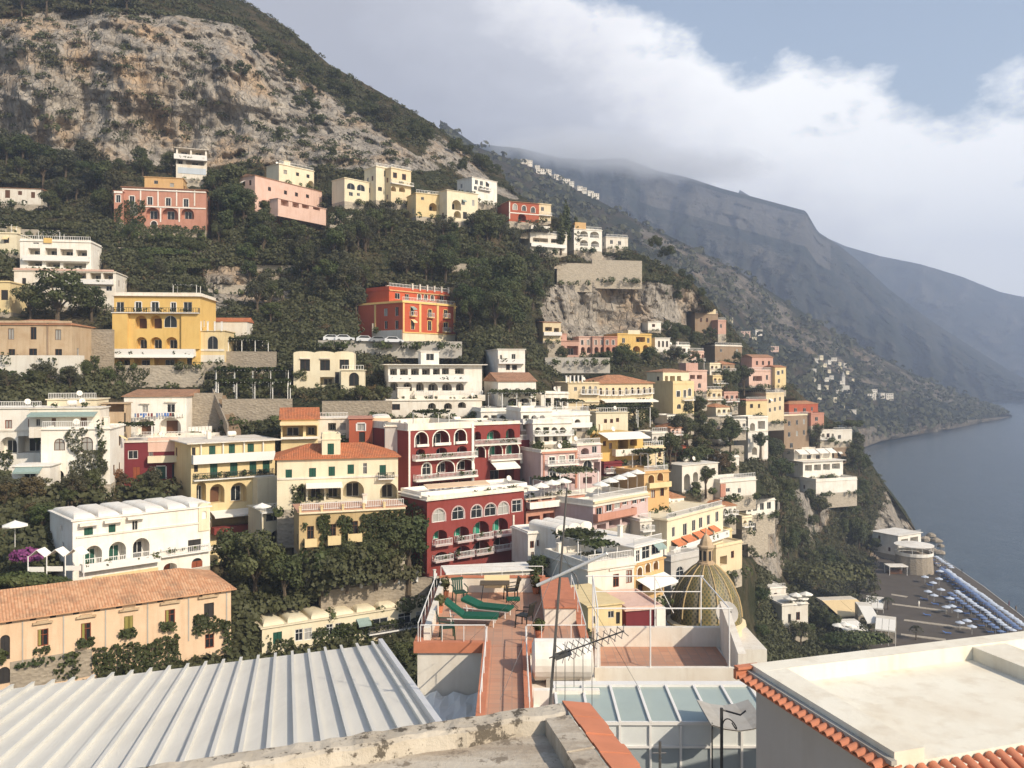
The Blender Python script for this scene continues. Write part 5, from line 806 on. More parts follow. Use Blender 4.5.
# ------------------------------------------------------------------ vegetation
def blob(n, cens, rads, size, up=.35, shell=.45):
    """n leaf-clump quads spread through a set of ellipsoids"""
    cens = np.array(cens); rads = np.array(rads); w = rads.prod(1)**.67; k = rng.choice(len(cens), n, p=w/w.sum()); d = rng.normal(size=(n, 3)); d /= np.linalg.norm(d, axis=1, keepdims=True)
    rr = rng.uniform(shell, 1, n)**.6*rng.uniform(.85, 1.1, n); c = cens[k]+d*rads[k]*rr[:, None]; nr = d+rng.normal(0, .55, (n, 3))+np.array([0, 0, up]); nr /= np.linalg.norm(nr, axis=1, keepdims=True)
    return leafquads(c, nr, size*rng.uniform(.6, 1.35, n))
def tree_proto(kind, leaf):
    """a tree one metre tall: tapered trunk with limbs, crown of leaf clumps"""
    tr = MB(); q = []
    if kind == 'cypress':
        tr.tube([(0, 0, -.25), (0, 0, .3)], [.035, .02]); cs = [(rng.normal(0, .012), rng.normal(0, .012), z) for z in np.linspace(.14, .96, 12)]; rd = [(.115*math.sin(min(1, (1-(z-.1)/.9))*2.2)**.8+.02,)*2+(.09,) for _, _, z in cs]; q.append(blob(800, cs, rd, .045, .6))
    elif kind == 'pine':
        tr.tube([(0, 0, -.25), (.02, 0, .35), (.0, .02, .74)], [.035, .028, .018]); cs = []; rd = []
        for i in range(13):
            a = rng.uniform(0, 6.28); r = rng.uniform(.05, .36)**.9; c = (r*math.cos(a), r*math.sin(a), .84+rng.uniform(-.05, .05)-r*.12); cs.append(c); rd.append((.13, .13, .07)); tr.tube([(0, 0, .6), (c[0]*.6, c[1]*.6, .76), c], [.014, .009, .004], 5)
        q.append(blob(2200, cs, rd, .035, .8))
    elif kind == 'palm':
        tr.tube([(0, 0, -.1), (.02, 0, .4), (.0, 0, .78)], [.04, .03, .03]); A = []
        for i in range(18):
            a = i*2.4; e = rng.uniform(.1, .9)
            for j in range(9):
                s = j/9; r = .4*s; z = .78+.2*e*s-.38*s*s; A.append((r*math.cos(a), r*math.sin(a), z))
        A = np.array(A); q.append(leafquads(A, np.tile([0, 0, 1.], (len(A), 1))+rng.normal(0, .3, (len(A), 3)), np.full(len(A), .1)))
    else:
        hgt = {'round': .42, 'tall': .38, 'open': .4, 'broad': .36}[kind]; sp = {'round': .30, 'tall': .2, 'open': .33, 'broad': .44}[kind]
        tr.tube([(0, 0, -.3), (.01, .01, hgt*.5), (.0, .0, hgt)], [.05, .035, .028]); cs = []; rd = []; m_ = 10 if kind != 'open' else 12
        for i in range(m_):
            a = i*2.4+rng.uniform(-.4, .4); e = (i+.5)/m_; zz = .42+.46*e; r = sp*(math.sin(min(1, (1-e)*1.25+.22)*math.pi*.62))*rng.uniform(.45, 1.05); c = (r*math.cos(a), r*math.sin(a), zz+rng.uniform(-.05, .05)); cs.append(c)
            k = rng.uniform(.11, .2)*(.8 if kind == 'open' else 1); rd.append((k*1.1, k*1.1, k*.85)); tr.tube([(0, 0, hgt*rng.uniform(.6, 1)), (c[0]*.5, c[1]*.5, (hgt+c[2])/2), c], [.02, .012, .005], 5)
        q.append(blob(2400 if kind != 'open' else 1500, cs, rd, .036 if kind != 'open' else .032))
    root = bpy.data.objects.new('tree', None); BASE['tree_proto'] = Vector((0, 0, 0)); a = tr.build('trunk', 'bark'); b = MB(); b.quads(np.concatenate(q)); c = b.build('crown', leaf)
    return root, a, c
PROTO = {}
def get_proto(kind, leaf, v):
    k = (kind, leaf, v)
    if k not in PROTO:
        r, a, c = tree_proto(kind, leaf); PROTO[k] = (a.data, c.data); bpy.data.objects.remove(a); bpy.data.objects.remove(c); bpy.data.objects.remove(r)
    return PROTO[k]
TREES = []
def put_tree(loc, h, kind, leaf, label, group=None, wide=1.0, name='tree', cat='tree'):
    rec = (tuple(loc), h, kind, leaf, label, group, wide, int(rng.integers(0, 3)), rng.uniform(0, 6.28), rng.uniform(.9, 1.15), rng.uniform(.9, 1.15), name, cat); TREES.append(rec)
def real_tree(loc, h, kind, leaf, label, group, wide, v, rz, s1, s2, name, cat):
    tm, cm = get_proto(kind, leaf, v); o = bpy.data.objects.new(name, None); COL.objects.link(o); o.location = loc; o.rotation_euler.z = rz; o.scale = (h*wide*s1, h*wide*s2, h); o.empty_display_size = .2
    tag(o, label, cat, group)
    for nm, me in (('trunk', tm), ('crown', cm)): c = bpy.data.objects.new(nm, me); COL.objects.link(c); c.parent = o
    return o
def occupied(x, y, pad=0):
    for poly, far, near in HULLS:
        if inside(grow(poly, pad), np.array([x]), np.array([y]))[0]: return True
    return False
def at(x, y): d = float(depth(np.array([x]), np.array([y]))[0]); return P(x, y, d)
LW = {'leafdark': 'dark', 'leafmid': 'mid-green', 'leafolive': 'grey-green', 'leafbrown': 'browning', 'leafrust': 'rust-coloured'}
KW = {'round': 'round-crowned', 'tall': 'upright', 'open': 'loose', 'broad': 'spreading', 'cypress': 'pencil-thin cypress', 'pine': 'flat-topped pine'}
def zone(poly, n, h0, h1, kinds, leaves, place, tries=40):
    xs = [p[0] for p in poly]; ys = [p[1] for p in poly]; k = 0
    for _ in range(n*tries):
        if k >= n: break
        x, y = rng.uniform(min(xs), max(xs)), rng.uniform(min(ys), max(ys))
        if not inside(poly, np.array([x]), np.array([y]))[0] or occupied(x, y, 2): continue
        kd = str(rng.choice(kinds)); lf = str(rng.choice(leaves)); h = rng.uniform(h0, h1)
        lab = f"{LW[lf]} {KW[kd]} tree {place}"
        put_tree(at(x, y)-Z*.15, h, kd, lf, lab, f"trees {place}"); k += 1
DK = ['leafdark', 'leafdark', 'leafmid', 'leafolive', 'leafolive']; RD = ['round', 'round', 'open', 'broad', 'tall']
zone([(0, 158), (110, 165), (116, 200), (110, 226), (45, 222), (42, 205), (0, 182)], 24, 6, 10, RD, ['leafdark', 'leafdark', 'leafolive'], 'in the wood at the foot of the great cliff')
zone([(116, 165), (176, 168), (176, 176), (118, 184)], 5, 4, 7, RD, DK, 'behind the coral pink villa')
zone([(206, 196), (250, 180), (256, 200), (270, 226), (210, 232)], 9, 6, 11, RD, ['leafdark'], 'between the coral and the long pale pink villas')
zone([(210, 226), (330, 226), (362, 226), (372, 285), (366, 335), (300, 340), (262, 320), (232, 280)], 38, 5, 8.5, RD, DK, 'on the slope under the long pale pink villa')
zone([(362, 212), (480, 224), (556, 252), (556, 284), (500, 330), (466, 336), (458, 284), (372, 280)], 42, 5, 9, RD, DK, 'on the slope behind the vermilion palazzo')
zone([(460, 300), (540, 285), (545, 335), (500, 346), (462, 342)], 14, 7, 11, ['round', 'broad'], ['leafdark'], 'in the dark grove right of the vermilion palazzo')
zone([(116, 238), (206, 238), (206, 284), (118, 284)], 12, 3, 5, ['open', 'round'], ['leafmid', 'leafolive', 'leafdark'], 'on the terraces under the coral pink villa')
zone([(214, 372), (290, 378), (290, 398), (216, 398)], 6, 2.2, 3.4, ['open', 'round'], ['leafmid', 'leafolive'], 'on the vine terraces right of the yellow hotel')
zone([(0, 376), (112, 372), (200, 372), (200, 386), (112, 392), (0, 394)], 9, 3, 4.6, ['open', 'round'], ['leafmid', 'leafolive'], 'in the gardens under the yellow hotel')
zone([(0, 492), (110, 496), (170, 490), (150, 512), (58, 534), (0, 540)], 15, 2.5, 4.2, ['open', 'broad', 'round'], ['leafmid', 'leafolive', 'leafbrown'], 'in the overgrown garden above the white hotel')
zone([(252, 30), (300, 66), (360, 100), (440, 140), (500, 182), (470, 172), (400, 142), (330, 92), (280, 62)], 24, 4.5, 7, RD, ['leafdark', 'leafdark', 'leafmid', 'leafolive'], 'along the crest of the cliff')
zone([(420, 152), (500, 186), (540, 200), (470, 176)], 8, 3, 5, RD, DK, 'on the ridge above the brick red villa')
zone([(-10, -20), (190, -25), (230, 2), (200, 22), (140, 14), (60, 12), (0, 22)], 22, 6, 9, RD, ['leafdark', 'leafdark', 'leafmid'], 'on the brow above the great cliff')
zone([(255, 30), (330, 90), (420, 140), (400, 162), (330, 160), (270, 140)], 14, 3.5, 6, RD, DK, 'clinging to the ledges right of the great cliff')
zone([(640, 262), (690, 284), (712, 310), (740, 342), (690, 330), (660, 300)], 9, 4, 6.5, RD, DK, 'on the right-hand ridge above the salmon row')
zone([(655, 330), (700, 340), (750, 350), (745, 398), (700, 400), (668, 362)], 16, 4, 6, RD, DK, 'among the villas left of the gabled pink villa')
zone([(560, 352), (650, 356), (664, 372), (590, 368), (560, 366)], 10, 4, 6, ['round', 'broad'], ['leafdark', 'leafdark', 'leafmid'], 'behind the hipped roof of the broad cream hotel')
zone([(665, 416), (745, 400), (748, 455), (720, 480), (668, 462)], 22, 3.5, 6, RD, ['leafdark', 'leafmid', 'leafbrown', 'leafolive'], 'in the gardens below the lemon tower house')
zone([(770, 425), (830, 430), (860, 450), (870, 480), (800, 470), (770, 450)], 10, 5, 8, RD, ['leafdark', 'leafdark', 'leafolive'], 'around the large brown stone villa')
zone([(776, 478), (800, 486), (860, 490), (900, 530), (880, 566), (830, 576), (790, 580)], 30, 5, 9, ['round', 'broad', 'tall'], ['leafdark', 'leafdark', 'leafmid'], 'on the steep wood above the beach')
zone([(745, 598), (800, 612), (850, 636), (800, 652), (750, 650)], 13, 3.5, 6, ['round', 'broad'], ['leafdark', 'leafmid'], 'below the beach terraces right of the dome')
SPEC = [(58, 326, 11.5, 'broad', 'leafdark', 'huge dark spreading tree in front of the white stepped apartments'), (92, 322, 8, 'round', 'leafdark', 'dark round tree beside the huge one left of the yellow hotel'), (30, 322, 8, 'round', 'leafdark', 'dark tree at the cream gable left of the huge spreading tree'), (236, 206, 12, 'tall', 'leafdark', 'tall dark tree rising beside the small coral house'),
        (255, 600, 8.5, 'broad', 'leafmid', 'big bright green tree below the cream corner bay'), (284, 604, 6.5, 'round', 'leafdark', 'dark tree right of the bright green tree near the annex'), (232, 584, 7, 'round', 'leafdark', 'dark grey-green tree at the right end of the white hotel'), (347, 580, 4.8, 'broad', 'leafdark', 'wide dark tree below the ivy-draped terrace house'), (376, 576, 5.2, 'broad', 'leafmid', 'bushy mid-green tree at the right of the ivy-draped terrace house'), (322, 584, 4.2, 'round', 'leafdark', 'dark tree on the left below the ivy-draped terrace house'),
        (408, 574, 8.5, 'tall', 'leafdark', 'tall dark tree against the left flank of the lower crimson hotel'), (396, 566, 6, 'round', 'leafdark', 'dark tree in the shade left of the lower crimson hotel'), (550, 562, 3.4, 'round', 'leafdark', 'small dark tree in front of the wavy-roofed white house'), (744, 388, 7.5, 'round', 'leafdark', 'dense dark oval tree left of the pink terrace villa'),
        (848, 446, 11, 'pine', 'leafdark', 'umbrella pine standing out at the far right of the slope'), (561, 246, 10, 'cypress', 'leafdark', 'left cypress of the group by the white villa terraces'), (566, 243, 13, 'cypress', 'leafdark', 'tallest cypress of the group by the white villa terraces'), (576, 248, 10, 'cypress', 'leafdark', 'right cypress of the group by the white villa terraces'), (655, 252, 6, 'round', 'leafdark', 'dark tree on the outer rocky shoulder'), (668, 262, 6, 'broad', 'leafdark', 'dark spreading tree near the end of the rocky shoulder'),
        (690, 474, 6, 'round', 'leafdark', 'dark tree in front of the white arcaded wall'), (706, 490, 5, 'round', 'leafdark', 'lower dark tree in front of the white arcaded wall'), (112, 490, 3.6, 'open', 'leafrust', 'rust-red shrub tree above the white hotel'), (120, 492, 3, 'round', 'leafbrown', 'brown shrub tree beside the rust-red one'), (68, 506, 2.6, 'round', 'leafmid', 'yellowing small tree in the garden above the white hotel'), (300, 386, 3.6, 'round', 'leafmid', 'round tree at the door of the three-bay cream house'),
        (360, 404, 3.6, 'broad', 'leafdark', 'dark bushy tree on the wall below the three-bay cream house'), (385, 403, 3.4, 'broad', 'leafmid', 'green bushy tree right end of the wall below the three-bay house'), (335, 405, 3.2, 'broad', 'leafmid', 'green bushy tree left end of the wall below the three-bay house'), (634, 420, 4.4, 'round', 'leafdark', 'dark tree in front of the broad cream hotel terrace'), (652, 424, 4, 'round', 'leafdark', 'dark tree at the right end of the broad cream hotel'), (403, 672, 3.6, 'broad', 'leafmid', 'leafy tree at the right end of the annex front'), (140, 166, 6, 'round', 'leafdark', 'lone round tree against the tan cliff face'), (240, 80, 6, 'broad', 'leafdark', 'lone dark tree growing out of the cliff'), (760, 452, 6.5, 'round', 'leafdark', 'dark tree beside the white three-storey villa')]
for x, y, h, kd, lf, lab in SPEC: put_tree(at(x, y)-Z*.2, h, kd, lf, lab)
# scrub and undergrowth: nobody could count it
def scrub(name, n, region, mat, r0, r1, per, size, dfun, maxrock=.55):
    out = []; k = 0
    while k < n:
        x = rng.uniform(region[0], region[2], 4000); y = rng.uniform(region[1], region[3], 4000); ok = (y > RIDGE(x)+1) & (y < FOOT(x)-4)
        ix = np.clip(((x+260)/1190*(NX-1)).astype(int), 0, NX-1); ty = np.clip(((y-RIDGE(x))/(FOOT(x)-RIDGE(x))*(NY-1)).astype(int), 0, NY-1); rk = rockm[ty, ix]; ok &= rng.uniform(0, 1, 4000) > rk/maxrock
        for poly, far, near in HULLS:
            if not ok.any(): break
            g = np.where(ok)[0]; ok[g[inside(grow(poly, 3), x[g], y[g])]] = False
        x, y = x[ok], y[ok]; ty, ix = ty[ok], ix[ok]; d = D1[ty, ix]; cen = np.stack([(x-512)/F*d, d, H+(YH-y)/F*d], 1)
        cl = vnoise(cen*.06, 8)+rng.uniform(-.6, .6, len(x)); g = cl > -.45; cen = cen[g][:n-k]; m_ = len(cen); k += m_
        if m_ == 0: continue
        r = rng.uniform(r0, r1, m_)**1.0; cc = np.repeat(cen, per, 0); rr = np.repeat(r, per); dd = rng.normal(size=(m_*per, 3)); dd[:, 2] = np.abs(dd[:, 2]); dd /= np.linalg.norm(dd, axis=1, keepdims=True)
        c = cc+dd*rr[:, None]*np.array([1.1, 1.1, .8])*rng.uniform(.55, 1, (m_*per, 1)); nr = dd+rng.normal(0, .5, dd.shape); nr /= np.linalg.norm(nr, axis=1, keepdims=True); out.append(leafquads(c, nr, rr*size*rng.uniform(.6, 1.3, len(rr))))
    b = MB(); b.quads(np.concatenate(out)); o = b.build(name, mat); o['kind'] = 'stuff'; return o
tag(scrub('undergrowth', 11500, (-100, -70, 930, 690), 'leafscrub', .7, 2.2, 76, .235, None), 'dark evergreen scrub covering the terraced hillside and the cliff ledges', 'scrub', kind='stuff')
tag(scrub('cliff_bushes', 620, (-60, -20, 520, 172), 'leafscrub', .9, 2.6, 70, .25, None, 1.6), 'dark bushes rooted in cracks and ledges of the great cliff', 'bushes', kind='stuff')
tag(scrub('dry_brush', 1500, (-60, -60, 930, 560), 'leafbrown', .5, 1.5, 44, .26, None, 1.15), 'dry brownish brush scattered over the cliff ledges and slopes', 'brush', kind='stuff')
# woods on the far headland
q = pB.reshape(-1, 3); k = rng.choice(len(q), 5000); c = q[k]+rng.normal(0, 2, (5000, 3)); c = c[(c[:, 2] > 6)]; c = c[fbm(c*.02, 3, 4)+rng.uniform(-.4, .4, len(c)) > -.15]
per = 9; cc = np.repeat(c, per, 0); dd = rng.normal(size=cc.shape); dd[:, 2] = np.abs(dd[:, 2]); dd /= np.linalg.norm(dd, axis=1, keepdims=True); r = np.repeat(rng.uniform(2, 5, len(c)), per)
b = MB(); b.quads(leafquads(cc+dd*r[:, None], dd, r*.8)); tag(b.build('woods', 'leafscrub'), 'dark maquis woods dotted over the far headland', 'woods', kind='stuff')

rows = []
for dz, off in ((.06, .0), (.16, .3)): rows.append([tuple(ground(*q, .2)+Vector((-off, 0, dz-.2+.2))) for q in shore[1:]])
o = sheet('surf', np.array(rows)[::-1], MATS['greywall'], kind='stuff'); o['label'] = 'thin pale line of surf along the beach'; o['category'] = 'surf'
zone([(700, 400), (750, 392), (800, 418), (786, 460), (745, 462), (700, 440)], 16, 4, 6.5, RD, ['leafdark', 'leafmid', 'leafolive'], 'between the villas of the right-hand slope')
zone([(520, 520), (700, 470), (760, 500), (760, 560), (660, 600), (540, 590)], 12, 2.4, 4, ['round', 'open'], ['leafdark', 'leafmid'], 'in the small yards behind the antenna mast')
# ------------------------------------------------------------------ rooftops in front of the camera
def V2(d, z=0): return Vector((d[0], d[1], z))
def leafobj(*a): pass
m = bpy.data.materials.new('worn_concrete'); t = nt(m); p = principled(t, .9, .15); a = noise(t, posn(t), 3.4, 9, .74); b = noise(t, posn(t, (.7, 2.2, 1)), 1.3, 6, .65); c = noise(t, posn(t), 16, 5, .65)
col = mixc(t, ramp(t, b, [(.4, 0), (.62, 1)]), (.56, .50, .41, 1), (.36, .295, .225, 1)); col = mixc(t, ramp(t, a, [(.54, 0), (.60, .85)]), col, (.17, .135, .10, 1)); col = mixc(t, ramp(t, a, [(.3, .55), (.42, 0)]), col, (.62, .58, .50, 1)); L(t, mixc(t, mth(t, 'MULTIPLY', c, .3), col, (.3, .27, .22, 1)), p.inputs['Base Color']); bump(t, p, mth(t, 'ADD', a, c), .5, .03); MATS['worn_concrete'] = m
m = bpy.data.materials.new('lichen_concrete'); t = nt(m); p = principled(t, .92, .12); a = noise(t, posn(t), 5.5, 8, .72); b = noise(t, posn(t), 1.1, 5, .6); c = noise(t, posn(t), 14, 4, .6)
col = mixc(t, ramp(t, b, [(.4, 0), (.62, 1)]), (.55, .49, .40, 1), (.42, .36, .28, 1)); col = mixc(t, ramp(t, mth(t, 'ADD', a, mth(t, 'MULTIPLY', mth(t, 'SUBTRACT', b, .5), .5)), [(.54, 0), (.585, .92)]), col, (.055, .045, .035, 1)); L(t, mixc(t, mth(t, 'MULTIPLY', c, .3), col, (.3, .26, .2, 1)), p.inputs['Base Color']); bump(t, p, mth(t, 'ADD', a, c), .5, .03); MATS['lichen_concrete'] = m
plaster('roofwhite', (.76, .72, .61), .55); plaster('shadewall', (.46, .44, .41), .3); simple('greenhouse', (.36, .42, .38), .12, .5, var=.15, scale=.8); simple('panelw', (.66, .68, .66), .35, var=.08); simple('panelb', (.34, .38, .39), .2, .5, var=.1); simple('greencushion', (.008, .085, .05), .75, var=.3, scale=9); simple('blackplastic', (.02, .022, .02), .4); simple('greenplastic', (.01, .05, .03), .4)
simple('aerial', (.16, .155, .15), .4, .4, .6); simple('rugtone', (.30, .34, .27), .9, var=.2); tiled('eavetiles', (.52, .17, .07), (.64, .25, .12), .2)
m = bpy.data.materials.new('painted_sheet'); t = nt(m); p = principled(t, .42, .4); a = noise(t, posn(t, (2.4, .35, .35)), .9, 7, .68); b = noise(t, posn(t), 5, 4); L(t, mixc(t, mth(t, 'MULTIPLY', ramp(t, a, [(.45, 0), (.7, 1)]), .5), (.76, .735, .66, 1), (.60, .575, .51, 1)), p.inputs['Base Color']); bump(t, p, b, .06, .02); MATS['painted_sheet'] = m
# --- ribbed white metal roof
F1, F0 = P(379, 644, 24), P(0, 690, 20.4); rd = Vector((-.262, 1, -.157)); e_ = F0-F1; nrm = e_.cross(rd).normalized(); nrm = nrm if nrm.z > 0 else -nrm
root = thing('metal_roof', 'white standing-seam metal roof with raised ribs filling the lower left corner', 'roof', F1-Z*.4)
mb = MB(); mb.box(F1-nrm*.08, e_*1.5, rd*-15.5, nrm*.08); part(mb, 'sheet', 'painted_sheet', root)
for i in range(30):
    o0 = F1+e_*(.0208+i*.0476); mb = MB(); ed = e_.normalized(); mb.box(o0-ed*.025+nrm*.003+rd*.02, ed*.05, rd*-15.5, nrm*.075); mb.box(o0-ed*.035+nrm*.079+rd*.03, ed*.07, rd*-15.5, nrm*.018); part(mb, 'rib', 'painted_sheet', root)
mb = MB(); ed = e_.normalized(); mb.box(F1-ed*.10-nrm*.16+rd*.02, ed*.12, rd*-15.5, nrm*.30); part(mb, 'edge_flashing', 'metalw', root)
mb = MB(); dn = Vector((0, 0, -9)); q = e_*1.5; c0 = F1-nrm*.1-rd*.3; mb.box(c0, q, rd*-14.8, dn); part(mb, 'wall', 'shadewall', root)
# --- worn concrete roof with lichen in the centre
C0 = Vector((.52, 9.0, 62.56)); ad = Vector((-.931, -.365, 0)); bd = Vector((.214, -.977, 0)); root = thing('old_roof', 'stained old concrete roof with lichened parapet and a strip of terracotta tiles', 'roof', C0)
mb = MB(); mb.box(C0-Z*.30, ad*9, bd*7.5, Z*-6); part(mb, 'wall', 'worn_concrete', root)
mb = MB(); mb.box(C0+bd*.003-Z*.297, ad*8.99, bd*7.4, Z*.13); part(mb, 'floor', 'worn_concrete', root)
n_ = 90; mb = MB(); rows = []
for i in range(n_+1):
    q = C0+ad*(9*i/n_); w_ = .30+.02*math.sin(i*.7)+rng.uniform(-.012, .012); t0 = rng.uniform(-.012, .008); rows.append([q-Z*.29, q+Z*(t0-.02)+bd*.0, q+bd*.04+Z*t0, q+bd*(w_-.05)+Z*(t0+rng.uniform(-.012, .006)), q+bd*w_+Z*(t0-.03), q+bd*(w_+.02)-Z*.17])
for r0, r1 in zip(rows[:-1], rows[1:]):
    for k in range(5): mb.face([r0[k], r0[k+1], r1[k+1], r1[k]])
part(mb, 'parapet', 'lichen_concrete', root)
mb = MB(); 
for i in range(18): a0 = .37+7*i/18; j = [rng.uniform(-.01, .01) for _ in range(2)]; mb.box(C0+bd*a0-Z*.294+ad*.02, ad*(.27+j[0]), bd*(7/18), Z*(.30+j[1]))
part(mb, 'parapet', 'worn_concrete', root)
mb = MB(); mb2 = MB()
for i in range(34):
    o0 = C0+bd*(.02+i*.21)+Z*(rng.uniform(-.004, .004)+.010*(i % 2)); (mb, mb2)[int(rng.uniform() < .45)].box(o0-Z*.02, -ad*rng.uniform(.30, .33)-Z*.07, bd*.20, Z*.03)
part(mb, 'tile_strip', 'terraedge', root); part(mb2, 'tile_strip', 'salmon', root)
# --- white flat roof on the right
A0 = Vector((4.57, 16.5, 60.4)); ud = Vector((.952, .307, 0)); vd = Vector((.268, -.963, 0)); root = thing('white_roof', 'broad white flat roof with parapets, dividing kerb and terracotta eaves at lower right', 'roof', A0)
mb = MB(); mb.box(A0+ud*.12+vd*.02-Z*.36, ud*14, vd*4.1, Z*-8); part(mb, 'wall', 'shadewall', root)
mb = MB(); mb.box(A0+ud*.1-Z*.356, ud*14, vd*4.1, Z*.06); part(mb, 'floor', 'roofwhite', root)
mb = MB(); mb.box(A0-Z*.35, ud*14.1, vd*.42, Z*.35); mb.box(A0+vd*.423-Z*.35, ud*.55, vd*3.55, Z*.347); mb.box(A0+vd*3.55+ud*.553-Z*.35, ud*13.5, vd*.42, Z*.16); part(mb, 'parapet', 'roofwhite', root)
mb = MB(); mb.box(A0+ud*5.0+vd*.425-Z*.295, ud*.85, vd*3.1, Z*.26); part(mb, 'dividing_kerb', 'roofwhite', root)
mb = MB(); mb.box(A0-ud*.1-Z*.10+vd*.05, ud*.098, vd*3.98, Z*-.07); part(mb, 'gutter', 'concrete', root)
mb = MB(); K = 10
for i in range(21):     # round eave tiles
    c = A0+vd*(.04+i*.19)-Z*.19; r = .085; pr = [(r*math.cos(math.pi*k/K), r*math.sin(math.pi*k/K)) for k in range(K+1)]; dn = -ud*.30-Z*.06
    for k in range(K):
        a_, b_ = pr[k], pr[k+1]; p0 = c+vd*a_[0]+Z*a_[1]; p1 = c+vd*b_[0]+Z*b_[1]; mb.face([p0, p1, p1+dn, p0+dn]); i0 = c+vd*a_[0]*.8+Z*a_[1]*.8; i1 = c+vd*b_[0]*.8+Z*b_[1]*.8; mb.face([p0+dn, p1+dn, i1+dn, i0+dn]); mb.face([i0+dn, i1+dn, i1, i0])
mb.box(A0+ud*.12-Z*.2, -ud*.34-Z*.07, vd*4.0, Z*-.03); part(mb, 'eave_tiles', 'terraedge', root)
mb = MB(); mb.box(A0-ud*.32-vd*.06-Z*.06, ud*.5, vd*.16, Z*.05); mb.box(A0-ud*.34-vd*.05-Z*.25, ud*.5, vd*.1, Z*.18); part(mb, 'corner_tiles', 'terraedge', root)
T0 = A0+vd*4.0+ud*.25-Z*.30; mb = MB()
for i in range(44):
    c = T0+ud*(i*.215); r = .10; dn = vd*3.2-Z*1.35; pr = [(r*math.cos(math.pi*k/K), r*math.sin(math.pi*k/K)) for k in range(K+1)]
    for s in range(9):
        q0, q1 = dn*(s/9), dn*((s+1.12)/9); up = Z*(.0 if s % 1 else 0)
        for k in range(K): a_, b_ = pr[k], pr[k+1]; f0 = .92; mb.face([c+q0+ud*a_[0]*f0+Z*a_[1]*f0, c+q0+ud*b_[0]*f0+Z*b_[1]*f0, c+q1+ud*b_[0]+Z*(b_[1]+.012), c+q1+ud*a_[0]+Z*(a_[1]+.012)])
mb.box(T0-ud*.1-Z*.02, ud*9.6, vd*3.2-Z*1.35, Z*-.05); part(mb, 'tile_slope', 'terraedge', root)
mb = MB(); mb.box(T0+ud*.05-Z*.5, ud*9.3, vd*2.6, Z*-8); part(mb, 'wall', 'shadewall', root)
# --- roof terrace with loungers
root = thing('terrace_house', 'white house with terracotta roof terrace, red kerbs and a bridge to it', 'house', (-1, 31, 56.8)); zf = 56.72
mb = MB(); mb.box((-3.2, 29.1, zf-.05), (5.7, 0, 0), (0, 7.2, 0), (0, 0, -9)); mb.box((-.95, 20.5, zf-.06), (1.5, 0, 0), (0, 8.59, 0), (0, 0, -8.9)); part(mb, 'wall', 'offwhite', root)
mb = MB(); mb.box((-3.2, 29.1, zf-.046), (5.7, 0, 0), (0, 7.2, 0), (0, 0, .05)); mb.box((-.75, 20.5, zf-.055), (1.1, 0, 0), (0, 8.59, 0), (0, 0, .05)); part(mb, 'floor', 'terrafloor', root)
mb = MB()
for o0, u, v in (((-3.32, 29.0, 0), (.28, 0, 0), (0, 7.5, 0)), ((-3.04, 29.0, 0), (2.06, 0, 0), (0, .24, 0)), ((.58, 29.0, 0), (2.05, 0, 0), (0, .24, 0)), ((2.36, 29.245, 0), (.28, 0, 0), (0, 7.25, 0)), ((-.97, 20.5, 0), (.24, 0, 0), (0, 8.74, 0)), ((.34, 20.5, 0), (.24, 0, 0), (0, 8.74, 0))): mb.box(Vector(o0)+Z*(zf-.2), u, v, Z*.36)
part(mb, 'kerb', 'terraedge', root)
mb = MB(); mb.box((-3.03, 36.2, zf), (4.4, 0, 0), (0, .18, 0), (0, 0, .62)); mb.box((1.2, 31.6, zf), (.16, 0, 0), (0, 4.59, 0), (0, 0, .6)); mb.box((1.365, 31.6, zf), (.99, 0, 0), (0, .16, 0), (0, 0, .58)); mb.box((-3.03, 29.5, zf), (.22, 0, 0), (0, 6.6, 0), (0, 0, .5)); part(mb, 'parapet', 'white', root)
mb = MB(); mb.box((-3.06, 36.16, zf+.622), (4.46, 0, 0), (0, .26, 0), (0, 0, .06)); mb.box((1.16, 31.55, zf+.602), (1.2, 0, 0), (0, 4.58, 0), (0, 0, .05)); part(mb, 'coping', 'terraedge', root)
def pipe_rail(pts, n, hgt, mat='framew', r=.02):
    mb = MB(); pts = [Vector(q) for q in pts]; mb.tube([q+Z*hgt for q in pts], r, 6)
    for a, b in zip(pts[:-1], pts[1:]):
        for i in range(n+1): q = a+(b-a)*i/n; mb.tube([q-Z*.05, q+Z*hgt], r*.7, 5)
    part(mb, 'railing', mat, root)
pipe_rail([(-3.18, 29.12, zf+.16), (-3.18, 36.3, zf+.16)], 6, .62); pipe_rail([(-3.1, 29.12, zf+.16), (-.9, 29.12, zf+.16)], 3, .55); pipe_rail([(.5, 29.12, zf+.16), (2.5, 29.12, zf+.16), (2.5, 36.3, zf+.16)], 4, .55); pipe_rail([(-.85, 29.1, zf+.16), (-.85, 23, zf+.16)], 4, .5); pipe_rail([(.46, 29.1, zf+.16), (.46, 22.5, zf+.16)], 4, .5); pipe_rail([(-3.0, 36.3, zf+.68), (1.3, 36.3, zf+.68)], 5, .4)
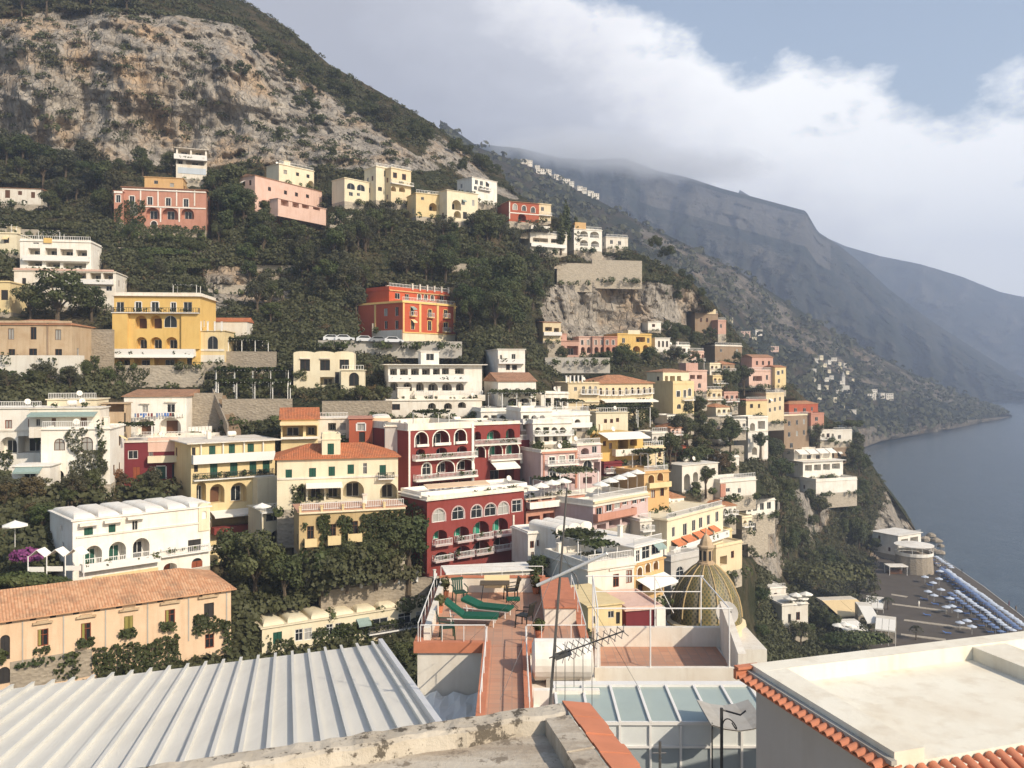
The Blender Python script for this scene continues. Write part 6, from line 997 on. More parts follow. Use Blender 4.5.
def lounger(c, ang, label, up):
    r = thing('sun_lounger', label, 'sun lounger', (c[0], c[1], zf), 'green sun loungers on the terrace'); ca = Vector((math.cos(ang), math.sin(ang), 0)); pa = Vector((-ca.y, ca.x, 0)); b = Vector((c[0], c[1], zf)); w = .62
    m1 = MB(); m1.box(b-pa*w/2+Z*.3, ca*1.25, pa*w, Z*.1); part(m1, 'seat_cushion', 'greencushion', r)
    m1 = MB(); m1.box(b-pa*w/2+Z*.31-ca*.01, -ca*.68+Z*up, pa*w, Z*.1); part(m1, 'back_cushion', 'greencushion', r)
    m1 = MB()
    for s in (-.28, .28): m1.tube([b+pa*s-ca*.6+Z*.27, b+pa*s+ca*1.22+Z*.27], .02, 5)
    m1.tube([b-pa*.28-ca*.45+Z*.3, b-pa*.28-ca*.5+Z*(.3+up*.6)], .015, 5); part(m1, 'frame', 'framew', r)
    for a_, s in ((-.45, -.28), (-.45, .28), (1.1, -.28), (1.1, .28)): m1 = MB(); m1.tube([b+ca*a_+pa*s, b+ca*a_+pa*s+Z*.3], .02, 5); part(m1, 'leg', 'framew', r)
lounger((-1.75, 31.6), -.08, 'green cushioned sun lounger with raised back, nearer one', .5); lounger((-1.2, 32.9), -.35, 'green cushioned sun lounger lying flat beyond the raised one', .22)
def chair(c, ang, label, mat):
    r = thing('garden_chair', label, 'chair', (c[0], c[1], zf), 'plastic chairs on the terrace'); ca = Vector((math.cos(ang), math.sin(ang), 0)); pa = Vector((-ca.y, ca.x, 0)); b = Vector((c[0], c[1], zf))
    m1 = MB(); m1.box(b-ca*.24-pa*.24+Z*.42, ca*.48, pa*.48, Z*.04); part(m1, 'seat', mat, r)
    m1 = MB()
    for k in range(5): m1.box(b-ca*(.24+.02)-pa*(.22-.09*k)+Z*.46, -ca*.1+Z*.42, pa*.06, ca*.025)
    m1.box(b-ca*.37-pa*.25+Z*.84, -ca*.02+Z*.1, pa*.5, ca*.03); part(m1, 'backrest', mat, r)
    for s in (-1, 1):
        m1 = MB(); m1.tube([b+ca*.2+pa*.27*s+Z*.42, b+ca*.2+pa*.27*s+Z*.64, b-ca*.28+pa*.27*s+Z*.68], .022, 5); part(m1, 'armrest', mat, r)
        for f in (-.22, .22): m1 = MB(); m1.tube([b+ca*f*1.1+pa*.25*s, b+ca*f+pa*.22*s+Z*.43], .025, 5); part(m1, 'leg', mat, r)
chair((-2.1, 34.6), -1.2, 'dark green plastic chair in the far left corner of the terrace', 'greenplastic'); chair((.45, 31.3), 2.6, 'black plastic chair right of the loungers', 'blackplastic'); chair((-2.25, 29.9), .2, 'dark green plastic chair by the near left rail', 'greenplastic'); chair((-.05, 34.9), 3.4, 'black chair tucked at the right of the terrace table', 'blackplastic')
r = thing('garden_table', 'metal garden table with a pale cushioned board leaning on it', 'table', (-.7, 34.9, zf)); b = Vector((-.7, 34.9, zf))
m1 = MB(); m1.box(b+Vector((-.6, -.35, .7)), (1.2, 0, 0), (0, .7, 0), (0, 0, .04)); part(m1, 'tabletop', 'bark', r)
for x, y in ((-.5, -.3), (.5, -.3), (-.5, .3), (.5, .3)): m1 = MB(); m1.tube([b+Vector((x*1.1, y, 0)), b+Vector((x*.9, y, .7))], .02, 5); part(m1, 'leg', 'ironwork', r)
o = MB(); o.box((-1.15, 35.55, zf+.35), (1.05, 0, 0), (0, .12, .5), (0, -.06, .02)); tag(o.build('cushion_board', 'canvascream', None, (-.7, 35.5, zf+.35)), 'pale yellow padded board standing behind the terrace table', 'cushion')
r = thing('stool', 'low stool with green seat pad right of the terrace table', 'stool', (.05, 33.7, zf)); b = Vector((.05, 33.7, zf)); m1 = MB(); m1.box(b+Vector((-.26, -.2, .36)), (.52, 0, 0), (0, .4, 0), (0, 0, .07)); part(m1, 'seat', 'greencushion', r)
for x, y in ((-.2, -.15), (.2, -.15), (-.2, .15), (.2, .15)): m1 = MB(); m1.tube([b+Vector((-x, y, 0)), b+Vector((x, y, .36))], .015, 5); part(m1, 'leg', 'ironwork', r)
# tank and clutter right of the bridge
def tank(c, r_, l_, label, dirv=(1, 0, 0), name='water_tank'):
    t_ = thing(name, label, 'water tank', c); d = Vector(dirv); m1 = MB(); c = Vector(c)+Z*(r_+.1); m1.tube([c-d*(l_/2+.08), c-d*l_/2, c+d*l_/2, c+d*(l_/2+.08)], [r_*.75, r_, r_, r_*.75], 20); part(m1, 'drum', 'bright', t_, smooth=False)
    m1 = MB(); pa = Vector((-d.y, d.x, 0))
    for s in (-.3, .3): m1.box(c+d*l_*s-pa*r_*.7-Z*(r_+.1), d*.12, pa*r_*1.4, Z*r_*.5)
    part(m1, 'cradle', 'concrete', t_)
tank((1.55, 26.6, 56.4), .62, 1.7, 'big white water drum below the terrace right of the red bridge')
b = thing('service_roof', 'white service roof carrying the water drum right of the red bridge', 'roof', (1.7, 26.5, 56.4)); m1 = MB(); m1.box((.6, 24.6, 56.4), (2.0, 0, 0), (0, 4.2, 0), (0, 0, -8)); part(m1, 'wall', 'bright', b); m1 = MB(); m1.box((.62, 24.7, 56.402), (1.9, 0, 0), (0, .2, 0), (0, 0, .45)); part(m1, 'parapet', 'bright', b)
b = thing('lower_roof', 'pale sheeted lower roof with crumpled plastic left of the red bridge', 'roof', (-2.2, 27, 50)); m1 = MB(); m1.box((-3.6, 22.2, 53.6), (2.6, 0, 0), (0, 6.8, 0), (0, 0, -8)); part(m1, 'wall', 'bluewall', b); m1 = MB()
g = [[Vector((-3.4+.21*i+.04*math.sin(j*2.1+i), 26.0+.37*j, 54.2+.10*math.sin(i*1.7+j)+.12*j+rng.uniform(-.04, .04))) for i in range(12)] for j in range(9)]
for j in range(8):
    for i in range(11): m1.face([g[j][i], g[j][i+1], g[j+1][i+1], g[j+1][i]])
part(m1, 'plastic_sheet', 'panelw', b)
# --- pergola terrace and glasshouse
root = thing('terrace', 'white walled roof terrace with tiled floor in front of the dome', 'terrace', (4.8, 29, 56)); m1 = MB()
m1.box((2.6, 27.0, 56.70), (4.5, .0, 0), (0, .2, 0), (0, 0, -1.0)); m1.box((3.0, 31.3, 56.70), (4.8, 0, 0), (0, .2, 0), (0, 0, -1.0)); m1.box((2.61, 27.205, 56.2), (.2, 0, 0), (.4, 4.09, 0), (0, 0, -.3)); part(m1, 'parapet', 'white', root)
m1 = MB(); m1.face([(7.1, 27.0, 57.15), (7.35, 27.0, 57.15), (7.85, 31.5, 57.6), (7.6, 31.5, 57.6)]); m1.face([(7.1, 27, 57.15), (7.1, 27, 55), (7.35, 27, 55), (7.35, 27, 57.15)]); m1.face([(7.1, 27, 55), (7.1, 27, 57.15), (7.6, 31.5, 57.6), (7.6, 31.5, 55)]); m1.face([(7.35, 27, 57.15), (7.35, 27, 55), (7.85, 31.5, 55), (7.85, 31.5, 57.6)]); part(m1, 'side_wall', 'white', root)
m1 = MB(); m1.box((2.62, 27.02, 55.98), (4.9, 0, 0), (0, 4.3, 0), (0, 0, -9)); part(m1, 'wall', 'offwhite', root); m1 = MB(); m1.box((2.82, 27.203, 55.984), (4.6, 0, 0), (0, 4.09, 0), (0, 0, .02)); part(m1, 'floor', 'terrafloor', root); m1 = MB(); m1.box((3.9, 27.3, 56.006), (2.1, 0, 0), (0, 1.5, 0), (0, 0, .012)); part(m1, 'mat', 'rugtone', root)
root = thing('pergola', 'bare white pipe frame of a pergola over the walled terrace', 'pergola', (4.8, 29, 56)); m1 = MB(); zt = 58.53; r_ = .024
posts = [((2.7, 27.1), 56.0), ((4.36, 27.1), 56.7), ((6.85, 27.1), 56.7), ((2.95, 31.4), 56.0), ((5.22, 31.4), 56.7), ((6.9, 31.4), 56.7)]
for (x, y), z in posts: q = MB(); q.tube([(x, y, z), (x, y, zt)], r_, 6); part(q, 'post', 'framew', root)
for a, b in (((2.6, 27.1), (6.95, 27.1)), ((2.7, 31.4), (7.0, 31.4)), ((6.85, 27.1), (6.9, 31.4)), ((2.7, 27.1), (2.95, 31.4))): q = MB(); q.tube([(*a, zt+.02), (*b, zt+.02)], r_, 6); part(q, 'beam', 'framew', root)
q = MB(); q.tube([(2.95, 31.4, 57.98), (6.9, 31.4, 57.98)], r_*.8, 6); part(q, 'beam', 'framew', root); q = MB(); q.tube([(2.7, 27.1, 57.3), (2.95, 31.4, 58.5)], r_*.7, 6); q.tube([(5.22, 31.4, 58.5), (5.9, 31.4, 57.2)], r_*.7, 6); part(q, 'brace', 'framew', root)
def dish(c, r_, label, face=(.55, -.75, .35), mat='greywall', pole=.8):
    t_ = thing('satellite_dish', label, 'satellite dish', Vector(c)-Z*pole); f = Vector(face).normalized(); a = f.cross(Z).normalized(); b = a.cross(f); c = Vector(c); m1 = MB(); n = 16; rings = []
    for rr in (.001, .5, 1):
        rings.append([c+a*(math.cos(6.2832*k/n)*r_*rr)+b*(math.sin(6.2832*k/n)*r_*rr)+f*(r_*.22*rr*rr) for k in range(n)])
    for i in range(2):
        for k in range(n): m1.face([rings[i][k], rings[i][(k+1) % n], rings[i+1][(k+1) % n], rings[i+1][k]]); m1.face([rings[i+1][k]-f*.02, rings[i+1][(k+1) % n]-f*.02, rings[i][(k+1) % n]-f*.02, rings[i][k]-f*.02])
    part(m1, 'reflector', mat, t_); m1 = MB(); m1.tube([c-Z*pole, c-f*.03], r_*.07, 6); m1.tube([c-b*r_*.9+f*r_*.2, c+f*r_*.95], r_*.03, 5); m1.box(c+f*r_*.9-a*r_*.08-b*r_*.08, a*r_*.16, b*r_*.16, f*r_*.2); part(m1, 'arm', 'ironwork', t_)
dish((7.95, 31.9, 57.05), .43, 'pale satellite dish beside the terrace wall near the dome', (.1, -.9, .35))
root = thing('balcony_frame', 'white slatted balcony railing right of the satellite dish', 'balcony', (8.6, 30.5, 55)); m1 = MB(); m1.box((7.9, 29.5, 55.0), (1.3, 0, 0), (0, 1.2, 0), (0, 0, .15)); part(m1, 'slab', 'bright', root); m1 = MB()
for i in range(10): m1.box((7.95+i*.135, 29.5, 55.15), (.05, 0, 0), (0, .05, 0), (0, 0, .55))
m1.box((7.9, 29.47, 55.7), (1.3, 0, 0), (0, .12, 0), (0, 0, .08)); m1.box((7.95, 29.52, 55.78), (.07, 0, 0), (0, .07, 0), (0, 0, .52)); part(m1, 'railing', 'bright', root)
root = thing('glasshouse', 'low glazed lean-to with white frame and panels below the walled terrace', 'glasshouse', (3.5, 23, 54)); x0, x1 = 1.2, 7.0; ya, yb_, za, zb = 25.2, 23.0, 56.75, 56.62
m1 = MB(); m1.box((x0, yb_, zb), (x1-x0, 0, 0), (0, ya-yb_, za-zb), (0, 0, .02)); part(m1, 'roof_glass', 'greenhouse', root)
m1 = MB(); m1.box((x0, yb_-.01, zb-.62), (x1-x0, 0, 0), (0, .04, 0), (0, 0, .6)); part(m1, 'panel', 'panelw', root); m1 = MB(); m1.box((x0, yb_-.01, zb-1.75), (x1-x0, 0, 0), (0, .04, 0), (0, 0, 1.1)); part(m1, 'panel', 'panelb', root)
m1 = MB(); m1.box((x0, yb_+.04, zb-.03), (x1-x0, 0, 0), (0, ya-yb_-.1, 0), (0, 0, -8)); part(m1, 'wall', 'shadewall', root)
m1 = MB(); m1.box((x0-.05, ya, za-.05), (x1-x0+.1, 0, 0), (0, .3, 0), (0, 0, .14)); m1.box((x0, yb_-.06, zb-.66), (x1-x0, 0, 0), (0, .05, 0), (0, 0, .06)); m1.box((x0, yb_-.06, zb-1.8), (x1-x0, 0, 0), (0, .05, 0), (0, 0, .08)); m1.box((x0, yb_-.07, zb-.04), (x1-x0, 0, 0), (0, .06, 0), (0, 0, .09)); part(m1, 'frame', 'framew', root)
for i in range(8): x = x0+.05+i*(x1-x0-.1)/7; m1 = MB(); m1.box((x-.035, yb_-.075, zb+.021), (.07, 0, 0), (0, ya-yb_+.07, za-zb), (0, 0, .06)); m1.box((x-.03, yb_-.068, zb-1.75), (.06, 0, 0), (0, .05, 0), (0, 0, 1.7)); part(m1, 'glazing_bar', 'framew', root)
o = MB(); g = [[P(700+45*u, (697+5*math.sin(u*3) if v == 0 else 690-3*u+7*u*v), 22.2-.9*v) for u in (0, .25, .5, .75, 1)] for v in (0, 1)]
g = [[Vector((5.0+.35*u*4, 21.6+v*1.7, 57.15-.16*math.sin(u*math.pi)-.02*v)) for u in (0, .25, .5, .75, 1)] for v in (0, .5, 1)]
for i in range(2):
    for k in range(4): o.face([g[i][k], g[i][k+1], g[i+1][k+1], g[i+1][k]]); o.face([g[i+1][k]-Z*.03, g[i+1][k+1]-Z*.03, g[i][k+1]-Z*.03, g[i][k]-Z*.03])
root = thing('canopy', 'sagging grey cloth canopy at the corner of the white flat roof house', 'canopy', (5.4, 22, 57)); part(o, 'cloth', 'concrete', root); m1 = MB(); m1.tube([(5.05, 21.7, 57.15), (5.05, 21.7, 50)], .02, 5); part(m1, 'pole', 'ironwork', root)
root = thing('bracket_post', 'black wrought iron post with scroll beside the grey end wall', 'iron post', (3.92, 16, 58)); m1 = MB(); m1.tube([(3.9, 16, 54), (3.9, 16, 59.75)], .03, 6); part(m1, 'post', 'ironwork', root); m1 = MB(); pts_ = [(3.9+.02+.11*(1-math.cos(a))*.9+.02*a, 16, 59.45+.1*math.sin(a*1.3)) for a in np.linspace(0, 5, 14)]; m1.tube(pts_, .012, 5); m1.tube([(3.9, 16, 59.72), (4.25, 16, 59.62), (4.35, 16, 59.7)], .018, 5); part(m1, 'scroll', 'ironwork', root)
# --- aerials
root = thing('antenna_mast', 'thin grey antenna mast rising from the roofs in the middle', 'antenna', P(550, 700, 15)); a, b = P(550, 705, 15), P(567, 488, 15); m1 = MB(); m1.tube([a-Z*1, a, a+(b-a)*.55, b], [.026, .026, .022, .015], 8); part(m1, 'mast', 'aerial', root)
m1 = MB(); c = P(607, 553.5, 14.6); d = P(537, 585.5, 15.2); m1.tube([d, c], .028, 8); part(m1, 'boom', 'framew', root)
m1 = MB(); pts_ = [P(560+18*math.sin(s), 575-6*math.sin(s*2)+22*(1-math.cos(s))/2, 15) for s in np.linspace(0, 1.7, 10)]; m1.tube(pts_, .012, 5); part(m1, 'cable', 'aerial', root)
m1 = MB(); y0, y1 = P(549.5, 658, 15), P(624, 631, 13.9); m1.tube([y0, y1], .014, 6); dd = (y1-y0).normalized(); pa = dd.cross(Z).normalized(); up = pa.cross(dd)
for i in range(10):
    q = y0+(y1-y0)*(.22+i*.085); hh = .15-.006*i
    for sx, sz in ((1, 1), (1, -1)): m1.tube([q-pa*hh*sx-up*hh*sz, q+pa*hh*sx+up*hh*sz], .007, 5)
m1.tube([y0+(y1-y0)*.2-pa*.2, y0+(y1-y0)*.2+pa*.2], .012, 5); m1.box(y0+dd*.18-up*.08-pa*.06, dd*.3, up*.12, pa*.12); part(m1, 'aerial', 'aerial', root)
m1 = MB()
for i in range(5): q = P(556+i*9, 640+i*2, 15); m1.tube([q, q-Z*(.9+.2*math.sin(i*2))], .006, 4)
for e in ((500, 700, 14), (640, 690, 19), (470, 640, 28)): m1.tube([a+(b-a)*.7, P(*e)], .005, 4)
part(m1, 'guy_wire', 'aerial', root)
root = thing('antenna_mast', 'short thin pole aerial in front of the glazed lean-to', 'antenna', P(660, 768, 14)); m1 = MB(); m1.tube([P(660, 800, 14), P(660, 741, 14)], .022, 6); part(m1, 'mast', 'aerial', root); m1 = MB(); q = P(660, 753, 14); m1.tube([q-Vector((.12, 0, 0)), q+Vector((.1, 0, 0))], .012, 5); m1.tube([q-Vector((0, .12, .03)), q+Vector((0, .1, -.03))], .012, 5); part(m1, 'aerial', 'aerial', root)
# ------------------------------------------------------------------ church dome
DC = P(706, 618, 116); DC.z = P(706, 613, 116).z; root = thing('church_dome', 'tiled yellow and green church dome with ribs and a lantern', 'church', DC)
m = bpy.data.materials.new('majolica'); t = nt(m); p = principled(t, .5, .3); tc_ = N(t, 'ShaderNodeTexCoord'); s_ = N(t, 'ShaderNodeSeparateXYZ'); L(t, tc_.outputs['Object'], s_.inputs[0]); an = mth(t, 'MULTIPLY', mth(t, 'ARCTAN2', s_.outputs[0], s_.outputs[1]), 96/6.2832); hz = mth(t, 'MULTIPLY', s_.outputs[2], 2.9)
k1 = mth(t, 'PINGPONG', mth(t, 'ADD', an, hz), 1); k2 = mth(t, 'PINGPONG', mth(t, 'SUBTRACT', an, hz), 1); dm = mth(t, 'MULTIPLY', k1, k2); bnd = mth(t, 'PINGPONG', mth(t, 'MULTIPLY', an, 12/96), .5)
col = mixc(t, ramp(t, dm, [(.28, 0), (.34, 1)]), (.22, .17, .06, 1), (.07, .08, .035, 1)); col = mixc(t, ramp(t, bnd, [(.13, 1), (.17, 0)]), col, mixc(t, ramp(t, dm, [(.28, 0), (.36, 1)]), (.26, .22, .14, 1), (.09, .09, .06, 1))); a = noise(t, posn(t), .8, 5, .65); L(t, mixc(t, mth(t, 'MULTIPLY', ramp(t, a, [(.45, 0), (.7, 1)]), .6), col, (.12, .095, .06, 1)), p.inputs['Base Color']); MATS['majolica'] = m
prof = [(4.75, -.8), (4.72, 0), (4.6, 1.2), (4.3, 2.5), (3.7, 3.9), (2.9, 5.1), (1.9, 6.1), (1.0, 6.75)]
mb = MB(); mb.lathe([(r, z) for r, z in prof], DC, 48); part(mb, 'shell', 'majolica', root, smooth=True)
for i in range(12):
    a = 6.2832*i/12+.12; mb = MB(); mb.tube([DC+Vector((math.cos(a)*(r+.03), math.sin(a)*(r+.03), z)) for r, z in prof[1:]], [.13, .125, .12, .11, .10, .09, .07], 6); part(mb, 'rib', 'ochre', root)
mb = MB(); mb.lathe([(4.7, -7), (4.7, -1.3), (5.3, -1.2), (5.3, -.95), (4.75, -.7)], DC, 16); part(mb, 'drum', 'cream', root)
mb = MB(); mb.lathe([(1.2, 6.4), (1.2, 6.9), (.95, 6.95), (.95, 8.8), (1.2, 8.9), (1.2, 9.1), (.9, 9.25), (.75, 9.8), (.4, 10.4), (.08, 10.7), (.05, 11.5)], DC, 8); lt = part(mb, 'lantern', 'sand', root)
for i in range(8): a = 6.2832*(i+.5)/8; mb = MB(); d = Vector((math.cos(a), math.sin(a), 0)); e = Vector((-d.y, d.x, 0)); mb.box(DC+d*.87-e*.2+Z*7.2, e*.4, d*.03, Z*1.3); part(mb, 'opening', 'darkin', root, lt)
mb = MB(); mb.box(DC+Vector((-6, -7.5, -2.5)), (12, 0, 0), (0, 13, 0), (0, 0, -9)); part(mb, 'nave_wall', 'offwhite', root)
# ------------------------------------------------------------------ beach
def umb_mesh(mat_):
    a = MB(); n = 8; R0 = 1.15; top = (0, 0, 2.35)
    for k in range(n):
        p0 = (R0*math.cos(6.2832*k/n), R0*math.sin(6.2832*k/n), 1.9); p1 = (R0*math.cos(6.2832*(k+1)/n), R0*math.sin(6.2832*(k+1)/n), 1.9); a.face([p0, p1, top]); a.face([(p1[0], p1[1], 1.78), p1, p0, (p0[0], p0[1], 1.78)])
    return a
def parasol_proto(mat_):
    o = bpy.data.objects.new('x', None); c = umb_mesh(0).build('canopy', mat_); q = MB(); q.tube([(0, 0, -.2), (0, 0, 2.4)], .03, 5); p_ = q.build('pole', 'framew'); md = (c.data, p_.data); bpy.data.objects.remove(c); bpy.data.objects.remove(p_); bpy.data.objects.remove(o); return md
simple('umbwhite', (.50, .55, .63), .7, var=.1); simple('umbblue', (.15, .21, .36), .7, var=.15); simple('bedblue', (.07, .16, .42), .7, var=.2)
PW, PB = parasol_proto('umbwhite'), parasol_proto('umbblue'); PC = parasol_proto('canvasw')
def parasol(loc, pr, label, group, s=1, name='beach_umbrella', cat='umbrella'):
    o = bpy.data.objects.new(name, None); COL.objects.link(o); o.location = loc; o.scale = (s, s, s); o.rotation_euler.z = rng.uniform(0, .7); tag(o, label, cat, group)
    for nm, me in (('canopy', pr[0]), ('pole', pr[1])): c = bpy.data.objects.new(nm, me); COL.objects.link(c); c.parent = o
def bed_mesh():
    a = MB(); a.box((-.3, -.95, .3), (.6, 0, 0), (0, 1.3, 0), (0, 0, .08)); a.box((-.3, .35, .3), (.6, 0, 0), (0, .6, .35), (0, 0, .08))
    for x in (-.27, .21):
        for y in (-.85, .3): a.box((x, y, 0), (.06, 0, 0), (0, .06, 0), (0, 0, .3))
    o = a.build('beach_bed', 'bedblue'); me = o.data; bpy.data.objects.remove(o); return me
BED = bed_mesh()
def bed(loc, label, group, rz): o = bpy.data.objects.new('beach_bed', BED); COL.objects.link(o); o.location = loc; o.rotation_euler.z = rz; tag(o, label, 'sun bed', group)
rowsU = [((947, 574.5), (1024, 631), 34, 'umbwhite', 'in the front row nearest the water'), ((942, 573), (1018, 634), 32, 'umbblue', 'in the second row behind the front row'), ((956, 596), (1012, 636), 18, 'umbwhite', 'in the third row across the gap'), ((950, 598), (1000, 637), 14, 'umbblue', 'in the fourth row across the gap'), ((936, 561), (952, 572), 7, 'umbwhite', 'at the far end of the rows by the stone tower')]
for a, b, n, mt_, lb in rowsU:
    A, B = ground(*a, 1.5), ground(*b, 1.5)
    for i in range(n):
        q = A+(B-A)*(i/(n-1))+Vector((rng.uniform(-.25, .25), rng.uniform(-.2, .2), 0)); parasol(q, PW if mt_ == 'umbwhite' else PB, ('white' if mt_ == 'umbwhite' else 'blue-grey')+' beach umbrella '+lb, 'beach umbrellas '+lb, .78)
        if i % 2 == 0: bed(q+Vector((-1.3, .3, 0)), 'blue sun bed '+lb, 'sun beds '+lb, rng.uniform(-.1, .1)+1.57)
for x, y in ((925, 581), (933, 587), (939, 583), (941, 594), (928, 596), (950, 603), (952, 611), (958, 616), (967, 626), (946, 612), (940, 575), (960, 628), (972, 632), (934, 600)): parasol(ground(x, y+2, 1.6), PW, 'pale beach umbrella standing loosely among the boardwalks', 'loose beach umbrellas')
for x, y in ((924, 600), (927, 616), (947, 634), (930, 586), (935, 605)): bed(ground(x, y, 1.65), 'blue sun bed lying loosely among the boardwalks', 'loose sun beds', 1.2)
for x, y in ((844, 640), (875, 596), (888, 610), (916, 640), (862, 588)): put_tree(ground(x, y, 1.7), 4.2, 'palm', 'leafolive', 'short palm with drooping fronds at the back of the beach', 'palms at the back of the beach', name='palm_tree', cat='palm')
def canvas_hall(name, label, x0, x1, yb, yt, Y, yaw, dep, cols, mat_, slope=1.2, posts=True):
    """open restaurant terrace under sloping canvas strips"""
    b = Bd(name, label, 'restaurant', x0, x1, yb, yt, Y, yaw, dep*.3, 'offwhite', ph=.1, over=0, ops=()); pl = b.front
    for i in range(cols): m1 = MB(); w = b.w/cols; m1.box(pl.pt(w*i+.04, b.h+.05, 0), pl.U*(w-.08), pl.Nn*dep*.8-Z*slope, Z*.05); m1.box(pl.pt(w*i+.04, b.h+.05-slope-.3, dep*.8), pl.U*(w-.08), pl.Nn*.04, Z*.3); part(m1, 'canvas', mat_, b.root)
    for i in range(cols+1): m1 = MB(); q = pl.pt(b.w*i/cols, b.h-slope, dep*.78); m1.tube([q-Z*3.5, q], .06, 5); part(m1, 'post', 'framew', b.root)
canvas_hall('restaurant', 'beach restaurant under two broad cream canvas roofs', 822, 857, 612, 601, 226, 8, 11, 2, 'canvascream', 1.6)
canvas_hall('restaurant', 'beach restaurant awning strip, white canvas right of the cream canvas roofs', 858, 872, 616, 606, 214, -10, 12, 1, 'canvasw', 1.4)
canvas_hall('restaurant', 'white scalloped canvas cafe on the beach road, far one', 866, 884, 604, 598, 236, -25, 8, 3, 'canvasw', .9)
canvas_hall('restaurant', 'white scalloped canvas cafe on the beach road, near one', 876, 896, 626, 618, 205, -25, 8, 3, 'canvasw', .9)
canvas_hall('restaurant', 'low white awning in front of the cream canvas restaurant', 834, 858, 630, 622, 206, 6, 6, 2, 'canvasw', .7)
Bd('house', 'flat white house above the beach restaurants beside white parasols', 'house', 770, 786, 604, 589, 200, 15, 7, 'bright', ph=.3, ops=[('w', 774, 593, 777, 598)])
Bd('house', 'cream cottage under the white parasols at the beach', 'house', 782, 808, 626, 606, 190, 15, 8, 'offwhite', ph=.4, ops=[('w', 796, 612, 800, 620), ('d', 788, 614, 791, 623)])
for x, y in ((790, 606), (796, 603), (802, 606), (792, 611), (799, 610), (806, 602)): parasol(P(x, y+3, 192), PC, 'large white parasol crowded on the cottage terrace', 'white parasols on the cottage terrace', 1.3, 'parasol', 'parasol')
for x, y in ((845, 634), (838, 635), (851, 636)): parasol(P(x, y, 200), PC, 'white parasol before the low white awning', 'white parasols before the low awning', 1.2, 'parasol', 'parasol')
b = thing('watch_tower', 'round stone tower at the end of the beach with white restaurant terraces', 'tower', P(914, 577, 278)); c = P(914, 577, 278); mb = MB(); mb.lathe([(6.2, -3), (5.6, 6), (5.5, 7.4), (0, 7.4)], c, 20); part(mb, 'drum', 'stone', b); mb = MB(); mb.lathe([(5.8, 7.41), (5.8, 8.4), (5.5, 8.4), (5.5, 7.6)], c, 20); part(mb, 'parapet', 'bright', b)
for i in range(12): a = 6.2832*i/12; mb = MB(); mb.tube([c+Vector((5.6*math.cos(a), 5.6*math.sin(a), 8.4)), c+Vector((5.6*math.cos(a), 5.6*math.sin(a), 10.4))], .08, 5); part(mb, 'post', 'framew', b)
mb = MB(); mb.lathe([(0, 10.9), (6.0, 10.4), (6.0, 10.55), (0, 11.05)], c, 20); part(mb, 'roof', 'bright', b)
Bd('restaurant', 'white restaurant with flat roof built behind the round stone tower', 'restaurant', 898, 921, 556, 536, 292, 30, 10, 'bright', ph=.2, over=.5, ops=[('v', 901, 539, 908, 544), ('v', 910, 537, 918, 542)])
o = MB(); c = ground(896, 574, 1.8); o.box(c+Vector((-3, -2, 2.6)), (6, 0, 0), (0, 4, 0), (0, 0, .3)); o2 = thing('kiosk', 'small white kiosk with flat canopy at the foot of the wooded cliff', 'kiosk', c); part(o, 'canopy', 'bright', o2)
for x, y in ((-2.8, -1.8), (2.7, -1.8), (-2.8, 1.8), (2.7, 1.8)): o = MB(); o.tube([c+Vector((x, y, -.3)), c+Vector((x, y, 2.6))], .1, 5); part(o, 'post', 'framew', o2)
o = MB(); o.box(c+Vector((-2, 0, 0)), (4, 0, 0), (0, 1.6, 0), (0, 0, 1.1)); part(o, 'counter', 'sb', o2)
for i, (x, y, s) in enumerate(((925, 540, 2.6), (931, 536, 2.0), (936, 541, 2.2), (941, 546, 1.3), (933, 552, 2.4), (940, 553, 2.0), (928, 548, 2.2), (1003, 414, 3), (996, 417, 4))):
    g = ground(x, y, .2); n = 60; d = rng.normal(size=(7, 5, 3)); mb = MB(); rings = [[Vector((math.cos(6.2832*k/9), math.sin(6.2832*k/9), 0))*s*math.cos(a_)*rng.uniform(.75, 1.2)+Z*s*.6*math.sin(a_)*rng.uniform(.8, 1.2) for k in range(9)] for a_ in (-.5, 0, .5, 1.0, 1.45)]
    for r1, r2 in zip(rings[:-1], rings[1:]):
        for k in range(9): mb.face([g+r1[k], g+r1[(k+1) % 9], g+r2[(k+1) % 9], g+r2[k]])
    mb.face([g+q for q in rings[-1]]); tag(mb.build('sea_rock', 'stone', None, g), 'dark boulder in the water off the '+('stone tower' if i < 7 else 'far headland tip'), 'rock', 'boulders off the '+('stone tower' if i < 7 else 'far headland tip'))
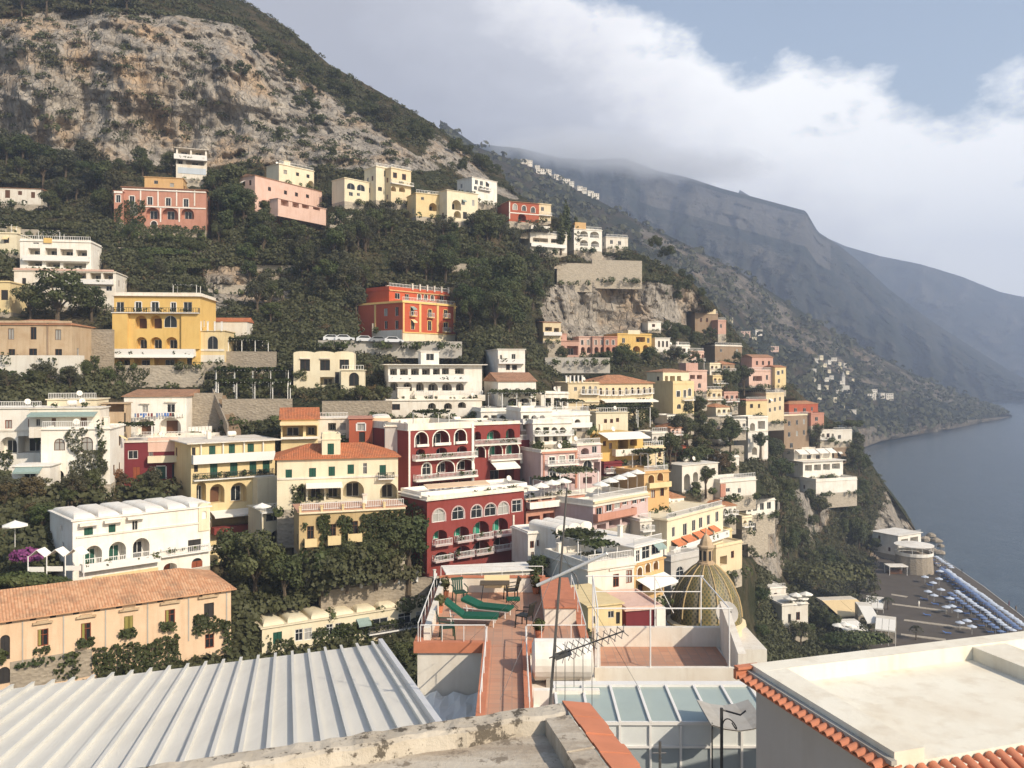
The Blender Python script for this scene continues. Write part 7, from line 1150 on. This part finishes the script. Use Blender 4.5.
# small wooden boats pulled up by the tower
def boat(loc, rz, label, mat_):
    o = thing('rowing_boat', label, 'boat', loc, 'boats by the stone tower'); ca = Vector((math.cos(rz), math.sin(rz), 0)); pa = Vector((-ca.y, ca.x, 0)); st = [(-2, .5), (-1, .85), (.3, .9), (1.5, .6), (2.3, .05)]; mb = MB()
    for s in (-1, 1):
        for (a, w), (b_, w2) in zip(st[:-1], st[1:]): q = [loc+ca*a+pa*w*s+Z*.75, loc+ca*b_+pa*w2*s+Z*(.75+.04*b_), loc+ca*b_+pa*w2*s*.35+Z*.1, loc+ca*a+pa*w*s*.4+Z*.1]; mb.face(q if s > 0 else q[::-1])
    for (a, w), (b_, w2) in zip(st[:-1], st[1:]): mb.face([loc+ca*a-pa*w*.9+Z*.4, loc+ca*b_-pa*w2*.9+Z*.4, loc+ca*b_+pa*w2*.9+Z*.4, loc+ca*a+pa*w*.9+Z*.4])
    mb.face([loc-ca*2-pa*.5+Z*.75, loc-ca*2+pa*.5+Z*.75, loc-ca*2+pa*.2+Z*.1, loc-ca*2-pa*.2+Z*.1]); part(mb, 'hull', mat_, o); mb = MB(); mb.box(loc-ca*.2-pa*.8+Z*.6, ca*.3, pa*1.6, Z*.05); part(mb, 'thwart', 'bark', o)
for x, y, r, l_, mt_ in ((938, 566, 1.2, 'white rowing boat pulled up at the stone tower', 'bright'), (945, 572, 1.1, 'blue rowing boat near the front umbrellas', 'umbblue')): boat(ground(x, y, 1.0), r, l_, mt_)
# ------------------------------------------------------------------ far houses
ppx = 512+F*pB[..., 0]/pB[..., 1]; ppy = YH-F*(pB[..., 2]-H)/pB[..., 1]
def far_at(x, y): k = np.argmin((ppx-x)**2+(ppy-y)**2); return Vector(pB.reshape(-1, 3)[k])
def house_proto(mat_, arch=True):
    a = MB(); a.box((-5, -4, -3), (10, 0, 0), (0, 8, 0), (0, 0, 9)); b = MB(); b.box((-5.2, -4.2, 6.002), (10.4, 0, 0), (0, 8.4, 0), (0, 0, .3))
    r = []; ws = []
    for x in (-3.5, -.6, 2.3):
        for z in (1, 4): c = MB(); c.box((x, -4.03, z), (1.2, 0, 0), (0, .02, 0), (0, 0, 1.5)); ws.append((c, 'window', 'glass'))
    for mb, nm, mm in [(a, 'wall', mat_), (b, 'roof', 'white')]+ws: o = mb.build(nm, mm); r.append((nm, o.data)); bpy.data.objects.remove(o)
    return r
HP = [house_proto('offwhite'), house_proto('white'), house_proto('palecream'), house_proto('palepink')]
def far_house(x, y, s, label, group, k=None):
    o = bpy.data.objects.new('house', None); COL.objects.link(o); o.location = far_at(x, y)-Vector((0, 4, .3)); o.rotation_euler.z = rng.uniform(.1, .7); o.scale = (s*rng.uniform(.8, 1.5), s, s*rng.uniform(.8, 1.2)); tag(o, label, 'house', group)
    for nm, me in HP[k if k is not None else int(rng.integers(0, 4))]: c = bpy.data.objects.new(nm, me); COL.objects.link(c); c.parent = o
for x, y in ((524, 160), (531, 163), (538, 165), (545, 170), (551, 168), (557, 173), (563, 172), (569, 176), (576, 178), (583, 181), (589, 181), (595, 185), (601, 187), (540, 173), (533, 158)): far_house(x, y, .62, 'tiny white house strung along the misty skyline ridge', 'houses along the misty skyline ridge', int(rng.integers(0, 2)))
for x, y in ((814, 361), (820, 358), (826, 363), (832, 360), (838, 369), (844, 373), (849, 381), (818, 371), (811, 380), (830, 378), (824, 388), (816, 398), (834, 392), (846, 400), (856, 392), (840, 408), (850, 412), (822, 366), (827, 372), (836, 364), (843, 366), (812, 371), (825, 380), (840, 383), (816, 388), (832, 400)): far_house(x, y, .46, 'small white house in the hamlet on the lower headland slope', 'houses of the headland hamlet', int(rng.integers(0, 3)))
for x, y in ((872, 393), (880, 396), (886, 398), (868, 398)): far_house(x, y, .7, 'pale house in the little cluster near the headland shore', 'houses near the headland shore', 1)
for x, y in ((744, 336), (750, 341), (772, 350), (757, 334), (728, 322)): far_house(x, y, .6, 'lone pale house on the shaded slope behind the ridge', 'lone houses behind the ridge')
c = far_at(842, 392); o = thing('chapel', 'white chapel with a slim bell tower in the headland hamlet', 'chapel', c); mb = MB(); mb.box(c+Vector((-6, -3, -2)), (12, 0, 0), (0, 9, 0), (0, 0, 8)); part(mb, 'nave', 'offwhite', o); mb = MB(); mb.box(c+Vector((-1.5, -3.5, -2)), (3, 0, 0), (0, 3, 0), (0, 0, 17)); part(mb, 'bell_tower', 'offwhite', o); mb = MB(); mb.lathe([(2, 15), (1.2, 17), (.1, 20)], c+Vector((0, -2, 0)), 8); part(mb, 'spire', 'concrete', o)
# ------------------------------------------------------------------ clutter on the roofs and terraces
seen_ = set()
def short(s, k): w = s.split(); return ' '.join(w[:k])
for b in BLD:
    if b.args[1] != 'flat' or b.w < 5 or b.dep < 5 or 'wall' in b.name or b.near > 260: continue
    top = lambda u, t_: b.front.pt(u, b.h+.145, -t_)
    r = rng.uniform(0, 1, 4)
    if r[0] < .6 and b.name != 'hotel':
        mb = MB(); u = rng.uniform(.5, b.w-1.2); tt = rng.uniform(.5, 1)*b.dep-1; mb.box(top(u, tt), b.U*.55, -b.Nn*.45, Z*(ch := rng.uniform(.8, 1.4))); mb.box(top(u-.08, tt-.08)+Z*(ch-.004), b.U*.7, -b.Nn*.6, Z*.1); part(mb, 'chimney', 'white', b.root)
    lab = b.root['label']
    if rng.uniform() < .4: b.planting(b.front, .3, b.w-.3, b.h+.35, -.5, .7)
    if rng.uniform() < .3 and b.w > 6 and b.dep > 6:
        pw = min(b.w*.5, 4.5); pu = rng.uniform(.4, b.w-pw-.4); mb = MB(); q0 = lambda u, t_, z: b.front.pt(u, b.h+.15+z, -t_)
        for u in (pu, pu+pw-.1):
            for t_ in (.6, 3.4): mb.box(q0(u, t_, 0), b.U*.1, -b.Nn*.1, Z*2.2)
        for k in range(9): mb.box(q0(pu+pw*k/9, .3, 2.2), b.U*.07, -b.Nn*3.5, Z*.07)
        po = part(mb, 'pergola', 'framew', b.root); uu = rng.uniform(pu, pu+pw, 260); tt = rng.uniform(.3, 3.7, 260); c = np.array(b.front.pt(0, b.h+2.5))[None]+np.array(b.U)[None]*uu[:, None]-np.array(b.Nn)[None]*tt[:, None]+rng.normal(0, .1, (260, 3)); mb = MB(); mb.quads(leafquads(c, np.tile([0, 0, 1.], (260, 1))+rng.normal(0, .5, (260, 3)), rng.uniform(.3, .55, 260))); part(mb, 'vines', 'leafivy', b.root, po)
    if r[1] < .42 and short(lab, 8) not in seen_: seen_.add(short(lab, 8)); dish(top(rng.uniform(.5, b.w-.5), rng.uniform(.6, b.dep*.7))+Z*.75, .42, 'white satellite dish on the roof of the '+short(lab, 8), mat='bright', pole=.8)
    if r[2] < .30 and b.w > 7 and 't'+short(lab, 7) not in seen_: seen_.add('t'+short(lab, 7)); tank(top(rng.uniform(1.3, b.w-1.3), b.dep*.75), .4, 1.1, 'small white water tank on the roof of the '+short(lab, 7), tuple(b.U))
    if r[3] < .18 and b.w > 7 and b.name != 'hotel':
        mb = MB(); u = rng.uniform(.8, b.w-3); mb.box(top(u, b.dep*.55), b.U*2.2, -b.Nn*2, Z*2.1); mb.box(top(u-.15, b.dep*.55-.15)+Z*2.103, b.U*2.5, -b.Nn*2.3, Z*.12); part(mb, 'stair_house', b.wall, b.root)
for x, y, Y in ((530, 500, 124), (541, 497, 125), (552, 494, 126), (563, 492, 127), (601, 495, 130), (610, 491, 132), (619, 488, 134), (628, 485, 136), (637, 482, 138)): parasol(P(x, y+4, Y), PC, 'white parasol on the hotel terraces above the '+('red banded restaurant' if x < 580 else 'long faded pink building'), 'parasols on the hotel terraces', 1.15, 'parasol', 'parasol')
parasol(P(262, 521, 111), PC, 'white parasol at the striped-awning terrace of the cream house', None, 1.0, 'parasol', 'parasol'); parasol(P(15, 545, 90), PC, 'white parasol at the left of the garden with purple creeper', None, 1.1, 'parasol', 'parasol')
# garden with tents and purple creeper at the left edge
b = thing('garden_tent', 'white open-sided garden tents beside the purple creeper', 'tent', P(45, 568, 88)); c = P(28, 572, 88)
for i in range(3): mb = MB(); o0 = c+Vector((i*1.75, i*.3, 0)); mb.box(o0+Z*1.5, (.85, 0, .7), (0, 1.6, 0), (0, 0, .05)); mb.box(o0+Z*2.2+Vector((.85, 0, 0)), (.85, 0, -.7), (0, 1.6, 0), (0, 0, .05)); mb.box(o0, (1.6, 0, 0), (0, .1, 0), (0, 0, .5)); part(mb, 'awning', 'canvasw', b)
for i in range(4): mb = MB(); mb.tube([c+Vector((i*1.75, i*.3, -.8)), c+Vector((i*1.75, i*.3, 1.6))], .06, 5); part(mb, 'post', 'framew', b)
def shrub(loc, rx, ry, rz, mat_, label, n=700, size=.3, name='shrub', cat='shrub'):
    d = rng.normal(size=(n, 3)); d /= np.linalg.norm(d, axis=1, keepdims=True); c = np.array(loc)+d*np.array([rx, ry, rz])*rng.uniform(.5, 1.1, (n, 1))**.5; c[:, 2] = np.maximum(c[:, 2], loc[2]-.3); nr = d+rng.normal(0, .5, d.shape)+np.array([0, 0, .3]); nr /= np.linalg.norm(nr, axis=1, keepdims=True)
    mb = MB(); mb.quads(leafquads(c, nr, size*rng.uniform(.6, 1.3, n))); tag(mb.build(name, mat_, None, loc), label, cat)
shrub(P(27, 556, 91), 1.7, 1, .8, 'bloom', 'purple flowering creeper bush over the garden tents'); shrub(P(20, 580, 87), 3.4, 1, .8, 'leafmid', 'clipped bright hedge in front of the garden tents', 1500); shrub(P(52, 583, 88), 2, 1, .7, 'leafdark', 'dark hedge at the right of the garden tents', 800)
shrub(P(335, 690, 90), 7, 1.5, 1.2, 'leafivy', 'long band of shrubs at the foot of the annex', 2200); shrub(P(150, 690, 80), 8, 1.5, 1.5, 'leafivy', 'shrub border along the foot of the peach house', 2500); shrub(P(700, 452, 180), 3, 1.5, 1.2, 'leafmid', 'clipped yellow-green hedge blocks in the right-hand gardens', 900)
shrub(P(855, 640, 190), 8, 2, 2, 'leafmid', 'green hedge behind the low white beach awning', 2200, .5); shrub(P(826, 575, 232), 13, 4, 3.6, 'leafmid', 'broad green vine canopy above the cream canvas restaurant', 4200, .6, 'vine_canopy', 'vines'); shrub(P(600, 556, 104), 3.0, 1.2, .5, 'leafolive', 'vine-covered pergola roof beside the wavy-roofed house', 900)
# parked cars on the road below the palazzo
def car(loc, rz, label, mat_):
    o = thing('parked_car', label, 'car', loc, 'cars parked on the upper road'); ca = Vector((math.cos(rz), math.sin(rz), 0)); pa = Vector((-ca.y, ca.x, 0)); w = 1.65; pr = [(-2, .3), (2, .3), (2, .75), (1.1, .9), (.5, 1.4), (-1.2, 1.42), (-1.95, .95)]; mb = MB(); l_ = [loc+ca*a+Z*b-pa*w/2 for a, b in pr]; r_ = [q+pa*w for q in l_]; mb.face(l_); mb.face(r_[::-1])
    for i in range(7): j = (i+1) % 7; mb.face([l_[j], l_[i], r_[i], r_[j]])
    part(mb, 'body', mat_, o)
    for s in (-1, 1):
        mb = MB(); q = loc+pa*(w/2+.005)*s; mb.face([q+ca*.85+Z*.92, q+ca*.42+Z*1.32, q-ca*1.1+Z*1.34, q-ca*1.55+Z*.96]); part(mb, 'side_window', 'glass', o)
        for a in (-1.25, 1.25): mb = MB(); q = loc+ca*a+pa*(w/2-.1)*s+Z*.3; mb.tube([q-pa*.1, q+pa*.1], .3, 12); part(mb, 'wheel', 'blackplastic', o)
simple('carpaint', (.62, .63, .65), .25, .5, var=.04); simple('cargrey', (.22, .23, .25), .25, .5, var=.04)
for x, y, lb, mt_ in ((333, 343, 'leftmost', 'carpaint'), (345, 343, 'second from the left', 'carpaint'), (366, 344, 'middle', 'carpaint'), (380, 344.5, 'second from the right', 'cargrey'), (394, 345, 'rightmost', 'carpaint')):
    car(P(x, y, 178.5)+Z*.3, .17, f'{"white" if mt_ == "carpaint" else "grey"} car parked above the road wall, {lb} of five', mt_)

# planting along the foot of the houses (nobody could count it)
out = []
for b in BLD:
    if b.args[0] < 2.5 or 'hotel' == b.name and b.near < 140: continue
    n = int(b.w*.8)
    for i in range(n):
        u = rng.uniform(0, b.w); r = rng.uniform(.4, 1.25); c = np.array(b.front.pt(u, r*.3-.3, rng.uniform(.5, 2.2))); k = 44; d = rng.normal(size=(k, 3)); d /= np.linalg.norm(d, axis=1, keepdims=True); out.append(leafquads(c+d*r*rng.uniform(.55, 1, (k, 1)), d, r*.36*rng.uniform(.6, 1.3, k)))
mb = MB(); mb.quads(np.concatenate(out)); tag(mb.build('garden_shrubbery', 'leafmid'), 'mixed green shrubbery growing along the feet of the houses', 'shrubbery', kind='stuff')
def pergola(label, x0, x1, y, Y, dep=3.5, hgt=2.4, vine='leafivy', dens=26, mat_='framew'):
    a, b = P(x0, y, Y), P(x1, y, Y*1.03); d = (b-a); d.z = 0; Ld_ = d.length; d.normalize(); w = Vector((-d.y, d.x, 0)); o = thing('pergola', label, 'pergola', a); n = max(2, int(Ld_/2.5)); q = MB()
    for i in range(n+1):
        for t_ in (0, dep): q = MB(); p0 = a+d*(Ld_*i/n)+w*t_; q.box(p0-Z*1.5, d*.12, w*.12, Z*(hgt+1.5)); part(q, 'post', mat_, o)
    q = MB()
    for i in range(int(Ld_/.6)+1): q.box(a+d*(.6*i)+Z*hgt-w*.3, d*.07, w*(dep+.6), Z*.08)
    part(q, 'beams', mat_, o); m_ = int(Ld_*dep*dens); u = rng.uniform(0, Ld_, m_); t_ = rng.uniform(-.3, dep+.3, m_); c = np.array(a)[None]+np.array(d)[None]*u[:, None]+np.array(w)[None]*t_[:, None]+rng.normal(0, .16, (m_, 3)); c[:, 2] += hgt+.2
    c[:, 2] -= np.where(rng.uniform(size=m_) < .25, rng.uniform(0, 1.2, m_), 0)*(t_ < .3); q = MB(); q.quads(leafquads(c, np.tile([0, 0, 1.], (m_, 1))+rng.normal(0, .5, (m_, 3)), rng.uniform(.3, .6, m_))); part(q, 'vines', vine, o)
pergola('vine pergola on the terrace right of the yellow hotel, upper tier', 216, 288, 384, 152); pergola('vine pergola on the terrace right of the yellow hotel, lower tier', 218, 290, 397, 143)
pergola('shaded pergola under the yellow hotel wing, with white posts', 228, 268, 352, 170, 3); pergola('grey pergola in front of the brown-roofed white house', 502, 545, 407, 152, 5, vine='leafdark', dens=18); pergola('vine terrace of the broad cream hotel', 600, 650, 421, 169, 5); pergola('dark arbour over the terrace left of the broad cream hotel wing', 548, 566, 416, 160, 5, vine='leafdark')
pergola('brown reed pergola on the terrace of the amber house', 648, 664, 468, 146, 3); pergola('vine pergola beside the white villa in the planted terraces', 700, 722, 466, 182, 5); pergola('pergola on the roof terrace between the pink hotels', 560, 598, 490, 128, 3, vine='leafdark', dens=14); pergola('vine pergola beside the wavy-roofed white house', 578, 606, 560, 104, 4)
o = thing('laundry_line', 'washing line of dark and light clothes across the white house with two arches', 'laundry', P(126, 413, 135)); a, b = P(125, 413.5, 136), P(184, 412.5, 138); q = MB(); q.tube([a, b], .02, 4); part(q, 'rope', 'framew', o)
for i in range(22):
    p0 = a+(b-a)*((i+.5)/22); q = MB(); q.box(p0, (b-a)/22*rng.uniform(.4, .8), Vector((0, .03, 0)), Z*-rng.uniform(.35, .8)); part(q, 'garment', str(rng.choice(['umbblue', 'blackplastic', 'bright', 'bedblue', 'canvasw', 'maroon'])), o)
o = thing('laundry_line', 'white sheets drying on the terrace right of the two big arches', 'laundry', P(190, 430, 133)); a, b = P(188, 427, 133), P(212, 426, 134); q = MB(); q.tube([a, b], .02, 4); part(q, 'rope', 'framew', o)
for i in range(7): p0 = a+(b-a)*((i+.1)/7); q = MB(); q.box(p0, (b-a)/7*.85, Vector((0, .04, 0)), Z*-rng.uniform(.6, .9)); part(q, 'sheet', 'bright', o)
o = thing('garden_stairs', 'dark stone stairs climbing diagonally between the shaded walls', 'stairs', P(228, 430, 138)); a, b = P(229, 430, 137), P(214, 394, 144); q = MB(); n = 26
for i in range(n): p0 = a+(b-a)*(i/n); q.box(p0, Vector((1.8, 0, 0)), Vector((0, (b.y-a.y)/n+.1, 0)), Z*-2)
part(q, 'steps', 'brownwall', o); q = MB(); q.box(a+Vector((-.3, 0, .9)), b-a, Vector((.25, 0, 0)), Z*-1.8); part(q, 'side_wall', 'stone', o)

for x, y, rx, lb in ((160, 240, 11, 'top clipped hedge on the terraces under the coral pink villa'), (150, 252, 10, 'second hedge down on the terraces under the coral pink villa'), (170, 266, 10, 'lowest hedge on the terraces above the yellow hotel'), (60, 215, 11, 'long hedge below the white house at the left of the upper row'), (70, 226, 10, 'lower hedge above the white stepped apartments'), (600, 348, 12, 'hedge in front of the salmon row'), (470, 262, 9, 'hedge on the slope behind the vermilion palazzo')):
    shrub(at(x, y)-Z*.3+Vector((0, -1.5, 0)), rx, 1.0, 1.15, 'leafdark' if rx > 10 else 'leafmid', lb, 3600, .34, 'hedge', 'hedge')
def dining(c, label, group):
    o = thing('dining_table', label, 'table', c, group); c = Vector(c); q = MB(); q.box(c+Vector((-.45, -.45, .72)), (.9, 0, 0), (0, .9, 0), (0, 0, .05)); part(q, 'tabletop', 'bright', o); q = MB(); q.tube([c, c+Z*.72], .05, 5); part(q, 'leg', 'ironwork', o)
for x, y, Y in ((432, 494, 117), (441, 493, 118), (450, 492, 119), (460, 491, 120), (470, 490, 121), (508, 490, 121), (516, 488, 122), (500, 491, 120)): dining(P(x, y+1, Y), 'small white table on the roof terrace between the crimson blocks', 'tables on the crimson hotel terrace')

o = thing('canopy', 'long terracotta-tiled canopy on the terrace of the lower crimson block', 'canopy', P(430, 498, 113)); a, b = P(428, 496, 113.5), P(490, 491, 119); q = MB(); q.box(a+Z*.9, b-a, Vector((-.8, 2.0, .25)), Z*.12); part(q, 'tiles', 'peach', o)
for i in range(6): q = MB(); p0 = a+(b-a)*(i/5); q.tube([p0-Z*.6, p0+Z*.9], .05, 5); part(q, 'post', 'framew', o)

# the 285 trees that show largest stand alone; the smallest and farthest merge into one wood
TREES.sort(key=lambda r: -r[1]/r[0][1]); far_q = {}
for k, r in enumerate(TREES):
    if k < 285 or r[11] != 'tree': real_tree(*r); continue
    loc, h, kind, leaf, _, _, wide, v, rz, s1, s2, _, _ = r; cm = get_proto(kind, leaf, v)[1]; a = np.empty(len(cm.vertices)*3, np.float32); cm.vertices.foreach_get('co', a); a = a.reshape(-1, 3)*np.array([h*wide*s1, h*wide*s2, h]); c_, s_2 = math.cos(rz), math.sin(rz)
    a = np.stack([a[:, 0]*c_-a[:, 1]*s_2, a[:, 0]*s_2+a[:, 1]*c_, a[:, 2]], 1)+np.array(loc); far_q.setdefault('wood', []).append(a.reshape(-1, 4, 3))
mb = MB(); mb.quads(np.concatenate(far_q['wood'])); tag(mb.build('woods', 'leafdark'), 'small far trees along the crests and high slopes, reading as one wood', 'woods', kind='stuff')

for x, y, h in ((-2.75, 35.4, .7), (-2.8, 33.2, .5), (1.0, 36.0, .8), (.95, 30.0, .45)):
    o = thing('potted_plant', 'small green plant in a clay pot by the '+{-2.75: 'far left corner of the roof terrace', -2.8: 'left rail behind the raised lounger', 1.0: 'far right corner of the roof terrace', .95: 'black chair on the roof terrace'}[x], 'plant', (x, y, 56.72)); q = MB(); q.lathe([(.0, 0), (.11, 0), (.16, .26), (.13, .26), (.12, .2), (0, .2)], (x, y, 56.725), 12); part(q, 'pot', 'terraedge', o); d = rng.normal(size=(140, 3)); d /= np.linalg.norm(d, axis=1, keepdims=True); q = MB(); q.quads(leafquads(np.array([x, y, 57.0+h*.4])+d*np.array([.25, .25, h*.5])*rng.uniform(.3, 1, (140, 1)), d, np.full(140, .11))); part(q, 'foliage', 'leafmid', o)

# bathers at the water's edge
def person(loc, rz, label, mat_, arm):
    me = bpy.data.meshes.new('person'); v = [(0, 0, .95), (0, 0, 1.2), (0, 0, 1.42), (0, 0, 1.52), (0, .01, 1.62), (0, .01, 1.74), (.1, 0, .9), (.12, .04, .5), (.13, 0, .06), (.13, -.12, .03), (-.1, 0, .9), (-.12, -.06, .5), (-.14, .02, .06), (-.14, -.1, .03), (.2, 0, 1.4), (.27, .02, 1.12), (.27, -.1-arm, .9+arm), (-.2, 0, 1.4), (-.27, .02, 1.12), (-.26, -.1, .88)]
    e = [(0, 1), (1, 2), (2, 3), (3, 4), (4, 5), (0, 6), (6, 7), (7, 8), (8, 9), (0, 10), (10, 11), (11, 12), (12, 13), (2, 14), (14, 15), (15, 16), (2, 17), (17, 18), (18, 19)]; me.from_pydata(v, e, []); o = bpy.data.objects.new('person', me); COL.objects.link(o); o.location = loc; o.rotation_euler.z = rz; m_ = o.modifiers.new('skin', 'SKIN'); rad = [.15, .14, .16, .06, .1, .09, .1, .075, .05, .05, .1, .075, .05, .05, .065, .05, .04, .065, .05, .04]
    if not me.skin_vertices: print('no skin layer')
    for k, d in enumerate(me.skin_vertices[0].data if me.skin_vertices else []): d.radius = (rad[k], rad[k]*.8)
    if me.skin_vertices: me.skin_vertices[0].data[0].use_root = True
    o.modifiers.new('smooth', 'SUBSURF').render_levels = 1; me.materials.append(MATS[mat_]); tag(o, label, 'person')
for x, y, rz, lb, mt_, arm in ((962, 573, .5, 'person in dark clothes standing on the shore at the far end of the umbrellas', 'blackplastic', 0), (1009, 606.5, 1.2, 'person in a red shirt walking along the waterline beside the umbrellas', 'maroon', .2), (1016, 612, 1.9, 'tanned person standing at the waterline at the right edge', 'brownwall', .1), (919, 607, .2, 'person in white walking between the boardwalks', 'bright', 0)):
    person(ground(x, y, 1.0 if x > 950 else 1.65), rz, lb, mt_, arm)
# ------------------------------------------------------------------ light, air, camera
SUN = Vector((.62, -.55, .57)).normalized(); el = math.asin(SUN.z); azm = math.atan2(SUN.x, SUN.y)
l = bpy.data.lights.new('sun', 'SUN'); l.energy = 4.7; l.angle = R(.55); l.color = (1, .88, .71); o = bpy.data.objects.new('sun', l); COL.objects.link(o); o.rotation_euler = (-SUN).to_track_quat('-Z', 'Y').to_euler(); o.location = (200, -100, 300)
w = bpy.data.worlds.new('World'); sc.world = w; w.use_nodes = True; t = w.node_tree; t.nodes.clear(); out = N(t, 'ShaderNodeOutputWorld')
sky = N(t, 'ShaderNodeTexSky', sky_type='NISHITA', sun_disc=False, sun_elevation=el, sun_rotation=azm, altitude=60, air_density=1.2, dust_density=1.5)
b1 = N(t, 'ShaderNodeBackground'); b1.inputs[1].default_value = .15; L(t, sky.outputs[0], b1.inputs[0])
tc = N(t, 'ShaderNodeTexCoord'); gen = tc.outputs['Generated']; sp = N(t, 'ShaderNodeSeparateXYZ'); L(t, gen, sp.inputs[0])
az = mth(t, 'ARCTAN2', sp.outputs[0], sp.outputs[1]); ez = sp.outputs[2]
mp = N(t, 'ShaderNodeMapping'); mp.inputs['Scale'].default_value = (1, 1, 1.7); L(t, gen, mp.inputs[0]); nb = noise(t, mp.outputs[0], 3.2, 9, .58); nm = noise(t, mp.outputs[0], 7.5, 8, .6); nl = noise(t, mp.outputs[0], 1.6, 3, .5)
# cover: thick over the mountains on the left, breaking up to the upper right and low on the right
edge = mth(t, 'MULTIPLY', mth(t, 'SUBTRACT', mth(t, 'ADD', mth(t, 'MULTIPLY', az, .45), ez), .432), 1.7)
low = mth(t, 'SUBTRACT', mth(t, 'ADD', mth(t, 'MULTIPLY', az, .8), mth(t, 'MULTIPLY', ez, -1.6)), .20)
cov = mth(t, 'SUBTRACT', .66, mth(t, 'MAXIMUM', mth(t, 'MULTIPLY', edge, 4.0), mth(t, 'MULTIPLY', low, 2.6)))
cov = mth(t, 'ADD', cov, mth(t, 'MULTIPLY', mth(t, 'SUBTRACT', nb, .5), 3.0)); cov = mth(t, 'ADD', cov, mth(t, 'MULTIPLY', mth(t, 'SUBTRACT', nm, .5), .9))
mask = ramp(t, cov, [(.22, .12), (.5, 1)])
shade = mth(t, 'ADD', mth(t, 'ADD', mth(t, 'MULTIPLY', az, 1.1), .40), mth(t, 'MULTIPLY', mth(t, 'SUBTRACT', nl, .5), 1.3)); shade = mth(t, 'ADD', shade, mth(t, 'MULTIPLY', mth(t, 'SUBTRACT', nm, .5), .8)); shade = mth(t, 'ADD', shade, mth(t, 'MULTIPLY', mth(t, 'SUBTRACT', cov, .8), -.38))
# the cloud bank hangs over the mountains in front; overhead and behind, where the sun stands, the sky is clear
fr = N(t, 'ShaderNodeMapRange', interpolation_type='SMOOTHSTEP'); fr.inputs['From Min'].default_value = -.15; fr.inputs['From Max'].default_value = .35; L(t, sp.outputs[1], fr.inputs['Value']); hi = N(t, 'ShaderNodeMapRange', interpolation_type='SMOOTHSTEP'); hi.inputs['From Min'].default_value = .62; hi.inputs['From Max'].default_value = .45; L(t, ez, hi.inputs['Value'])
mask = mth(t, 'MULTIPLY', mask, mth(t, 'MULTIPLY', fr.outputs[0], hi.outputs[0]))
ccol = ramp(t, shade, [(.05, (.35, .355, .39)), (.4, (.46, .465, .50)), (.62, (.72, .71, .72)), (.9, (.92, .91, .89))])
b2 = N(t, 'ShaderNodeBackground'); b2.inputs[1].default_value = 1.55; L(t, ccol, b2.inputs[0]); mx = N(t, 'ShaderNodeMixShader'); L(t, mask, mx.inputs[0]); L(t, b1.outputs[0], mx.inputs[1]); L(t, b2.outputs[0], mx.inputs[2]); L(t, mx.outputs[0], out.inputs[0])
# the sea air
m = bpy.data.materials.new('sea_air'); t = nt(m); o_ = N(t, 'ShaderNodeOutputMaterial'); v = N(t, 'ShaderNodeVolumePrincipled'); v.inputs['Color'].default_value = (.68, .79, 1.0, 1); v.inputs['Density'].default_value = .00031; v.inputs['Anisotropy'].default_value = .2; L(t, v.outputs[0], o_.inputs['Volume'])
b = MB(); b.box((-900, -80, -6), (6200, 0, 0), (0, 4150, 0), (0, 0, 700)); tag(b.build('haze', m), None, None, kind='stuff')
# low cloud volume capping the summit ridge
m = bpy.data.materials.new('summit_cloud'); t = nt(m); o_ = N(t, 'ShaderNodeOutputMaterial'); v = N(t, 'ShaderNodeVolumePrincipled'); v.inputs['Color'].default_value = (.97, .98, 1, 1); v.inputs['Anisotropy'].default_value = -.4; tc = N(t, 'ShaderNodeTexCoord'); ln = N(t, 'ShaderNodeVectorMath', operation='LENGTH'); L(t, tc.outputs['Object'], ln.inputs[0]); nz = noise(t, tc.outputs['Object'], 2.2, 5, .6)
dn = mth(t, 'MULTIPLY', mth(t, 'SUBTRACT', 1.0, mth(t, 'ADD', ln.outputs['Value'], mth(t, 'MULTIPLY', mth(t, 'SUBTRACT', nz, .5), 1.3))), .014, clamp=False); L(t, mth(t, 'MAXIMUM', dn, 0), v.inputs['Density']); L(t, v.outputs[0], o_.inputs['Volume'])
b = MB(); b.lathe([(math.cos(a)*1.0+1e-4, math.sin(a)) for a in np.linspace(-1.5708, 1.5708, 9)], (0, 0, 0), 16)
for cx, cy_, Yd, sx, sy, sz in ((585, 156, 1950, 270, 160, 66), (690, 166, 2080, 230, 120, 46)): o = b.build('cloud_cap', m, None, None); o.location = P(cx, cy_, Yd); o.scale = (sx, sy, sz); tag(o, None, None, kind='stuff')
c = bpy.data.cameras.new('camera'); c.sensor_width = 36; c.lens = F/1024*36; c.shift_y = -12/1024; c.clip_start = .1; c.clip_end = 20000; o = bpy.data.objects.new('camera', c); COL.objects.link(o); o.location = CAM; o.rotation_euler = (R(90), 0, 0); sc.camera = o
sc.render.engine = 'CYCLES'; cy = sc.cycles; cy.use_denoising = True; cy.max_bounces = 5; cy.diffuse_bounces = 3; cy.glossy_bounces = 2; cy.transmission_bounces = 4; cy.transparent_max_bounces = 6; cy.volume_bounces = 3; cy.use_adaptive_sampling = True; cy.adaptive_threshold = .02
vs = sc.view_settings; vs.view_transform = 'Standard'; vs.look = 'None'; vs.gamma = 1; vs.exposure = -.02; vs.use_curve_mapping = False
sc.render.resolution_x = 1024; sc.render.resolution_y = 768
